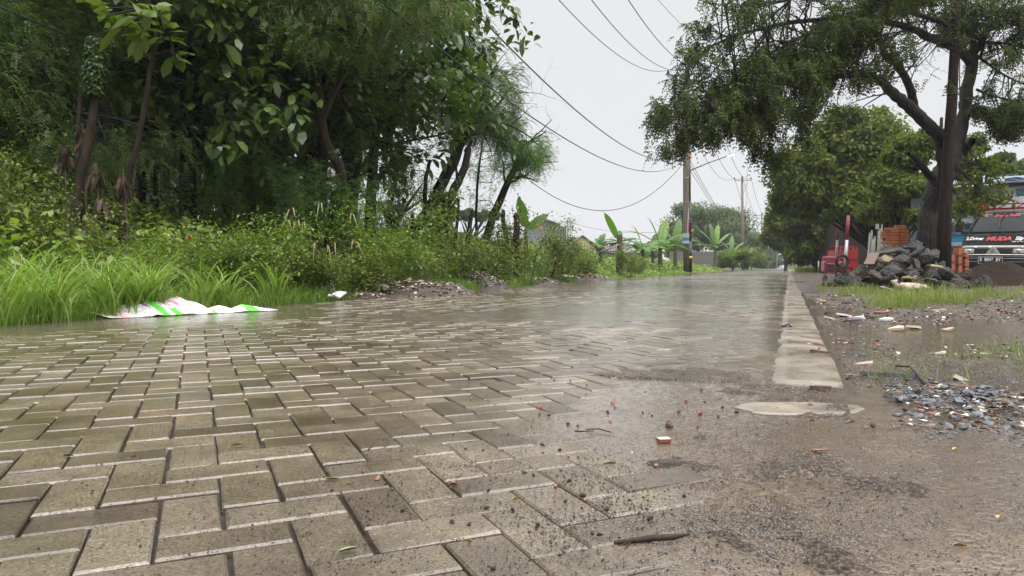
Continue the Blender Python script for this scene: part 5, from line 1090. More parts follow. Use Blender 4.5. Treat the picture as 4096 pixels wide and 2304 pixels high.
def wtext(s, px0, px1, py, size, off, mt, parent, slope=0, shear=0):
    a = Vector(onwall(px0, py, off)); b_ = Vector(onwall(px1, py + slope, off)); c_ = (a + b_) / 2; M4 = Matrix.Translation(Vector((A_.x, A_.y, 0))) @ Matrix.Rotation(az, 4, 'Z')
    t = text("lettering", s, size, mt, None, Matrix(), .002, shear); wdt = max(v.co.x for v in t.data.vertices) - min(v.co.x for v in t.data.vertices); kx = (b_ - a).length / max(wdt, .01)
    rx = math.atan2(b_.z - a.z, b_.x - a.x)
    MW = M4 @ Matrix.Translation(c_) @ Matrix.Rotation(-rx, 4, 'Y') @ Matrix.Rotation(PI / 2, 4, 'X') @ Matrix.Diagonal((kx, 1, 1, 1))
    t.parent = parent; t.matrix_local = Matrix.Translation(-Vector(parent.location)) @ MW; return t
M['panelb'] = mat("cream_board", (.42, .40, .35), (.55, .53, .47), 3, .6)
b1 = quad_banner("shop_banner", [(3700, 862), (4010, 846), (4010, 796), (3700, 800)], .10, M['panelb'], "long cream board under the lettered white banner on the shop front", cat="board")
b2 = quad_banner("shop_banner", [(3700, 800), (4010, 812), (4010, 742), (3700, 752)], .16, M['panel'], "long white lettered banner half hidden by drooping leaves on the shop front")
wtext("AUTO LISTRIK", 3905, 4022, 775, .20, .21, M['ink'], b2, -8); wtext("TEL TELL", 3945, 4016, 797, .17, .21, M['ink'], b2, -7); wtext("dijual", 3802, 3835, 775, .22, .21, M['blue'], b2, 0)
b3 = quad_banner("shop_banner", [(4004, 812), (4250, 790), (4250, 725), (4004, 748)], .26, M['panel'], "creased white banner with phone number and teal grid print at right frame edge")
wtext("085321587601095", 4008, 4120, 808, .10, .32, M['ink'], b3, -10)
g_ = [onwall(px, py, .30) for px, py in ((4066, 782), (4120, 778), (4120, 750), (4062, 756))]
M4 = Matrix.Translation(Vector((A_.x, A_.y, 0))) @ Matrix.Rotation(az, 4, 'Z'); g_ = [M4 @ Vector(p) - Vector(b3.location) for p in g_]; gp = MB().add(g_, [(0, 1, 2, 3)]).build("grid_print", M['gridp'], b3)
for f in np.linspace(.05, .95, 9): MB().bar(g_[0].lerp(g_[1], f) + Vector((0, -.01, 0)), g_[3].lerp(g_[2], f) + Vector((0, -.01, 0)), .012, .004).build("grid_line", M['navy'], gp) if f in (0.05,) else None
lines = MB(); [lines.bar(g_[0].lerp(g_[1], f) + Vector((0, -.01, 0)), g_[3].lerp(g_[2], f) + Vector((0, -.01, 0)), .014, .004) for f in np.linspace(.1, .95, 8)]; [lines.bar(g_[0].lerp(g_[3], f) + Vector((0, -.01, 0)), g_[1].lerp(g_[2], f) + Vector((0, -.01, 0)), .004, .014) for f in np.linspace(.15, .9, 5)]; lines.build("grid_line", M['navy'], gp)
b = MB(); [b.bar(M4 @ Vector(onwall(px, py, .32)) - Vector(b3.location), M4 @ Vector(onwall(px, py - dd, .32)) - Vector(b3.location), .03, .006) for px, py, dd in ((4078, 797, 14), (4055, 770, 10), (4063, 757, 6), (4080, 755, 5))]; b.build("grid_print", M['ink'], b3)
b4 = quad_banner("tarpaulin", [(4028, 745), (4250, 722), (4250, 696), (4018, 716)], .45, M['tarp'], "rumpled dark blue tarpaulin over the shop roof's right end", amp=.08, cat="tarpaulin")
b5 = quad_banner("shop_banner", [(3735, 990), (3862, 990), (3862, 926), (3735, 928)], .30, M['cyan'], "cyan and navy shop banner low on the wall, seen between timber pole and van")
b = [M4 @ Vector(onwall(px, py, .345)) - Vector(b5.location) for px, py in ((3736, 939), (3861, 938), (3861, 927), (3736, 929))]; MB().add(b, [(0, 1, 2, 3)]).build("header_band", M['navy'], b5)
wtext("METERIAL STORE", 3740, 3843, 934, .10, .37, M['wink'], b5, 0); wtext("Semen", 3772, 3845, 974, .30, .37, M['wink'], b5, 0)

# ------------------------------------------------------------------ black van facing the road
def build_van():
    PH = R(52); Yv = 20.0; p0 = at(3967, 1115, Yv); e = empty("van", tuple(p0), 0, "black high van with red and white lettering and red roof rack, parked facing the road", "van")
    e.rotation_euler = (0, R(1.1), -PH)               # local +y runs to the rear
    black = mat("black_van_paint", (.006, .006, .007), (.011, .011, .012), 3, .25, .35, spec=.22); glass = mat("dark_windscreen", (.008, .012, .012), (.014, .02, .02), 2, .03, spec=.22)
    plas = mat("black_bumper_plastic", (.012, .012, .012), (.02, .02, .02), 10, .35); chrome = mat("worn_chrome_trim", (.55, .54, .50), (.75, .74, .70), 12, .25, metal=.7); lampm = mat("headlamp_glass", (.42, .44, .45), (.75, .77, .78), 18, .08, metal=.3, coat=1.0)
    amber = mat("amber_lens", (.55, .22, .08), (.65, .33, .15), 20, .15, coat=1); red = mat("red_rack_paint", (.26, .014, .012), (.36, .022, .018), 8, .4); rubber = mat("tyre_rubber", (.015, .015, .015), None, 8, .8); pink = mat("red_lettering", (.50, .06, .055), None, 8, .5)
    ZL = [(.28, .06, .80), (.34, .0, .84), (.64, -.02, .86), (.70, .0, .855), (.90, .02, .85), (.94, .03, .845), (1.22, .14, .80), (1.26, .17, .795), (1.55, .37, .73), (1.86, .60, .655), (1.93, .70, .63), (1.97, .95, .58)]
    def prof(z):
        zz = [q[0] for q in ZL]; return float(np.interp(z, zz, [q[1] for q in ZL])), float(np.interp(z, zz, [q[2] for q in ZL]))
    def surf(x, z, off=0.0):                          # point on the front face
        y, hw_ = prof(z); f = x / hw_; return Vector((x, y + .10 * abs(f) ** 3 - off, z))
    b = MB(); nf = 13; ring = None
    for z, y, hw_ in ZL:
        rr_ = [surf(hw_ * (-1 + 2 * i / (nf - 1)), z) for i in range(nf)]
        rr_ += [Vector((hw_ + (.03 if z < 1.9 else 0), y + .5, z)), Vector((hw_ + (.03 if z < 1.9 else 0), 4.2, z)), Vector((-hw_ - (.03 if z < 1.9 else 0), 4.2, z)), Vector((-hw_ - (.03 if z < 1.9 else 0), y + .5, z))]
        k0 = len(b.V); b.add(rr_, []); n_ = len(rr_)
        if ring is not None: b.F += [(ring + i, ring + (i + 1) % n_, k0 + (i + 1) % n_, k0 + i) for i in range(n_)]; b.M += [0] * n_
        ring = k0
    b.F += [tuple(range(ring, ring + n_)), tuple(range(n_))[::-1]]; b.M += [0, 0]
    body = b.build("body", black, e, smooth=False, bevel=.012)
    def patch(name, x0, x1, z0, z1, m_, off=.006, nx=14, nz=4, par=e, taper=None, thick=.004):
        vs = []
        for j in range(nz + 1):
            z = z0 + (z1 - z0) * j / nz; y, hw_ = prof(z)
            for i in range(nx + 1):
                f = i / nx; xa, xb = (x0, x1) if taper is None else (-hw_ + taper, hw_ - taper); vs.append(surf(xa + (xb - xa) * f, z, off))
        o = MB().add(vs, [(j * (nx + 1) + i, j * (nx + 1) + i + 1, (j + 1) * (nx + 1) + i + 1, (j + 1) * (nx + 1) + i) for j in range(nz) for i in range(nx)]).build(name, m_, par, smooth=True)
        md = o.modifiers.new("thickness", 'SOLIDIFY'); md.thickness = thick; md.offset = -1; return o
    ws = patch("windscreen", 0, 0, 1.28, 1.85, glass, .008, 20, 8, taper=.075)
    MB().tube([surf(-.72, 1.262, .012), surf(0, 1.262, .014), surf(.72, 1.262, .012)], .008, 6).build("windscreen_seal", plas, e)
    for sx_ in (-1, 1):
        MB().add([(sx_ * (prof(1.26)[1] + .005), .34, 1.26), (sx_ * (prof(1.26)[1] + .034), 1.15, 1.26), (sx_ * (prof(1.8)[1] + .036), 1.2, 1.80), (sx_ * (prof(1.8)[1] + .01), .72, 1.80)], [(0, 1, 2, 3)]).build("side_window", glass, e)
    patch("grille_band", -.83, .83, .855, .925, chrome, .02, thick=.02)
    for x0, x1 in ((-.48, -.40), (-.12, -.04)): patch("plate_sticker", x0, x1, .862, .918, M['wink'], .024, 3, 2)
    g_ = patch("grille", -.46, .46, .705, .85, plas, .004)
    sl_ = MB(); [sl_.tube([surf(x, .73 + .03 * i, .012) for x in np.linspace(-.46, .46, 7)], .005, 5) for i in range(4)]; sl_.build("grille_slat", plas, g_)
    for sx_ in (-1, 1):
        h = patch("headlight", *sorted((sx_ * .47, sx_ * .76)), .715, .845, lampm, .014, 8, 4, thick=.02)
        hb = MB(); pts = [surf(sx_ * x, z, .018) for x, z in ((.46, .71), (.77, .71), (.77, .85), (.46, .85), (.46, .71))]; hb.tube(pts, .009, 5); hb.build("lamp_rim", plas, h)
        c_ = surf(sx_ * .60, .78, .02); MB().tube([c_, c_ + Vector((0, -.012, 0))], [.05, .035], 14).build("reflector", chrome, h)
        patch("indicator", *sorted((sx_ * .775, sx_ * .85)), .715, .85, amber, .014, 4, 4, thick=.02)
    # triangular badge with three diamonds
    c_ = surf(0, .77, .02); badge = MB().add([surf(-.17, .695, .03), surf(.17, .695, .03), surf(.05, .875, .03), surf(-.05, .875, .03), surf(-.19, .69, -.01), surf(.19, .69, -.01), surf(.06, .885, -.01), surf(-.06, .885, -.01)], [(0, 1, 2, 3), (4, 5, 1, 0), (5, 6, 2, 1), (6, 7, 3, 2), (7, 4, 0, 3)]).build("badge", mat("grey_badge", (.42, .41, .38), None, 20, .3, metal=.5), e, bevel=.004)
    q0 = Vector((0, surf(0, .78, .042).y, .775)); dm = MB()
    for a in (90, 210, 330):
        d = Vector((math.cos(R(a)), 0, math.sin(R(a)))); s_ = Vector((-d.z, 0, d.x)); dm.add([q0, q0 + d * .028 + s_ * .016, q0 + d * .056, q0 + d * .028 - s_ * .016], [(0, 1, 2, 3)])
    dm.build("diamond_emblem", mat("polished_emblem", (.85, .85, .85), None, 5, .1, metal=1), badge)
    # bumper
    bp = MB(); xs = np.linspace(-.86, .86, 17); sec = [(-.10, .30), (-.13, .36), (-.14, .50), (-.14, .62), (-.10, .67), (.06, .67), (.06, .30)]; n_ = len(sec); vs = []
    for x in xs:
        for (y, z) in sec: vs.append((x, y + .10 * abs(x / .86) ** 3, z))
    bp.add(vs, [(i * n_ + j, i * n_ + (j + 1) % n_, (i + 1) * n_ + (j + 1) % n_, (i + 1) * n_ + j) for i in range(16) for j in range(n_)] + [tuple(range(n_)), tuple(range(16 * n_, 17 * n_))[::-1]])
    bm = bp.build("bumper", plas, e, bevel=.006)
    def btrim(z, r, m_, y=-.145): return MB().tube([(x, y + .10 * abs(x / .86) ** 3, z) for x in xs], r, 6).build("bumper_trim", m_, bm, smooth=True)
    btrim(.672, .016, chrome, -.12); btrim(.57, .008, M['galv']); btrim(.48, .006, M['galv'], -.148)
    MB().box((0, .02, .24), (1.5, .08, .14)).build("lower_valance", plas, e, bevel=.01); MB().bar((-.72, -.03, .21), (.72, -.03, .21), .012, .01).build("valance_trim", M['galv'], e)
    MR = Matrix.Rotation(PI / 2, 4, 'X')
    pl = MB().box((0, -.165, .515), (.60, .016, .205)).build("number_plate", mat("black_plate", (.012, .012, .012), None, 10, .4), e, bevel=.004)
    fr = MB()
    for a, b_ in (((-.29, -.176, .422), (.29, -.176, .422)), ((-.29, -.176, .608), (.29, -.176, .608)), ((-.29, -.176, .422), (-.29, -.176, .608)), ((.29, -.176, .422), (.29, -.176, .608))): fr.bar(a, b_, .006, .006)
    fr.build("plate_frame", M['wink'], pl)
    text("plate_lettering", "E  8847  BY", .135, M['wink'], pl, Matrix.Translation((0, -.178, .535)) @ MR, .002, sx=.80, bold=.002); text("plate_lettering", "11 · 22", .048, M['wink'], pl, Matrix.Translation((0, -.178, .455)) @ MR, .002)
    def on(x, z, tilt): 
        p = surf(x, z, .022); return Matrix.Translation(p) @ Matrix.Rotation(-R(tilt), 4, 'X') @ MR
    text("bonnet_lettering", "2.Driver", .13, M['wink'], e, on(-.50, 1.13, 22), .003, .15, 1.0, bold=.004); text("bonnet_lettering", "MUDA", .155, pink, e, on(.10, 1.12, 22), .003, .25, 1.35, bold=.008)
    text("bonnet_lettering", "Siip", .15, M['wink'], e, on(.58, 1.13, 22), .003, .3, .9, bold=.004); text("bonnet_lettering", "0896 42 1721", .055, M['wink'], e, on(.56, 1.04, 22), .002, .1, .9)
    text("windscreen_lettering", "TB.", .10, pink, ws, on(-.42, 1.79, 36), .003, .25, 1.4, bold=.003); text("windscreen_lettering", "Empat Putra", .13, pink, ws, on(.15, 1.79, 36), .003, .35, .95, bold=.002)
    # wipers, mirrors with spider arms, aerial
    for (x0, x1, z1_) in ((-.05, .22, 1.42), (.45, .68, 1.42)):
        a = surf(x0, 1.24, .03); c2 = surf(x1, 1.24 + .05, .05); MB().tube([a, c2], .008, 5).tube([surf(x0 - .1, 1.265, .02), surf(x0 + .45, 1.275, .03)], .006, 5).build("wiper", plas, e)
    MB().tube([surf(.02, 1.60, .05), surf(.03, 1.72, .07), surf(.11, 1.86, .03)], .014, 6).tube([surf(.02, 1.61, .05), surf(.06, 1.43, .04)], .016, 6).build("mirror_bracket", plas, e)
    for sx_ in (-1, 1):
        m0 = Vector((sx_ * .98, .28, 1.47)); MB().box(m0, (.20, .07, .27)).build("wing_mirror", plas, e, bevel=.03)
        MB().tube([surf(sx_ * .76, 1.35, .0), m0 + Vector((0, 0, -.05))], .014, 6).tube([Vector((sx_ * .76, .34, 1.62)), m0 + Vector((-sx_ * .02, 0, .12))], .012, 6).tube([surf(sx_ * .70, 1.42, .02), Vector((sx_ * .84, -.02, 1.66)), Vector((sx_ * .84, -.02, 1.86))], .014, 6).build("mirror_arm", plas, e)
    MB().tube([Vector((-.74, .5, 1.72)), Vector((-.56, .55, 2.02))], .006, 5).build("aerial", chrome, e)
    # roof rack
    rk = MB(); zr = 2.13
    for z_, ins in ((zr, 0), (zr - .12, .10)):
        x_, y0, y1 = .78 - ins, .62 + ins * .6, 3.9; P_ = [(-x_, y0, z_), (x_, y0, z_), (x_, y1, z_), (-x_, y1, z_), (-x_, y0, z_)]
        for i in range(4): rk.tube([P_[i], P_[i + 1]], .024, 8)
    for x_ in (-.68, -.25, .25, .68): rk.tube([(x_, .68, 1.95), (x_, .68, zr - .1), (x_ * 1.12, .62, zr)], .02, 6).tube([(x_, 3.8, 1.95), (x_, 3.85, zr)], .02, 6)
    for y_ in np.linspace(1.1, 3.5, 6): rk.tube([(-.68, y_, zr - .12), (.68, y_, zr - .12)], .014, 6)
    for x_ in (-.45, 0., .45): rk.tube([(x_ - .1, .62, zr - .11), (x_ + .12, .60, zr)], .014, 6)
    rk.build("roof_rack", red, e, smooth=True)
    for sx_ in (-1, 1):
        for y_ in (.75, 3.2):
            c_ = Vector((sx_ * .70, y_, .26)); t_ = MB(); prof_ = [(.17, -.09), (.27, -.09), (.30, -.05), (.30, .05), (.27, .09), (.17, .09)]; n_ = 22
            vs = [c_ + Vector((w_, r_ * math.cos(a), r_ * math.sin(a))) for a in np.linspace(0, 2 * PI, n_, endpoint=False) for r_, w_ in prof_]
            t_.add(vs, [(i * 6 + j, i * 6 + (j + 1) % 6, ((i + 1) % n_) * 6 + (j + 1) % 6, ((i + 1) % n_) * 6 + j) for i in range(n_) for j in range(6)])
            wh = empty("wheel", (0, 0, 0)); wh.parent = e; t_.build("tyre", rubber, wh, smooth=True); MB().tube([c_ - Vector((.06, 0, 0)), c_ + Vector((.06, 0, 0))], .175, 18).build("rim", M['galv'], wh)
    return e
build_van()

# ------------------------------------------------------------------ rocks
def rock(size, seed, cuts=11, sub=3, rough=.05):
    r_ = np.random.default_rng(seed); import bmesh
    bm = bmesh.new(); bmesh.ops.create_icosphere(bm, subdivisions=sub, radius=1); V_ = np.array([v.co[:] for v in bm.verts]); Fc = np.array([[v.index for v in f.verts] for f in bm.faces]); bm.free()
    nrm = unit(r_.normal(size=(cuts, 3)))
    for k in range(cuts):
        d = V_ @ nrm[k]; lim = r_.uniform(.34, .74); ex = np.maximum(d - lim, 0); V_ = V_ - ex[:, None] * nrm[k]
    V_ += rough * (fbm(V_[:, 0] * 3 + seed, V_[:, 1] * 3 + V_[:, 2] * 2, seed, 3))[:, None] * unit(V_)
    return V_ * np.array(size), Fc
M['rock'] = mat("wet_dark_stone", (.018, .017, .017), (.095, .090, .085), 5, .38, .65, bump=.09, bscale=7)
M['rockb'] = mat("wet_brown_stone", (.035, .026, .02), (.15, .115, .085), 5, .4, .65, bump=.09, bscale=7)
M['rockt'] = mat("pale_tan_stone", (.22, .17, .11), (.38, .30, .21), 6, .5, bump=.01, bscale=16)
rmesh = [rock((1.15, rng.uniform(.6, .95), rng.uniform(.5, .72)), 100 + i, 14, 3, .09) for i in range(12)]
def rrot(): return (rng.normal(0, .45), rng.normal(0, .45), rng.uniform(0, 6.28))
rock_me = {}
def place_rock(i, mk, loc, sz, rot, label, group=None, name="rock", cat="rock"):
    key = (i, mk)
    if key not in rock_me:
        o = mesh_np(name, rmesh[i][0], rmesh[i][1], M[mk]); rock_me[key] = o.data
    else:
        o = bpy.data.objects.new(name, rock_me[key]); link(o)
    o.location = loc; o.rotation_euler = rot; o.scale = (sz, sz, sz); return tag(o, label, cat, group)
pc = at(3612, 1068, 12.3); rw, rd = 1.22, 1.0
outline = [(3330, 1160), (3400, 1075), (3450, 1040), (3520, 1015), (3600, 1000), (3650, 988), (3720, 1010), (3780, 1050), (3850, 1085), (3890, 1150)]
def heap_h(px): return float(np.interp(px, [o[0] for o in outline], [o[1] for o in outline]))
k = 0
for layer in range(6):
    zf = layer / 5.
    for q in range((24, 22, 18, 14, 10, 6)[layer]):
        a = 2 * PI * (q + rng.random() * .6) / (24, 22, 18, 14, 10, 6)[layer]; r_ = 1 - zf * .78; 
        x_ = pc.x + math.cos(a) * rw * r_ + rng.normal(0, .03); y_ = pc.y - .0 + math.sin(a) * rd * r_; px = 2048 + x_ / y_ * F; hz = (HZ - heap_h(min(max(px, 3335), 3885))) / F * y_ + H
        z_ = .06 + max(0, hz - .10) * zf * (1 if layer else 0) ; sz = rng.uniform(.14, .24) * (1.05 if layer < 3 else 1); lab = None
        px = int(px); row = ("bottom", "bottom", "second", "middle", "upper", "top")[layer]; side = "left" if px < 3480 else "central" if px < 3740 else "right"; back = y_ > pc.y + .15
        mk = ['rock', 'rock', 'rock', 'rockb', 'rock', 'rockb'][int(rng.integers(0, 6))]
        lab = ("dark angular wet boulder" if mk == 'rock' else "brownish angular wet boulder") + " in the " + row + " layer of the rock pile, " + ("on its far side" if back else side + " part")
        place_rock(int(rng.integers(0, 12)), mk, (x_, y_, z_), sz, rrot(), lab, "boulders heaped in the rock pile"); k += 1
for (px, py, Yr, sz, mk, lab) in ((3620, 1000, 12.2, .20, 'rock', "large dark boulder crowning the rock pile, left one of the top two"), (3720, 1015, 12.0, .24, 'rock', "wide flat-topped dark boulder at the crown, right one of the top two"), (3545, 1040, 11.6, .16, 'rockt', "pale tan broken boulder on the left shoulder of the rock pile"),
                              (3605, 1035, 11.5, .23, 'rock', "big smooth dark boulder at the centre of the pile's upper face"), (3700, 1040, 11.5, .20, 'rock', "big dark boulder right of centre on the pile's upper face"), (3560, 1125, 10.9, .25, 'rock', "broad dark boulder lying lowest at the front of the pile"), (3665, 1055, 11.3, .16, 'rockb', "rounded brown boulder between two big dark ones"), (3870, 1110, 11.8, .19, 'rockb', "mossy brown boulder at the pile's right end beside the sand mound"),
                              (3440, 1085, 11.3, .20, 'rockb', "brown sloping boulder on the left flank under the plank"), (3400, 1130, 11.0, .20, 'rock', "dark pointed boulder at the pile's left foot"), (3780, 1085, 11.4, .22, 'rock', "dark boulder on the pile's lower right flank"), (3500, 1110, 11.0, .20, 'rockb', "brownish boulder near the foot, left of the broad front boulder"), (3640, 1115, 11.0, .22, 'rock', "dark boulder right of the broad front boulder at the foot"), (3730, 1130, 10.9, .20, 'rock', "grey boulder behind the pale sack at the pile's foot"), (3560, 1075, 11.2, .22, 'rock', "dark boulder in the middle of the pile's face")):
    p_ = at(px, py, Yr); place_rock(int(rng.integers(0, 12)), mk, tuple(p_), sz, rrot(), lab, "boulders heaped in the rock pile")
# earth core so that the heap is solid inside
core = MB(); tag(mesh_np("rubble_core", rmesh[0][0] * [.95, .75, .55] + [0, 0, 0], rmesh[0][1], M['rock'], loc=(pc.x, pc.y, .05)), "dark stony rubble filling the inside of the rock pile", "rubble", kind="stuff")
# plank on the pile, sticks, sack, rope of straw
e0 = at(3475, 1058, 11.1); e1 = at(3497, 1014, 11.5); tag(MB().bar(e0, e1, .15, .025).build("wooden_board", mat("wet_brown_board", (.10, .06, .045), (.18, .12, .09), 10, .5, stretch=(1, 1, 5)), bevel=.004), "short brown board lying tilted on the left part of the rock pile", "board")
tag(MB().tube([at(3725, 1063, 11.0), at(3770, 1069, 11.1)], [.022, .017], 7).build("bamboo_stick", mat("yellow_bamboo", (.35, .26, .12), (.5, .4, .2), 10, .5), smooth=True), "short yellowish bamboo stick on the right side of the rock pile", "stick")
pts = [at(px, py, 10.7) for px, py in ((3605, 1118), (3612, 1108), (3635, 1106), (3650, 1112), (3665, 1104), (3668, 1114), (3640, 1112), (3615, 1112))]
tag(MB().tube(pts, .010, 6).build("straw_rope", mat("straw_rope_fibre", (.3, .2, .07), (.42, .3, .12), 10, .8), smooth=True), "yellow straw rope tangled at the front foot of the rock pile", "rope")
def sack():
    V_, F_ = rock((.22, .13, .085), 77, 3, 4, .25); p_ = gnd(3800, 1168, .03); V_[:, 2] = np.maximum(V_[:, 2], -.05); V_ += .012 * fbm(V_[:, 0] * 25, V_[:, 1] * 25, 5, 3)[:, None]
    o = mesh_np("sack", V_, F_, mat("pale_sack_cloth", (.40, .32, .24), (.55, .46, .36), 8, .7, bump=.01, bscale=20), smooth=True, loc=(p_.x, 10.3, .06)); tag(o, "pale slumped cloth sack lying in grass at the right foot of the rock pile", "sack")
    kn = MB(); kn.tube([(-.2, 0, .0), (-.25, 0, .06), (-.26, 0, .11)], [.06, .03, .05], 8); kn.build("tied_neck", o.data.materials[0], o, smooth=True)
sack()
# mound of dark sand
def mound(name, px, Yc, rx, ry, hh, mt, label, cat, lump=.12, z0=None, n_=70, seed=3):
    u = np.linspace(-1.25, 1.25, n_); A1, B1 = np.meshgrid(u, u); rr_ = np.sqrt(A1 ** 2 + B1 ** 2); hz = hh * np.clip(1.08 - rr_ ** 1.15 - .0, 0, 1) * (1 + lump * 2 * fbm(A1 * 3 + seed, B1 * 3, seed, 4)); hz = hz - .03 + .012 * fbm(A1 * 22, B1 * 22, seed, 3)
    x0 = (px - 2048) / F * Yc; z0 = (gz(px, Yc) if z0 is None else z0); a_ = -A_ROAD
    o = mesh_np(name, np.stack([(A1 * rx).ravel(), (B1 * ry).ravel(), hz.ravel()], 1), grid_faces(n_, n_)[:, ::-1], mt, smooth=True, loc=(x0, Yc, z0)); tag(o, label, cat); return o
M['sand'] = mat("dark_wet_sand", (.016, .010, .007), (.042, .028, .020), 40, .9, bump=.03, bscale=45, spec=.15)
mound("sand_mound", 3990, 13.3, 1.05, .9, .44, M['sand'], "mound of dark brown wet sand in front of the black van", "sand mound")
# ------------------------------------------------------------------ brick stacks
M['brick'] = mat("orange_clay_brick", (.34, .095, .038), (.50, .19, .09), 9, .75, bump=.004, bscale=60)
M['brickd'] = mat("scorched_dark_brick", (.12, .04, .03), (.20, .07, .05), 14, .75, bump=.004, bscale=60)
bL, bW, bH = .20, .095, .05
Ys = 15.6; sx0 = at(3586, 1068, Ys).x; bz = .0; courses = 19; k = 0; protos_b = {}
def brick(kind, x, y, z, rz, mk, label, grp):
    if (kind, mk) not in protos_b:
        o = MB().box((0, 0, 0), (bL, bW, bH)).build("clay_brick", M[mk], bevel=.007); protos_b[(kind, mk)] = o
    else:
        o = protos_b[(kind, mk)].copy(); link(o)
    o.location = (x, y, z); o.rotation_euler = (rng.normal(0, .01), rng.normal(0, .01), rz + rng.normal(0, .025)); return tag(o, label, "brick", grp)
ztop = at(3571, 912, Ys).z; nco_ = int(ztop / (bH + .0085)); tilt0 = -.25
for c_ in range(nco_):
    z_ = .03 + c_ * (bH + .008)
    word = "lowest visible" if z_ < .5 else "middle" if z_ < .75 else "upper"
    for dy_ in (0, 1):
        for i in range(2):
            if c_ % 2: 
                for j in range(2): brick(0, sx0 - bL / 2 - .004 + i * (bL + .01), Ys - .05 + j * (bW + .004) + dy_ * .205, z_, 0, 'brickd' if (c_ == nco_ - 4 and i == 0) else 'brick', "orange clay brick laid lengthwise in a " + word + " course of the tall brick stack" if not (c_ == nco_ - 4 and i == 0) else "scorched dark brick near the top of the tall orange stack", "bricks of the tall stack beside the tree")
            elif dy_ == 0 or c_ >= nco_ - 2:
                for j in range(2): brick(0, sx0 - bL * .75 + i * (bL + .01) + j * (bW + .008), Ys + .0 + dy_ * .205, z_, PI / 2, 'brick', "orange clay brick laid end-on in a " + word + " course of the tall brick stack", "bricks of the tall stack beside the tree")
z_ = .03 + nco_ * (bH + .008)
for i, (dx_, rz) in enumerate(((-.17, .1), (-.02, .05), (.12, 1.5), (.05, 0))): brick(0, sx0 + dx_, Ys, z_ + (.055 if i == 3 else 0), rz, 'brick', ("single orange brick lying loose on the very top of the tall stack" if i == 3 else "orange brick of the stepped top layer of the tall stack"), "bricks of the tall stack beside the tree")
# lower brick stack behind the timber pole, beside the van
Ys = 17.5; xb = at(3832, 1068, Ys).x
for c_ in range(16):
    z_ = .03 + c_ * (bH + .005)
    for i in range(3):
        if c_ > 12 and i != 1: continue
        brick(1, xb - .18 + i * .17, Ys, z_, PI / 2 if c_ % 2 else PI / 2 + .1, 'brickd' if (c_ + i) % 4 == 0 else 'brick', "dull red brick in the low stack between the timber pole and the van", "bricks of the low stack beside the van")

# ------------------------------------------------------------------ sheds, planks, sofa, wheel table, chair, posts
M['darkwall'] = mat("dark_bamboo_wall", (.018, .010, .008), (.05, .028, .022), 6, .8, stretch=(1, 1, 14), bump=.01, bscale=10)
M['redp'] = mat("red_painted_board", (.28, .012, .02), (.40, .025, .035), 4, .5); M['pinkf'] = mat("dusty_pink_fabric", (.34, .09, .12), (.46, .15, .18), 10, .85, bump=.004, bscale=60)
Ysh = 40; a0 = at(3375, 1068, Ysh); e = empty("shed", (a0.x, Ysh, 0), 0, "dark bamboo-walled shed under the trees behind the red stall", "shed"); zt = at(3400, 830, Ysh).z
MB().box((2.2, 1.5, zt / 2), (4.6, 3, zt)).build("wall", M['darkwall'], e); b = MB(); [b.bar((-.1, -.02, z), (4.5, -.02, z + rng.normal(0, .03)), .02, .02) for z in np.arange(.3, zt, .16)]; b.build("bamboo_slats", M['darkwall'], e)
MB().bar((-.4, 1.4, zt + .05), (4.8, 1.4, zt + .05), 3.8, .08).build("roof", M['cor'], e)
# red stall with posts
Yr = 36; a0 = at(3338, 1068, Yr); e = empty("market_stall", (a0.x, Yr, 0), 0, "closed red-painted stall with upright posts at the roadside, behind the pink armchair", "stall")
q = lambda px, py, dY=0: at(px, py, Yr + dY) - Vector((a0.x, Yr, 0))
A1 = q(3338, 1068); B1 = q(3432, 1068); zt = q(3400, 1002).z; MB().box(((B1.x) / 2, .4, zt / 2), (B1.x, .8, zt)).build("counter", M['redp'], e, bevel=.01)
b = MB(); [b.box((B1.x * f, .05, zt + .10), (.07, .05, .22)) for f in (.28, .62, .8, .95)]; b.box((B1.x / 2, .4, zt + .22), (B1.x, .05, .05)); b.build("top_rail", M['redp'], e)
MB().bar((B1.x * .05, -.01, zt * .62), (B1.x * .95, -.01, zt * .62), .03, .06).build("trim_board", mat("dark_red_trim", (.15, .01, .012), None, 8, .5), e)
for i, (px0, px1, pyt, lab, Yq) in enumerate(((3342, 3350, 905, "left red and white painted steel post of the stall", 33.5), (3378, 3390, 862, "taller right red and white painted post, standing before the stall", 27.0))):
    p0 = gnd(px0, 1090); x0 = (px0 - 2048) / F * Yq; ee = empty("painted_post", (x0, Yq, 0), 0, lab, "post", "red and white posts of the stall"); zt_ = at(px1, pyt, Yq).z; xt = (px1 - 2048) / F * Yq - x0; mid = at(px1, 960, Yq).z; xm = xt * .62
    MB().tube([(0, 0, -.02), (xm, 0, mid)], .055 if i == 0 else .065, 10).build("white_section", M['galv'], ee, smooth=True); MB().tube([(xm, 0, mid), (xt, 0, zt_)], .053 if i == 0 else .063, 10).build("red_section", mat("rusty_red_paint", (.13, .03, .02), (.22, .05, .035), 9, .6), ee, smooth=True)
for (px, py, lab) in ((3374, 850, "left one of two small bright lamps hanging under the leaves by the stall"), (3419, 846, "right one of two small bright lamps hanging under the leaves by the stall")):
    Yq = 30; p_ = at(px, py, Yq); ee = empty("hanging_lamp", tuple(p_), 0, lab, "lamp", "small lamps at the stall"); m_, n_, l_, pp_ = new_mat("lit_lamp_glass"); pp_.inputs['Emission Color'].default_value = (1, 1, .95, 1); pp_.inputs['Emission Strength'].default_value = 3
    MB().bar((-.13, 0, 0), (.13, 0, .02), .05, .05).build("bulb", m_, ee, bevel=.01); MB().tube([(0, 0, .03), (0, 0, .6)], .008, 5).build("cord", M['cable'], ee)
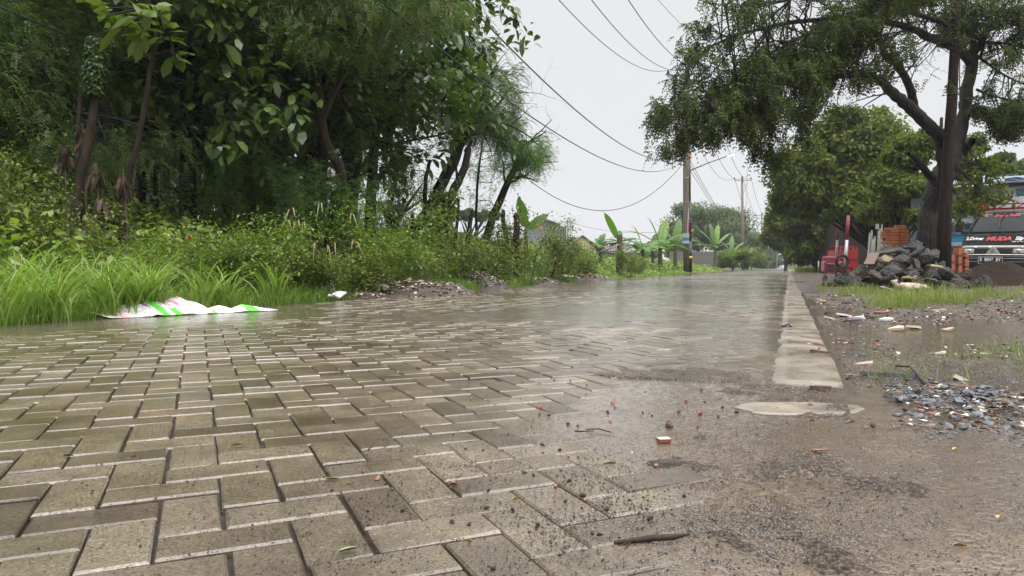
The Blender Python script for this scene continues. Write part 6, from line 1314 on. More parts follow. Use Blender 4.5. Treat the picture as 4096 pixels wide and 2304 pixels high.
# pink armchair
Yq = 34; p_ = at(3330, 1068, Yq); e = empty("armchair", (p_.x, Yq, .02), R(-12), "worn dusty pink upholstered armchair beside the red stall", "armchair")
MB().box((0, .05, .24), (.78, .75, .30)).build("seat_base", M['pinkf'], e, bevel=.05); MB().box((.04, -.03, .44), (.62, .62, .16)).build("cushion", M['pinkf'], e, bevel=.05); MB().box((0, .36, .55), (.80, .18, .60)).build("backrest", M['pinkf'], e, bevel=.07)
for s_ in (-1, 1): MB().box((s_ * .38, .0, .36), (.14, .75, .50)).build("armrest", M['pinkf'], e, bevel=.05)
for s_ in (-1, 1):
    for y_ in (-.25, .35): MB().box((s_ * .32, y_, .04), (.05, .05, .09)).build("leg", M['bark'], e)
# round-backed dark chair
Yq = 26; p_ = at(3366, 1068, Yq); e = empty("round_back_chair", (p_.x, Yq, .0), R(15), "dark wooden chair with a big round ring back, left of the rock pile", "chair"); cz = at(3375, 1045, Yq).z
MB().tube([(.06 + .25 * math.cos(a), .05, cz + .0 + .22 * math.sin(a)) for a in np.linspace(0, 2 * PI, 25)], .05, 8, cap=False).build("ring_back", M['bark'], e, smooth=True); MB().box((.02, -.1, .33), (.42, .38, .05)).build("seat", M['bark_l'], e, bevel=.01)
for x_ in (-.16, .2):
    for y_ in (-.26, .06): MB().bar((x_, y_, .32), (x_ * 1.15, y_ * 1.1, -.02), .045, .045).build("leg", M['bark_l'], e)
MB().bar((-.17, -.27, .16), (.22, -.27, .16), .03, .03).build("stretcher", M['bark_l'], e)
# leaning pale planks and slabs
M['pplank'] = mat("pale_weathered_plank", (.20, .21, .17), (.42, .42, .36), 10, .7, stretch=(3, 3, .5))
for i, (x0, y0, x1, y1, wd_, lab) in enumerate(((3465, 1042, 3480, 935, .11, "leftmost pale grey plank leaning behind the rock pile"), (3478, 1040, 3488, 925, .12, "second pale grey plank from the left behind the rock pile"), (3490, 1035, 3500, 950, .15, "short wide whitish plank in the middle of the leaning bundle"),
                                           (3503, 1030, 3515, 925, .09, "narrow grey plank right of the short whitish one"), (3512, 1030, 3520, 915, .06, "thin dark-edged plank second from the right"), (3523, 1030, 3528, 900, .08, "tallest greenish plank at the bundle's right side"), (3472, 1045, 3495, 960, .10, "broken pale plank lying across the bundle's foot"))):
    Yq = 16.5 + .12 * i; a = at(x0, y0, Yq); t_ = at(x1, y1, Yq + .5); a.z = .0 if a.z > 0 else a.z
    tag(MB().bar(a, t_, .03, wd_).build("leaning_plank", M['pplank'], bevel=.004), lab, "plank", "pale planks leaning behind the rock pile")
for (x0, x1, y0, lab, sh) in ((3525, 3560, 948, "pale grey cement panel leaning left of the brick stack's bent trunk", 0), (3560, 3585, 960, "perforated grey panel leaning just right of the pale cement panel", 1)):
    Yq = 17.8; a = at(x0, 1068, Yq); b_ = at(x1, 1068, Yq); zt = at(x0, y0, Yq).z; vs = [(0, 0, 0), (b_.x - a.x, 0, 0), (b_.x - a.x - .02, .35, zt - .05), (.03, .35, zt)]; o = MB().add(vs, [(0, 1, 2, 3)]).build("cement_panel", mat("grey_cement_panel", (.15, .16, .15), (.26, .27, .25), 6, .7), None, loc=(a.x, Yq, 0)); md = o.modifiers.new("t", 'SOLIDIFY'); md.thickness = .03; tag(o, lab, "panel")
a = at(3506, 1000, 17.2); tt_ = at(3506, 895, 17.2); e = empty("sign_post", (a.x, 17.2, 0), 0, "little pale board on a stick rising above the leaning planks", "sign"); MB().tube([(0, 0, 0), (0, 0, tt_.z)], .015, 6).build("post", M['bark_l'], e); MB().box((0, -.02, at(3500, 906, 17.2).z), (.07, .02, .13)).build("board", M['paper'], e)
# wooden frame (ladder-like) far right side
Yq = 75; a = at(3186, 1062, Yq); zt = at(3190, 1003, Yq).z; e = empty("wooden_ladder", (a.x, Yq, 0), 0, "small pale ladder-like wooden stand with a flat top at the far right roadside", "ladder stand")
M['pwood'] = mat("pale_wood", (.42, .36, .24), (.55, .48, .34), 8, .6)
for x_ in (0, .32): MB().bar((x_, 0, 0), (x_ + .1, 0, zt), .09, .09).build("upright", M['pwood'], e)
for f in (.35, .62, .80, .95): MB().bar((.05, 0, zt * f), (.4, 0, zt * f), .05, .05).build("rung", M['pwood'], e)
MB().box((.2, 0, zt + .06), (.9, .5, .08)).build("top_board", M['polewood'], e)
# far end: gate, kiosk, lamp, signs
Yq = 150; e = empty("gate", tuple(at(3098, 1053, Yq)), 0, "pale blue gate panel between posts at the far end of the road", "gate"); s_ = Yq / F; M['gateb'] = mat("pale_blue_paint", (.35, .52, .56), (.45, .62, .66), 6, .5)
MB().box((0, 0, 11 * s_), (14 * s_, .1, 24 * s_)).build("panel", M['gateb'], e); [MB().box((x * s_, .1, 13 * s_), (2 * s_, .2, 32 * s_)).build("post", M['greywall'], e) for x in (-11, 11)]; MB().box((0, .2, 27 * s_), (30 * s_, .4, 3 * s_)).build("lintel", M['greywall'], e)
e = empty("kiosk", tuple(at(3132, 1060, Yq)), 0, "low brown-walled kiosk with dark roof right of the pale blue gate", "kiosk"); MB().box((0, 1, 8 * s_), (42 * s_, 3, 16 * s_)).build("wall", mat("brown_kiosk_wall", (.12, .08, .07), None, 5, .8), e); MB().box((0, .6, 19 * s_), (52 * s_, 4, 5 * s_)).build("roof", M['cor'], e)
for (px, py, r_, lab) in ((3073, 1027, 4, "tiny white square sign left of the pale blue gate"), (3155, 1037, 6, "small white umbrella-like shade at the far road end"), (3171, 1038, 4, "tiny white board right of the small white shade")):
    Yq = 135; p_ = at(px, py, Yq); s_ = Yq / F; e = empty("distant_sign", (p_.x, Yq, .1), 0, lab, "sign"); MB().tube([(0, 0, 0), (0, 0, p_.z)], .05, 6).build("post", M['galv'], e)
    (MB().tube([(0, 0, p_.z - r_ * s_ * .5), (0, 0, p_.z + r_ * s_ * .8)], [r_ * s_ * 1.3, .03], 10) if 'umbrella' in lab else MB().box((0, 0, p_.z), (r_ * 2 * s_, .05, r_ * 1.7 * s_))).build("board", M['white'], e)
p_ = at(3108, 1058, 140); e = empty("street_lamp", (p_.x, 140, 0), 0, "pale far street lamp with white oval head beside the blue gate", "street lamp"); zt = at(3108, 1020, 140).z; MB().tube([(0, 0, 0), (0, 0, zt), (.3, 0, zt + .1)], .06, 6).build("pole", M['galv'], e); MB().box((.55, 0, zt + .15), (.5, .2, .18)).build("lamp_head", M['white'], e, bevel=.06)

# ------------------------------------------------------------------ loose stuff on the ground
def scatter_mesh(protoV, protoF, X, Y, Z, S_, flat=.6):
    n = len(X); k = len(protoV); a = rng.uniform(0, 2 * PI, n); b = rng.normal(0, .45, n); ca, sa, cb, sb = np.cos(a), np.sin(a), np.cos(b), np.sin(b)
    P = protoV[None] * (np.asarray(S_)[:, None, None] * np.stack([np.ones(n), rng.uniform(.55, 1, n), rng.uniform(.35, .8, n) * flat / .6], 1)[:, None, :])
    x, y, z = P[..., 0], P[..., 1], P[..., 2]; y, z = y * cb[:, None] - z * sb[:, None], y * sb[:, None] + z * cb[:, None]; x, y = x * ca[:, None] - y * sa[:, None], x * sa[:, None] + y * ca[:, None]
    V_ = np.stack([x + X[:, None], y + Y[:, None], z + Z[:, None]], -1); F_ = protoF[None] + (np.arange(n) * k)[:, None, None]
    return V_.reshape(-1, 3), F_.reshape(-1, protoF.shape[1])
chipV, chipF = rock((1.1, .8, .5), 901, 16, 1, .0); grainV, grainF = rock((1, .9, .8), 905, 4, 1, .02)
def px_scatter(n, x0, x1, y0, y1, dens=None):
    px = rng.uniform(x0, x1, n); py = rng.uniform(y0, y1, n); a = (px - 2048) / F; b = (1152 - py) / F; dy = CT + b * ST; dz = -ST + b * CT; k = -H / dz; x, y = a * k, dy * k
    if dens is not None: q = rng.random(n) < dens(px, py); px, py, x, y = px[q], py[q], x[q], y[q]
    return px, py, x, y
def top_z(x, y):
    s_, t_ = st(x, y); zr = road_z(s_, t_); zy = yard(s_, t_) + .001
    return np.where((s_ > .30) & (t_ > 0), zr, np.where((s_ > 0) & (t_ > 0), .006, np.where(s_ > .25, zr + .001, np.maximum(zy, -.002))))
M['gravel'] = mat("wet_bluegrey_gravel", (.025, .028, .032), (.095, .10, .11), 40, .22, .5, island=.6); M['grit'] = mat("dark_grit", (.012, .009, .008), (.04, .03, .026), 30, .5, island=.6, spec=.3)
M['chipbrown'] = mat("brown_rubble_chips", (.045, .028, .02), (.14, .10, .07), 30, .5, island=.6); M['chipred'] = mat("red_brick_chips", (.14, .04, .025), (.24, .08, .05), 30, .6, island=.4); M['chipwhite'] = mat("pale_plaster_chips", (.42, .38, .32), (.6, .56, .50), 20, .6, island=.2)
M['shard'] = mat("white_tile_shard", (.62, .62, .62), (.74, .74, .73), 8, .25)
def dry(px, py):                                 # nothing loose lies in the open puddles
    m = ((px - 3720) / 270) ** 2 + ((py - 1350) / 42) ** 2 > 1 + .5 * fbm(px / 60, py / 20, 88, 3)
    m &= ((px - 3960) / 200) ** 2 + ((py - 1318) / 30) ** 2 > 1; m &= ((px - 3490) / 120) ** 2 + ((py - 1650) / 70) ** 2 > 1
    return m & (((px - 3330) / 70) ** 2 + ((py - 1262) / 22) ** 2 > 1)
# gravel on the right verge
def dg(px, py): return np.clip(.10 + .75 * np.exp(-((px - 3920) / 380) ** 2 - ((py - 1560) / 120) ** 2) + .5 * fbm(px / 120, py / 40, 5, 4), 0, 1) * (px > 3340 + (py - 1300) * .75) * dry(px, py)
px, py, x, y = px_scatter(9000, 3200, 4250, 1380, 1790, dg); sz = rng.uniform(.003, .0095, len(x)) * np.where(rng.random(len(x)) < .10, 2.3, 1)
V_, F_ = scatter_mesh(chipV, chipF, x, y, top_z(x, y) + sz * .25, sz); tag(mesh_np("gravel", V_, F_, M['gravel']), "wet blue-grey gravel chips strewn over the muddy right verge", "gravel", kind="stuff")
px, py, x, y = px_scatter(14000, 3180, 4200, 1180, 1720, lambda a, b: np.clip(.22 + .4 * fbm(a / 130, b / 40, 6, 3) + .9 * np.exp(-((b - 1275) / 45) ** 2) + .5 * np.exp(-((b - 1205) / 20) ** 2), 0, 1) * (a > 3250 + (b - 1150) * .35) * dry(a, b))
for nm, mt, lab, sel in (("rubble_chips", 'chipbrown', "brown wood and soil crumbs mixed through the debris on the right verge", .86), ("brick_chips", 'chipred', "small red brick crumbs among the debris on the right verge", .5), ("plaster_chips", 'chipwhite', "small pale plaster crumbs among the debris on the right verge", 1.0)):
    r_ = rng.random(len(x)); k_ = r_ < sel; xs_, ys_ = x[k_], y[k_]; x, y = x[~k_], y[~k_]; sz = rng.uniform(.006, .022, len(xs_)) * np.clip(ys_ / 5, .8, 2)
    V_, F_ = scatter_mesh(chipV, chipF, xs_, ys_, top_z(xs_, ys_) + sz * .25, sz, .45); tag(mesh_np(nm, V_, F_, M[mt]), lab, nm.replace("_", " "), kind="stuff")
# grit washed over the paving
def dgr(px, py):
    c_ = np.exp(-((px - 2750) / 1150) ** 2 - ((py - 1980) / 380) ** 2); q = np.exp(-((px - 1100) / 900) ** 2 - ((py - 1850) / 330) ** 2) * .35; n_ = fbm(px / 220, py / 90, 9, 4)
    return np.clip((c_ * .75 + q * .9) * (.65 + 1.1 * n_), 0, 1)
px, py, x, y = px_scatter(90000, 100, 4096, 1450, 2330, dgr); sz = rng.uniform(.0006, .0018, len(x)) * np.where(rng.random(len(x)) < .05, 2.0, 1)
V_, F_ = scatter_mesh(grainV, grainF, x, y, np.maximum(top_z(x, y), .0) + sz * .2, sz); tag(mesh_np("grit", V_, F_, M['grit']), "fine dark grit washed over the wet paving in the foreground", "grit", kind="stuff")
# bubbles thrown up by the rain
bm_, n, l, p = new_mat("rain_bubbles"); n.remove(p); fr = n.new("ShaderNodeFresnel"); fr.inputs[0].default_value = 1.5; gl = n.new("ShaderNodeBsdfGlossy"); gl.inputs['Roughness'].default_value = .05; tr = n.new("ShaderNodeBsdfTransparent"); tr.inputs[0].default_value = (.88, .87, .85, 1); mx = n.new("ShaderNodeMixShader")
l.new(fr.outputs[0], mx.inputs[0]); l.new(tr.outputs[0], mx.inputs[1]); l.new(gl.outputs[0], mx.inputs[2]); l.new(mx.outputs[0], n["Material Output"].inputs[0])
import bmesh
q = bmesh.new(); bmesh.ops.create_icosphere(q, subdivisions=2, radius=1); bubV = np.array([v.co[:] for v in q.verts]); bubF = np.array([[v.index for v in f.verts] for f in q.faces]); q.free(); kf_ = bubV[bubF][:, :, 2].mean(1) > -.02; bubF = bubF[kf_]
def dbub(px, py): return np.clip(.9 * np.exp(-((px - 3350) / 650) ** 2 - ((py - 2050) / 230) ** 2) + .8 * np.exp(-((px - 2900) / 350) ** 2 - ((py - 2130) / 120) ** 2), 0, 1) * (fbm(px / 260, py / 110, 19, 3) > -.12)
px, py, x, y = px_scatter(9000, 2100, 4150, 1680, 2330, dbub); sz = rng.uniform(.0010, .0034, len(x)); Zb_ = np.maximum(top_z(x, y) * 1.0, 0)
P = bubV[None] * (sz[:, None, None] * np.array([1, 1, .55])); P = P + np.stack([x, y, Zb_], 1)[:, None]
tag(mesh_np("rain_bubbles", P.reshape(-1, 3), (bubF[None] + (np.arange(len(x)) * len(bubV))[:, None, None]).reshape(-1, 3), bm_, smooth=True), "tiny rain bubbles floating on the muddy water in the near right corner", "bubbles", kind="stuff")
# pebbles, chips, leaves that can be told apart
small_me = {}
def pebble(px, py, sz, mk, label, cat="pebble", name="pebble", group=None, flat=1.0):
    g = gnd(px, py, .0); z_ = float(np.maximum(top_z(g.x, g.y), 0)); key = (name, mk)
    if key not in small_me:
        V_, F_ = rock((1, .8, .65), 300 + len(small_me), 9, 2, .08); o = mesh_np(name, V_, F_, M[mk]); small_me[key] = o.data
    else: o = bpy.data.objects.new(name, small_me[key]); link(o)
    o.location = (g.x, g.y, z_ + sz * .35 * flat); o.scale = (sz, sz, sz * flat); o.rotation_euler = (rng.normal(0, .3), rng.normal(0, .3), rng.uniform(0, 6.28)); return tag(o, label, cat, group)
Z5 = lambda X_, Y_: (1400 + X_ / 1.61, 1500 + Y_ / 1.61)
GP = "dark pebbles scattered on the wet road"
for i, (X_, Y_, sz) in enumerate(((1315, 40, 4), (1420, 45, 4.5), (1705, 215, 4), (1660, 245, 5), (1220, 260, 4), (1282, 262, 4), (1405, 320, 4.5), (1240, 458, 5), (2260, 102, 6), (2285, 175, 4), (2115, 245, 5), (2370, 274, 5), (2490, 244, 5), (2240, 340, 4), (1525, 66, 3), (1110, 50, 3.5), (1885, 245, 3), (1945, 265, 3), (1465, 330, 3), (1125, 650, 4.5), (1180, 665, 4), (1500, 798, 5), (1390, 832, 4), (1050, 898, 4.5), (880, 885, 4), (340, 902, 5), (660, 985, 5), (765, 995, 4.5), (1205, 998, 4.5), (1655, 885, 4.5), (1935, 945, 5), (1560, 1045, 4), (1610, 1055, 4), (925, 1275, 4.5), (2150, 790, 4.5), (1410, 700, 4), (890, 770, 3.5), (1350, 490, 4), (2400, 210, 5.5))):
    px, py = Z5(X_, Y_); pos = "lower" if py > 1950 else "middle" if py > 1680 else "upper"; side = "left" if px < 2100 else "right" if px > 2500 else "central"
    pebble(px, py, sz / 1000 * 1.25, 'grit', "dark pebble on the wet road, %s %s foreground" % (pos, side), group=GP)
for X_, Y_, sz, mk, lab, cat, nm in ((2060, 338, 15, 'chipbrown', "largest dark brown clod lying on the wet paving, right of centre", "clod", "mud_clod"), (1228, 210, 7, 'chipred', "small upright reddish stone in the pale water, left of the other red one", "stone", "stone"), (1695, 182, 8, 'chipred', "reddish cone-shaped stone standing in pale water", "stone", "stone"),
                                   (1680, 302, 6, 'chipred', "small reddish chip just before the cone-shaped red stone", "chip", "chip"), (2255, 256, 10, 'chipred', "red brick fragment nearest the kerb on the wet paving", "brick fragment", "brick_fragment"), (2165, 172, 7, 'chipred', "small red brick fragment behind the bigger one", "brick fragment", "brick_fragment"),
                                   (175, 697, 7, 'nut', "round orange-brown nut lying on a paver, left one of two", "nut", "nut"), (665, 728, 7, 'nut', "round orange-brown nut lying on a paver, right one of two", "nut", "nut"), (780, 158, 4, 'nut', "tiny orange chip on the wet paving left of centre", "chip", "chip"), (1970, 596, 5, 'nut', "flat orange chip before the white shard", "chip", "chip"),
                                   (1325, 742, 5, 'nut', "orange chip in the grit at the foreground centre", "chip", "chip"), (1405, 533, 4, 'nut', "small orange crumb left of the green floating leaf", "crumb", "chip")):
    if 'nut' not in M: M['nut'] = mat("orange_brown_nut", (.20, .085, .04), (.32, .16, .08), 30, .4)
    pebble(*Z5(X_, Y_), sz / 1000 * 1.15, mk, lab, cat, nm)
g = gnd(*Z5(2020, 436)); o = MB().box((0, 0, 0), (.026, .018, .008), 0, rz=.2).build("brick_fragment", M['chipred'], None, bevel=.001, loc=(g.x, g.y, .005)); tag(o, "flat red tile fragment with pale top before the largest clod", "tile fragment"); MB().box((0, 0, .0045), (.024, .016, .001), 0, rz=.2).build("glazed_top", M['shard'], o)
def flatbit(px, py, L, W, mk, label, cat, name, zoff=.003, tilt=.1):
    g = gnd(px, py); z_ = float(np.maximum(top_z(g.x, g.y), 0)) + zoff; n_ = 7; r_ = np.random.default_rng(int(px * 7 + py)); a = np.sort(r_.uniform(0, 2 * PI, n_)); P_ = [(math.cos(q) * L * .5 * r_.uniform(.75, 1.1), math.sin(q) * W * .5 * r_.uniform(.7, 1.1)) for q in a]; t_ = min(.012, L * .14)
    o = MB().add([(x, y, -t_ * .5) for x, y in P_] + [(x, y, t_ * .5) for x, y in P_], [tuple(range(n_))[::-1], tuple(range(n_, 2 * n_))] + [(i, (i + 1) % n_, n_ + (i + 1) % n_, n_ + i) for i in range(n_)]).build(name, M[mk], None, loc=(g.x, g.y, z_))
    o.rotation_euler = (r_.normal(0, tilt), r_.normal(0, tilt), r_.normal(0, .3)); return tag(o, label, cat)
flatbit(*Z5(1850, 516), .028, .012, 'shard', "small white shard on the wet paving right of the green leaf", "shard", "shard")
Z2 = lambda X_, Y_: (2900 + X_ / 1.932, 1050 + Y_ / 1.932)
M['cream'] = mat("cream_stone", (.42, .33, .22), (.6, .5, .36), 12, .5); M['pinkst'] = mat("pinkish_slab", (.34, .22, .18), (.46, .33, .28), 10, .45); M['blackr'] = mat("black_rubbish", (.012, .012, .012), (.03, .03, .03), 10, .5)
for X_, Y_, L, W, mk, lab, cat, nm in ((915, 418, .22, .09, 'shard', "torn white plastic strip lying in the debris nearest the kerb", "plastic scrap", "plastic_scrap"), (1035, 436, .13, .07, 'shard', "white tile shard right of the torn white strip", "tile shard", "tile_shard"), (1240, 462, .11, .06, 'shard', "rightmost white tile shard before the puddle", "tile shard", "tile_shard"), (815, 442, .12, .06, 'cream', "cream slab piece at the left end of the white shards", "slab piece", "slab_piece"),
     (960, 372, .11, .07, 'chipred', "red brick half standing behind the white shards", "brick piece", "brick_piece"), (1215, 412, .14, .05, 'chipred', "long red brick piece lying behind the rightmost white shard", "brick piece", "brick_piece"), (2205, 405, .15, .07, 'chipred', "dark red brick piece near the right frame edge behind the puddle", "brick piece", "brick_piece"), (1320, 532, .11, .07, 'cream', "tan stone lying at the near edge of the wide puddle, left one", "stone", "flat_stone"), (1460, 520, .085, .07, 'cream', "bright cream stone at the puddle's edge, right of the tan one", "stone", "flat_stone"),
     (1720, 538, .07, .04, 'pinkst', "pink stone chip in the water at the wide puddle's edge", "stone", "flat_stone"), (935, 270, .16, .06, 'blackr', "black curled rubbish scrap before the grass strip", "rubbish scrap", "rubbish_scrap"), (940, 323, .10, .04, 'blackr', "small black scrap beside white crumbs left of the grass", "rubbish scrap", "rubbish_scrap"), (750, 300, .13, .06, 'cream', "pale crumbling slab next to the kerb beyond the shards", "slab piece", "slab_piece"), (1650, 385, .12, .04, 'cream', "cream strip lying at the front edge of the grass", "slab piece", "slab_piece"),
     (800, 405, .12, .07, 'gravel', "grey pointed stone beside the kerb left of the white strip", "stone", "flat_stone"), (985, 462, .14, .07, 'gravel', "dark slate piece in front of the white shards", "slate", "slate_piece"), (1120, 435, .12, .06, 'chipbrown', "curved brown shell-like bark piece between the two white shards", "bark piece", "bark_piece"), (1300, 905, .20, .09, 'gravel', "large flat mossy grey stone beside the kerb's corner puddle", "stone", "flat_stone"),
     (1085, 815, .10, .035, 'pinkst', "pinkish slab at the edge of the corner puddle", "slab piece", "slab_piece"), (1840, 932, .085, .04, 'chipwhite', "whitish concrete chunk among the blue-grey gravel", "concrete chunk", "concrete_chunk"), (1670, 715, .06, .03, 'chipwhite', "pale speckled stone behind the gravel", "stone", "flat_stone"), (1290, 965, .06, .025, 'gravel', "blue-grey slab before the large mossy stone", "stone", "flat_stone"), (1260, 1013, .035, .016, 'chipbrown', "brown fir-cone-like lump in the shallow corner water", "lump", "lump"),
     (1290, 1078, .055, .02, 'gravel', "flat blue-grey chip alone in the shallow water", "chip", "chip"), (715, 684, .03, .022, 'gravel', "blue-grey pebble sitting on the kerb strip", "pebble", "pebble"), (645, 640, .016, .012, 'shard', "tiny white pebble on the kerb strip", "pebble", "pebble"), (725, 650, .05, .012, 'chipred', "maroon sliver lying across the kerb strip", "sliver", "sliver"), (590, 703, .03, .016, 'blackr', "black clump on the kerb strip left of the sliver", "clump", "clump"), (715, 716, .10, .014, 'chipbrown', "wet brown leaf remains across the kerb strip", "leaf remains", "leaf_remains"),
     (400, 1148, .022, .012, 'chipred', "reddish chip on the paving before the kerb's near end", "chip", "chip"), (740, 1000, .07, .02, 'chipbrown', "clump of brown debris at the kerb strip's near end", "debris clump", "debris_clump"), (665, 1000, .022, .012, 'blackr', "dark clump just left of the brown debris clump", "clump", "clump"), (1420, 228, .16, .06, 'shard', "white rag half hidden in the grass below the rock pile", "rag", "rag"), (1275, 225, .30, .05, 'shard', "long white scrap in the grass left of the white rag", "plastic scrap", "plastic_scrap")):
    flatbit(*Z2(X_, Y_), L, W, mk, lab, cat, nm, .008 if L > .06 else .003, .18)
M['gleaf'] = mat("fresh_fallen_leaf", (.16, .25, .06), (.24, .33, .10), 20, .4); M['yleaf'] = mat("yellow_fallen_leaf", (.45, .40, .08), (.6, .52, .15), 20, .4); M['oleaf'] = mat("orange_fallen_leaf", (.45, .25, .06), (.58, .36, .12), 20, .4)
def fallen(px, py, L, mk, rz, label):
    g = gnd(px, py); z_ = float(np.maximum(top_z(g.x, g.y), 0)) + .0015; k = 7; vs = []
    for i in range(k):
        f = i / (k - 1); wd_ = L * .22 * math.sin(PI * min(1, f * .95 + .03)) ** .8; vs += [((f - .5) * L, -wd_, .002 + .003 * math.sin(f * 3)), ((f - .5) * L, 0, .0), ((f - .5) * L, wd_, .0025)]
    o = MB().add(vs, [(3 * i, 3 * i + 3, 3 * i + 4, 3 * i + 1) for i in range(k - 1)] + [(3 * i + 1, 3 * i + 4, 3 * i + 5, 3 * i + 2) for i in range(k - 1)]).build("fallen_leaf", M[mk], None, smooth=True, loc=(g.x, g.y, z_)); o.rotation_euler = (0, 0, rz)
    MB().tube([(-.62 * L, 0, .001), (-.45 * L, 0, .001)], L * .015, 4).build("stalk", M[mk], o); tag(o, label, "leaf", "fallen leaves on the wet road")
for px, py, L, mk, rz, lab in ((1329, 1937, .022, 'gleaf', .05, "bright green leaf lying on a paver left of the foreground's centre"), (274, 1840, .018, 'gleaf', .1, "green leaf lying far left on the pavers"), (945, 1796, .022, 'gleaf', .3, "dull green leaf left of centre, behind the brightest green one"), (1392, 2222, .022, 'gleaf', .5, "pale green leaf at the bottom beside a dark wet joint"), (1672 / 1.61 + 1400, 1500 + 580 / 1.61, .022, 'gleaf', 0, "green leaf floating in grit at the centre"),
                            (*Z5(1075, 827), .013, 'yleaf', .3, "small yellow leaf in the grit, centre foreground"), (*Z5(760, 1106), .011, 'yleaf', -.3, "tiny yellow-green leaf near the bottom centre"), (3247, 1686, .016, 'yleaf', 0, "pale yellow leaf left of the dark cone in the right foreground"), (3405, 1690, .018, 'yleaf', .2, "pale yellow leaf near the dark wet stone, right foreground"), (3820, 1803, .018, 'yleaf', .6, "yellow leaf in the muddy water at the right"), (3993, 2077, .016, 'oleaf', .8, "orange-yellow leaf near the right frame edge"), (3842, 2189, .014, 'oleaf', -.5, "small orange-yellow leaf low in the right corner"), (3776, 1665, .022, 'yleaf', 0, "yellow-green leaf beside the gravel's lower edge"), (3979, 1680, .024, 'oleaf', .4, "cream orange leaf lying before the gravel"), (2063, 2015, .010, 'yleaf', .2, "very small yellow leaf left of the lower pebbles")):
    fallen(px, py, L, mk, rz, lab)
def twig(pts, r, m, lab, zz=.004, name="twig"):
    P_ = [gnd(px, py) + Vector((0, 0, zz + dz)) for px, py, dz in pts]; tag(MB().tube([p - P_[0] for p in P_], r, 6).build(name, M[m], None, smooth=True, loc=P_[0]), lab, "twig")
gt = [(*Z5(1700, 1102), 0), (*Z5(1830, 1098), .003), (*Z5(1950, 1088), .004), (*Z5(2080, 1082), .004), (*Z5(2190, 1068), .005)]
P_ = [gnd(px, py) + Vector((0, 0, .004 + dz)) for px, py, dz in gt]; e = MB().tube([p - P_[0] for p in P_], [.002, .0035, .0045, .004, .001], 7).build("dry_stalk", M['bark_l'], None, smooth=True, loc=P_[0]); tag(e, "frayed reddish brown stalk lying in the foreground's muddy water", "stalk")
for q in range(4): a_ = gnd(*Z5(1820, 1092)); b_ = gnd(*Z5(1700 + 25 * q, 1090 + 12 * q)); MB().tube([a_ + Vector((0, 0, .006)) - P_[0], b_ + Vector((0, 0, .004)) - P_[0]], [.0018, .0006], 5).build("fibre", M['bark_l'], e)
twig([(*Z5(1520, 362), 0), (*Z5(1600, 364), .002), (*Z5(1680, 380), 0)], .0015, 'bark', "thin straight twig in the pale water, centre right"); twig([(*Z5(1450, 392), .006), (*Z5(1500, 384), .003), (*Z5(1570, 378), .002)], [.002, .0015, .001], 'bark', "dark forked twig just left of the thin straight one")
twig([(3245, 1813, .002), (3310, 1811, .002)], .0025, 'nut', "orange-brown straight stick piece in the right foreground"); twig([(3262, 1822, .002), (3285, 1826, .002)], .004, 'blackr', "short black stick right under the orange-brown one")
twig([(*Z2(1320, 855), .02), (*Z2(1430, 885), .03), (*Z2(1540, 960), .005)], .003, 'bark', "dark bent stick over the large mossy stone"); twig([(*Z2(500, 155), .01), (*Z2(640, 155), .01)], .008, 'bark', "thin dark stick lying across the far kerb strip"); twig([(*Z2(440, 500), .0), (*Z2(490, 493), .01), (*Z2(510, 500), 0)], .006, 'blackr', "small dark debris bundle standing out of the water left of the kerb")
pebble(2800 + 790 / 1.8025, 1500 + 775 / 1.8025, .009, 'chipbrown', "dark brown upright cone lying alone in the right foreground", "cone", "seed_cone"); pebble(2800 + 1250 / 1.8025, 1500 + 388 / 1.8025, .010, 'grit', "dark wet stone right of the two pale leaves", "stone", "stone")
# larger loose gravel stones
for i in range(80):
    px_, py_ = rng.normal(3880, 150), rng.normal(1610, 55)
    if px_ < 3480 or px_ > 4150 or py_ < 1480 or py_ > 1740: continue
    row = "nearer" if py_ > 1620 else "farther"; pebble(px_, py_, rng.uniform(.012, .022), 'gravel', "larger blue-grey broken stone in the %s part of the gravel on the right" % row, "stone", "gravel_stone", "larger stones in the gravel", .7)

# ------------------------------------------------------------------ grass on the right
parts = []
def gr(n, x0, x1, y0, y1, h0, h1, w_, dens=None, lo=.5):
    px, py, x, y = px_scatter(n, x0, x1, y0, y1, dens); m = len(x); a = rng.uniform(0, 6.28, m); hh = rng.uniform(h0, h1, m) * (.6 + .8 * np.clip(fbm(x * 3, y * 3, 14) + .5, 0, 1)); V_, F_ = blades(np.stack([x, y, np.maximum(yard(*st(x, y)), -.01)], 1), np.stack([np.cos(a), np.sin(a), a * 0], 1), hh, w_ * rng.uniform(.7, 1.3, m) * np.clip(y / 8, 1, 4), rng.uniform(.3, 2.0, m), 3)
    return V_, F_, per(np.clip(lo + .3 * fbm(x * 2, y * 2, 12) + rng.normal(0, .15, m), 0, 1), 8)
parts.append(gr(15000, 3270, 4096, 1142, 1245, .05, .17, .0045, lambda a, b: np.clip(.75 + 1.6 * fbm(a / 90, b / 14, 15, 3) - abs(b - np.interp(a, [3270, 3500, 3900, 4096], [1165, 1190, 1200, 1195])) / np.interp(a, [3270, 3600, 4096], [14, 50, 34]), 0, 1)))
parts.append(gr(900, 3600, 4096, 1385, 1480, .03, .10, .003, lambda a, b: np.clip((a - 3500) / 900, 0, 1) ** 2 * dry(a, b))); parts.append(gr(160, 3450, 4096, 1400, 1560, .03, .09, .003))
parts.append(gr(5000, 3180, 3330, 1078, 1092, .2, .5, .010, None, .75)); parts.append(gr(2500, 3150, 3260, 1073, 1079, .3, .6, .010, None, .7))
V_, F_, v_ = join(parts); tag(mesh_np("verge_grass", V_, F_, M['grass_r'], v=v_), "thin yellow-green grass growing in patches on the right verge", "grass", kind="stuff")

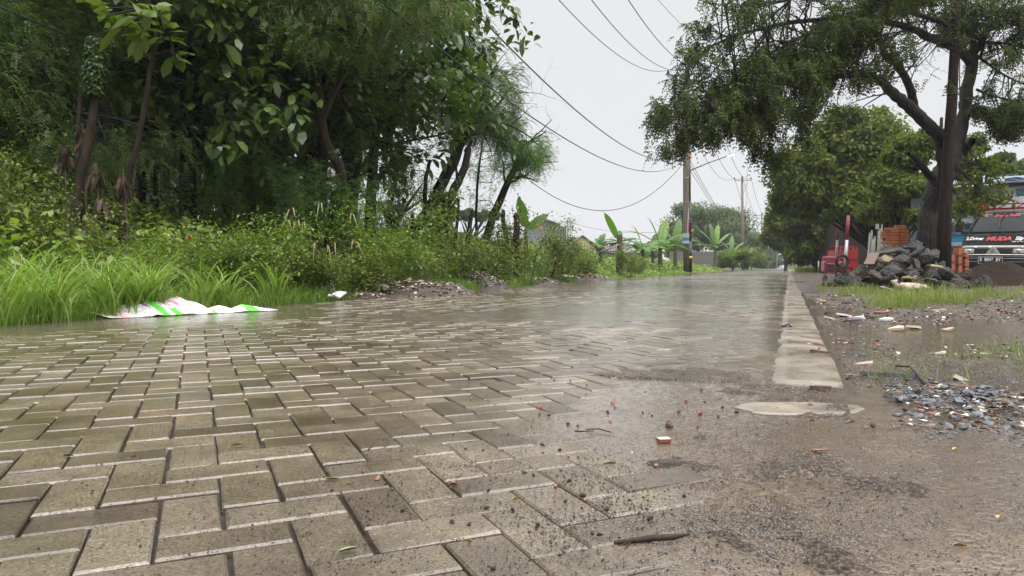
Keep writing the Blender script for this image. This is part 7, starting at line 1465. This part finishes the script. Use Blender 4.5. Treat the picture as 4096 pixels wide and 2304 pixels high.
# ------------------------------------------------------------------ rubble heaps on the left
def heap(px, Yc, rx, ry, hh, label, nchip, seed):
    x0 = (px - 2048) / F * Yc; s_, t_ = st(x0, Yc); z0 = float(bank(s_, t_)); n_ = 50; u = np.linspace(-1.2, 1.2, n_); A1, B1 = np.meshgrid(u, u); r2 = A1 ** 2 + B1 ** 2
    def hz(a, b): return hh * np.clip(1.0 - (a * a + b * b), 0, 1) ** .8 * (1 + .5 * fbm(a * 2.5 + seed, b * 2.5, seed, 3)) - .03 + .02 * fbm(a * 9, b * 9, seed)
    e = empty("rubble_heap", (x0, Yc, z0), 0, label, "rubble heap", "rubble heaps along the left road edge"); mesh_np("soil", np.stack([(A1 * rx).ravel(), (B1 * ry).ravel(), hz(A1, B1).ravel()], 1), grid_faces(n_, n_)[:, ::-1], M['chipbrown'], e, smooth=True)
    for nm, mk, fr_ in (("brown_rubble", 'chipbrown', .58), ("brick_rubble", 'chipred', .14), ("plaster_rubble", 'chipwhite', .28)):
        n2 = int(nchip * fr_); a = rng.normal(0, .42, n2); b = rng.normal(0, .42, n2); sz = rng.uniform(.014, .055, n2) * min(2, Yc / 9) ** .5; V_, F_ = scatter_mesh(chipV, chipF, a * rx, b * ry, hz(a, b) + .004, sz, .5); tag(mesh_np(nm, V_, F_, M[mk], e), kind="stuff")
    return e
heap(1590, 9.0, 1.05, .55, .20, "largest rubble heap of broken bricks and plaster by the left road edge", 1500, 3); heap(1440, 8.3, .5, .35, .10, "low rubble spread at the near-left end of the largest heap", 350, 5); heap(1740, 10.2, .6, .35, .16, "small rubble ridge between the two bigger left heaps", 400, 7); heap(1915, 12.0, .55, .4, .27, "pointed dark rubble heap in the grass, second from the left", 600, 9); heap(2140, 15.5, .7, .5, .14, "flat rubble patch in the grass, third from the left", 400, 11); heap(2335, 19.0, .95, .5, .17, "rubble heap topped with cream slabs near the leaning fence", 700, 13); heap(2895, 66, 1.6, 1, .5, "distant whitish rubble heap on the road edge past the lamp", 260, 15)
for px, py, Yc, L, W, lab in ((1318, 1147, 8.0, .17, .15, "white tile shard standing upright at the largest heap's left end"), (1365, 1180, 7.6, .20, .12, "white broken slab lying at the foot of the largest rubble heap"), (1515, 1135, 8.7, .10, .09, "small white shard leaning on the middle of the largest heap"), (1538, 1148, 8.6, .12, .08, "second small white shard right of the leaning one"), (1333, 1184, 7.6, .13, .06, "cream slab beside the white broken slab"), (1697, 1136, 9.5, .16, .06, "cream flat piece in the grass right of the largest heap"), (2260, 1103, 18.0, .55, .10, "long cream slab at the left end of the far cream-topped heap"), (2330, 1096, 19.0, .5, .10, "cream slab on top of the far cream-topped heap"), (1635, 1130, 9.6, .10, .12, "pale shard at the upper right of the largest heap")):
    p_ = at(px, py, Yc); up = 'upright' in lab or 'leaning' in lab or 'pale shard' in lab; n_ = 6; r_ = np.random.default_rng(int(px)); a = np.sort(r_.uniform(0, 6.28, n_)); P_ = [(math.cos(q) * L * .5, math.sin(q) * W * .6) for q in a]
    o = MB().add([(x, y, -.008) for x, y in P_] + [(x, y, .008) for x, y in P_], [tuple(range(n_))[::-1], tuple(range(n_, 2 * n_))] + [(i, (i + 1) % n_, n_ + (i + 1) % n_, n_ + i) for i in range(n_)]).build("broken_slab", M['shard' if 'white' in lab else 'cream'], None, loc=tuple(p_)); o.rotation_euler = (1.1 if up else .45, .1, r_.normal(0, .3)); tag(o, lab, "slab")
fl = at(1775, 1144, 9.8); o = mesh_np("fallen_leaf", *broad(np.array([[0, 0, 0.]]), np.array([[.6, -.2, -.6]]), np.array([[0, -1, .5]]), .16, .06, .0), M['yleaf'], loc=tuple(fl)); tag(o, "big yellow leaf lying in the grass right of the largest rubble heap", "leaf")

# ------------------------------------------------------------------ printed plastic sheet
def plastic():
    nu, nv = 190, 26; P0 = Vector((-2.86, 5.02, 0)); P1 = Vector((-1.93, 5.86, 0)); ax_ = (P1 - P0).normalized(); ac = Vector((-ax_.y, ax_.x, 0)); L = (P1 - P0).length; vs = []; Z_ = []
    for i in range(nu + 1):
        f = i / nu; wd_ = float(np.interp(f, [0, .08, .3, .5, .57, .7, 1], [.30, .34, .33, .26, .12, .10, .03])); zz = float(np.interp(f, [0, .06, .14, .3, .38, .46, .53, .6, .66, .74, .80, .88, 1], [.035, .02, .05, .115, .085, .12, .085, .03, .055, .025, .06, .03, .004]))
        for j in range(nv + 1):
            g_ = j / nv; c = P0 + ax_ * (L * f - (.16 * (1 - g_) if f < .1 else 0) * 0) + ac * ((g_ - .25) * wd_) - ax_ * (.14 * g_ * (1 - f)); z = .006 + zz * math.sin(PI * min(1, g_ * .62)) ** 1.2 + .018 * float(fbm(f * 16, g_ * 4, 33, 3)) * min(1, zz * 12) ; vs.append((c.x, c.y, max(z, .003)))
    fs, mi = [], []
    for i in range(nu):
        for j in range(nv):
            b = i * (nv + 1) + j; fs.append((b, b + nv + 1, b + nv + 2, b + 1)); f = (i + .5) / nu; g_ = (j + .5) / nv; u = f + .02 * g_; m = 0
            if .285 < u < .325 or (.355 < u < .395 and g_ < .3) or (.585 < u < .61 and g_ < .35) or (.80 < u < .875): m = 1
            elif .075 < u < .098 or (.415 < u < .43 and g_ > .35): m = 2
            elif .12 < u < .27 and .12 < g_ < .8 and math.sin(u * 330) > .35 and vnoise(u * 60, g_ * 9, 3) > .45: m = 3 if u > .16 else 2
            elif .26 < u < .275 and .35 < g_ < .75 and int(g_ * 40) % 3: m = 4
            elif .44 < u < .56 and .25 < g_ < .8 and math.sin(u * 210) > .45 and vnoise(u * 50, g_ * 8, 5) > .42: m = 2 if u < .49 else 3
            elif .03 < u < .06 and vnoise(u * 120, g_ * 14, 8) > .62: m = 3
            elif .33 < u < .40 and g_ > .35 and vnoise(u * 110, g_ * 12, 9) > .66: m = 4
            elif .62 < u < .8 and vnoise(u * 110, g_ * 6, 11) > .8: m = 3
            mi.append(m)
    ms = [mat("white_printed_plastic", (.52, .51, .50), (.74, .74, .75), 9, .25), mat("bright_green_print", (.08, .44, .03), (.12, .52, .06), 5, .25), mat("pink_print", (.75, .18, .30), (.8, .3, .4), 30, .3), mat("grey_print", (.36, .33, .38), (.5, .45, .5), 40, .3), mat("plum_print", (.3, .12, .22), None, 40, .3)]
    o = MB().add([Vector(v) - P0 for v in vs], fs).build("plastic_sheet", ms, None, smooth=True, loc=P0); o.data.polygons.foreach_set("material_index", mi); md = o.modifiers.new("t", 'SOLIDIFY'); md.thickness = .0015
    tag(o, "crumpled white plastic sheet with green bands and pink print on the left road edge", "plastic sheet")
plastic()
# dead leaf clump at the road edge, far left
n_ = 40; g = gnd(270, 1245); P_ = np.stack([rng.normal(0, .07, n_), rng.normal(0, .04, n_), rng.uniform(.03, .13, n_)], 1); V_, F_ = broad(P_, rand_dirs(n_, -.2), rand_dirs(n_, 1), rng.uniform(.05, .12, n_), .05, .1); o = mesh_np("dead_leaf_clump", V_, F_, M['deadleaf'], v=per(rng.uniform(.5, 1, n_), 6), loc=(g.x, 4.9, .08)); tag(o, "brown heap of dead leaves in the grass just left of the plastic sheet", "dead leaves", kind="stuff")

# ------------------------------------------------------------------ rain-laden air
hz_ = MB().box((40, 150, 8.5), (900, 460, 42)).build("haze", new_mat("rain_haze")[0], None)
hm = hz_.data.materials[0]; nn = hm.node_tree.nodes; nn.remove(nn["Principled BSDF"]); pv = nn.new("ShaderNodeVolumePrincipled"); pv.inputs['Density'].default_value = .0006; pv.inputs['Color'].default_value = (.93, .95, 1, 1)
hm.node_tree.links.new(pv.outputs[0], nn["Material Output"].inputs['Volume']); hz_.location = (0, 0, -.0); tag(hz_, "thin rain haze hanging over the road and trees", "haze", kind="stuff")
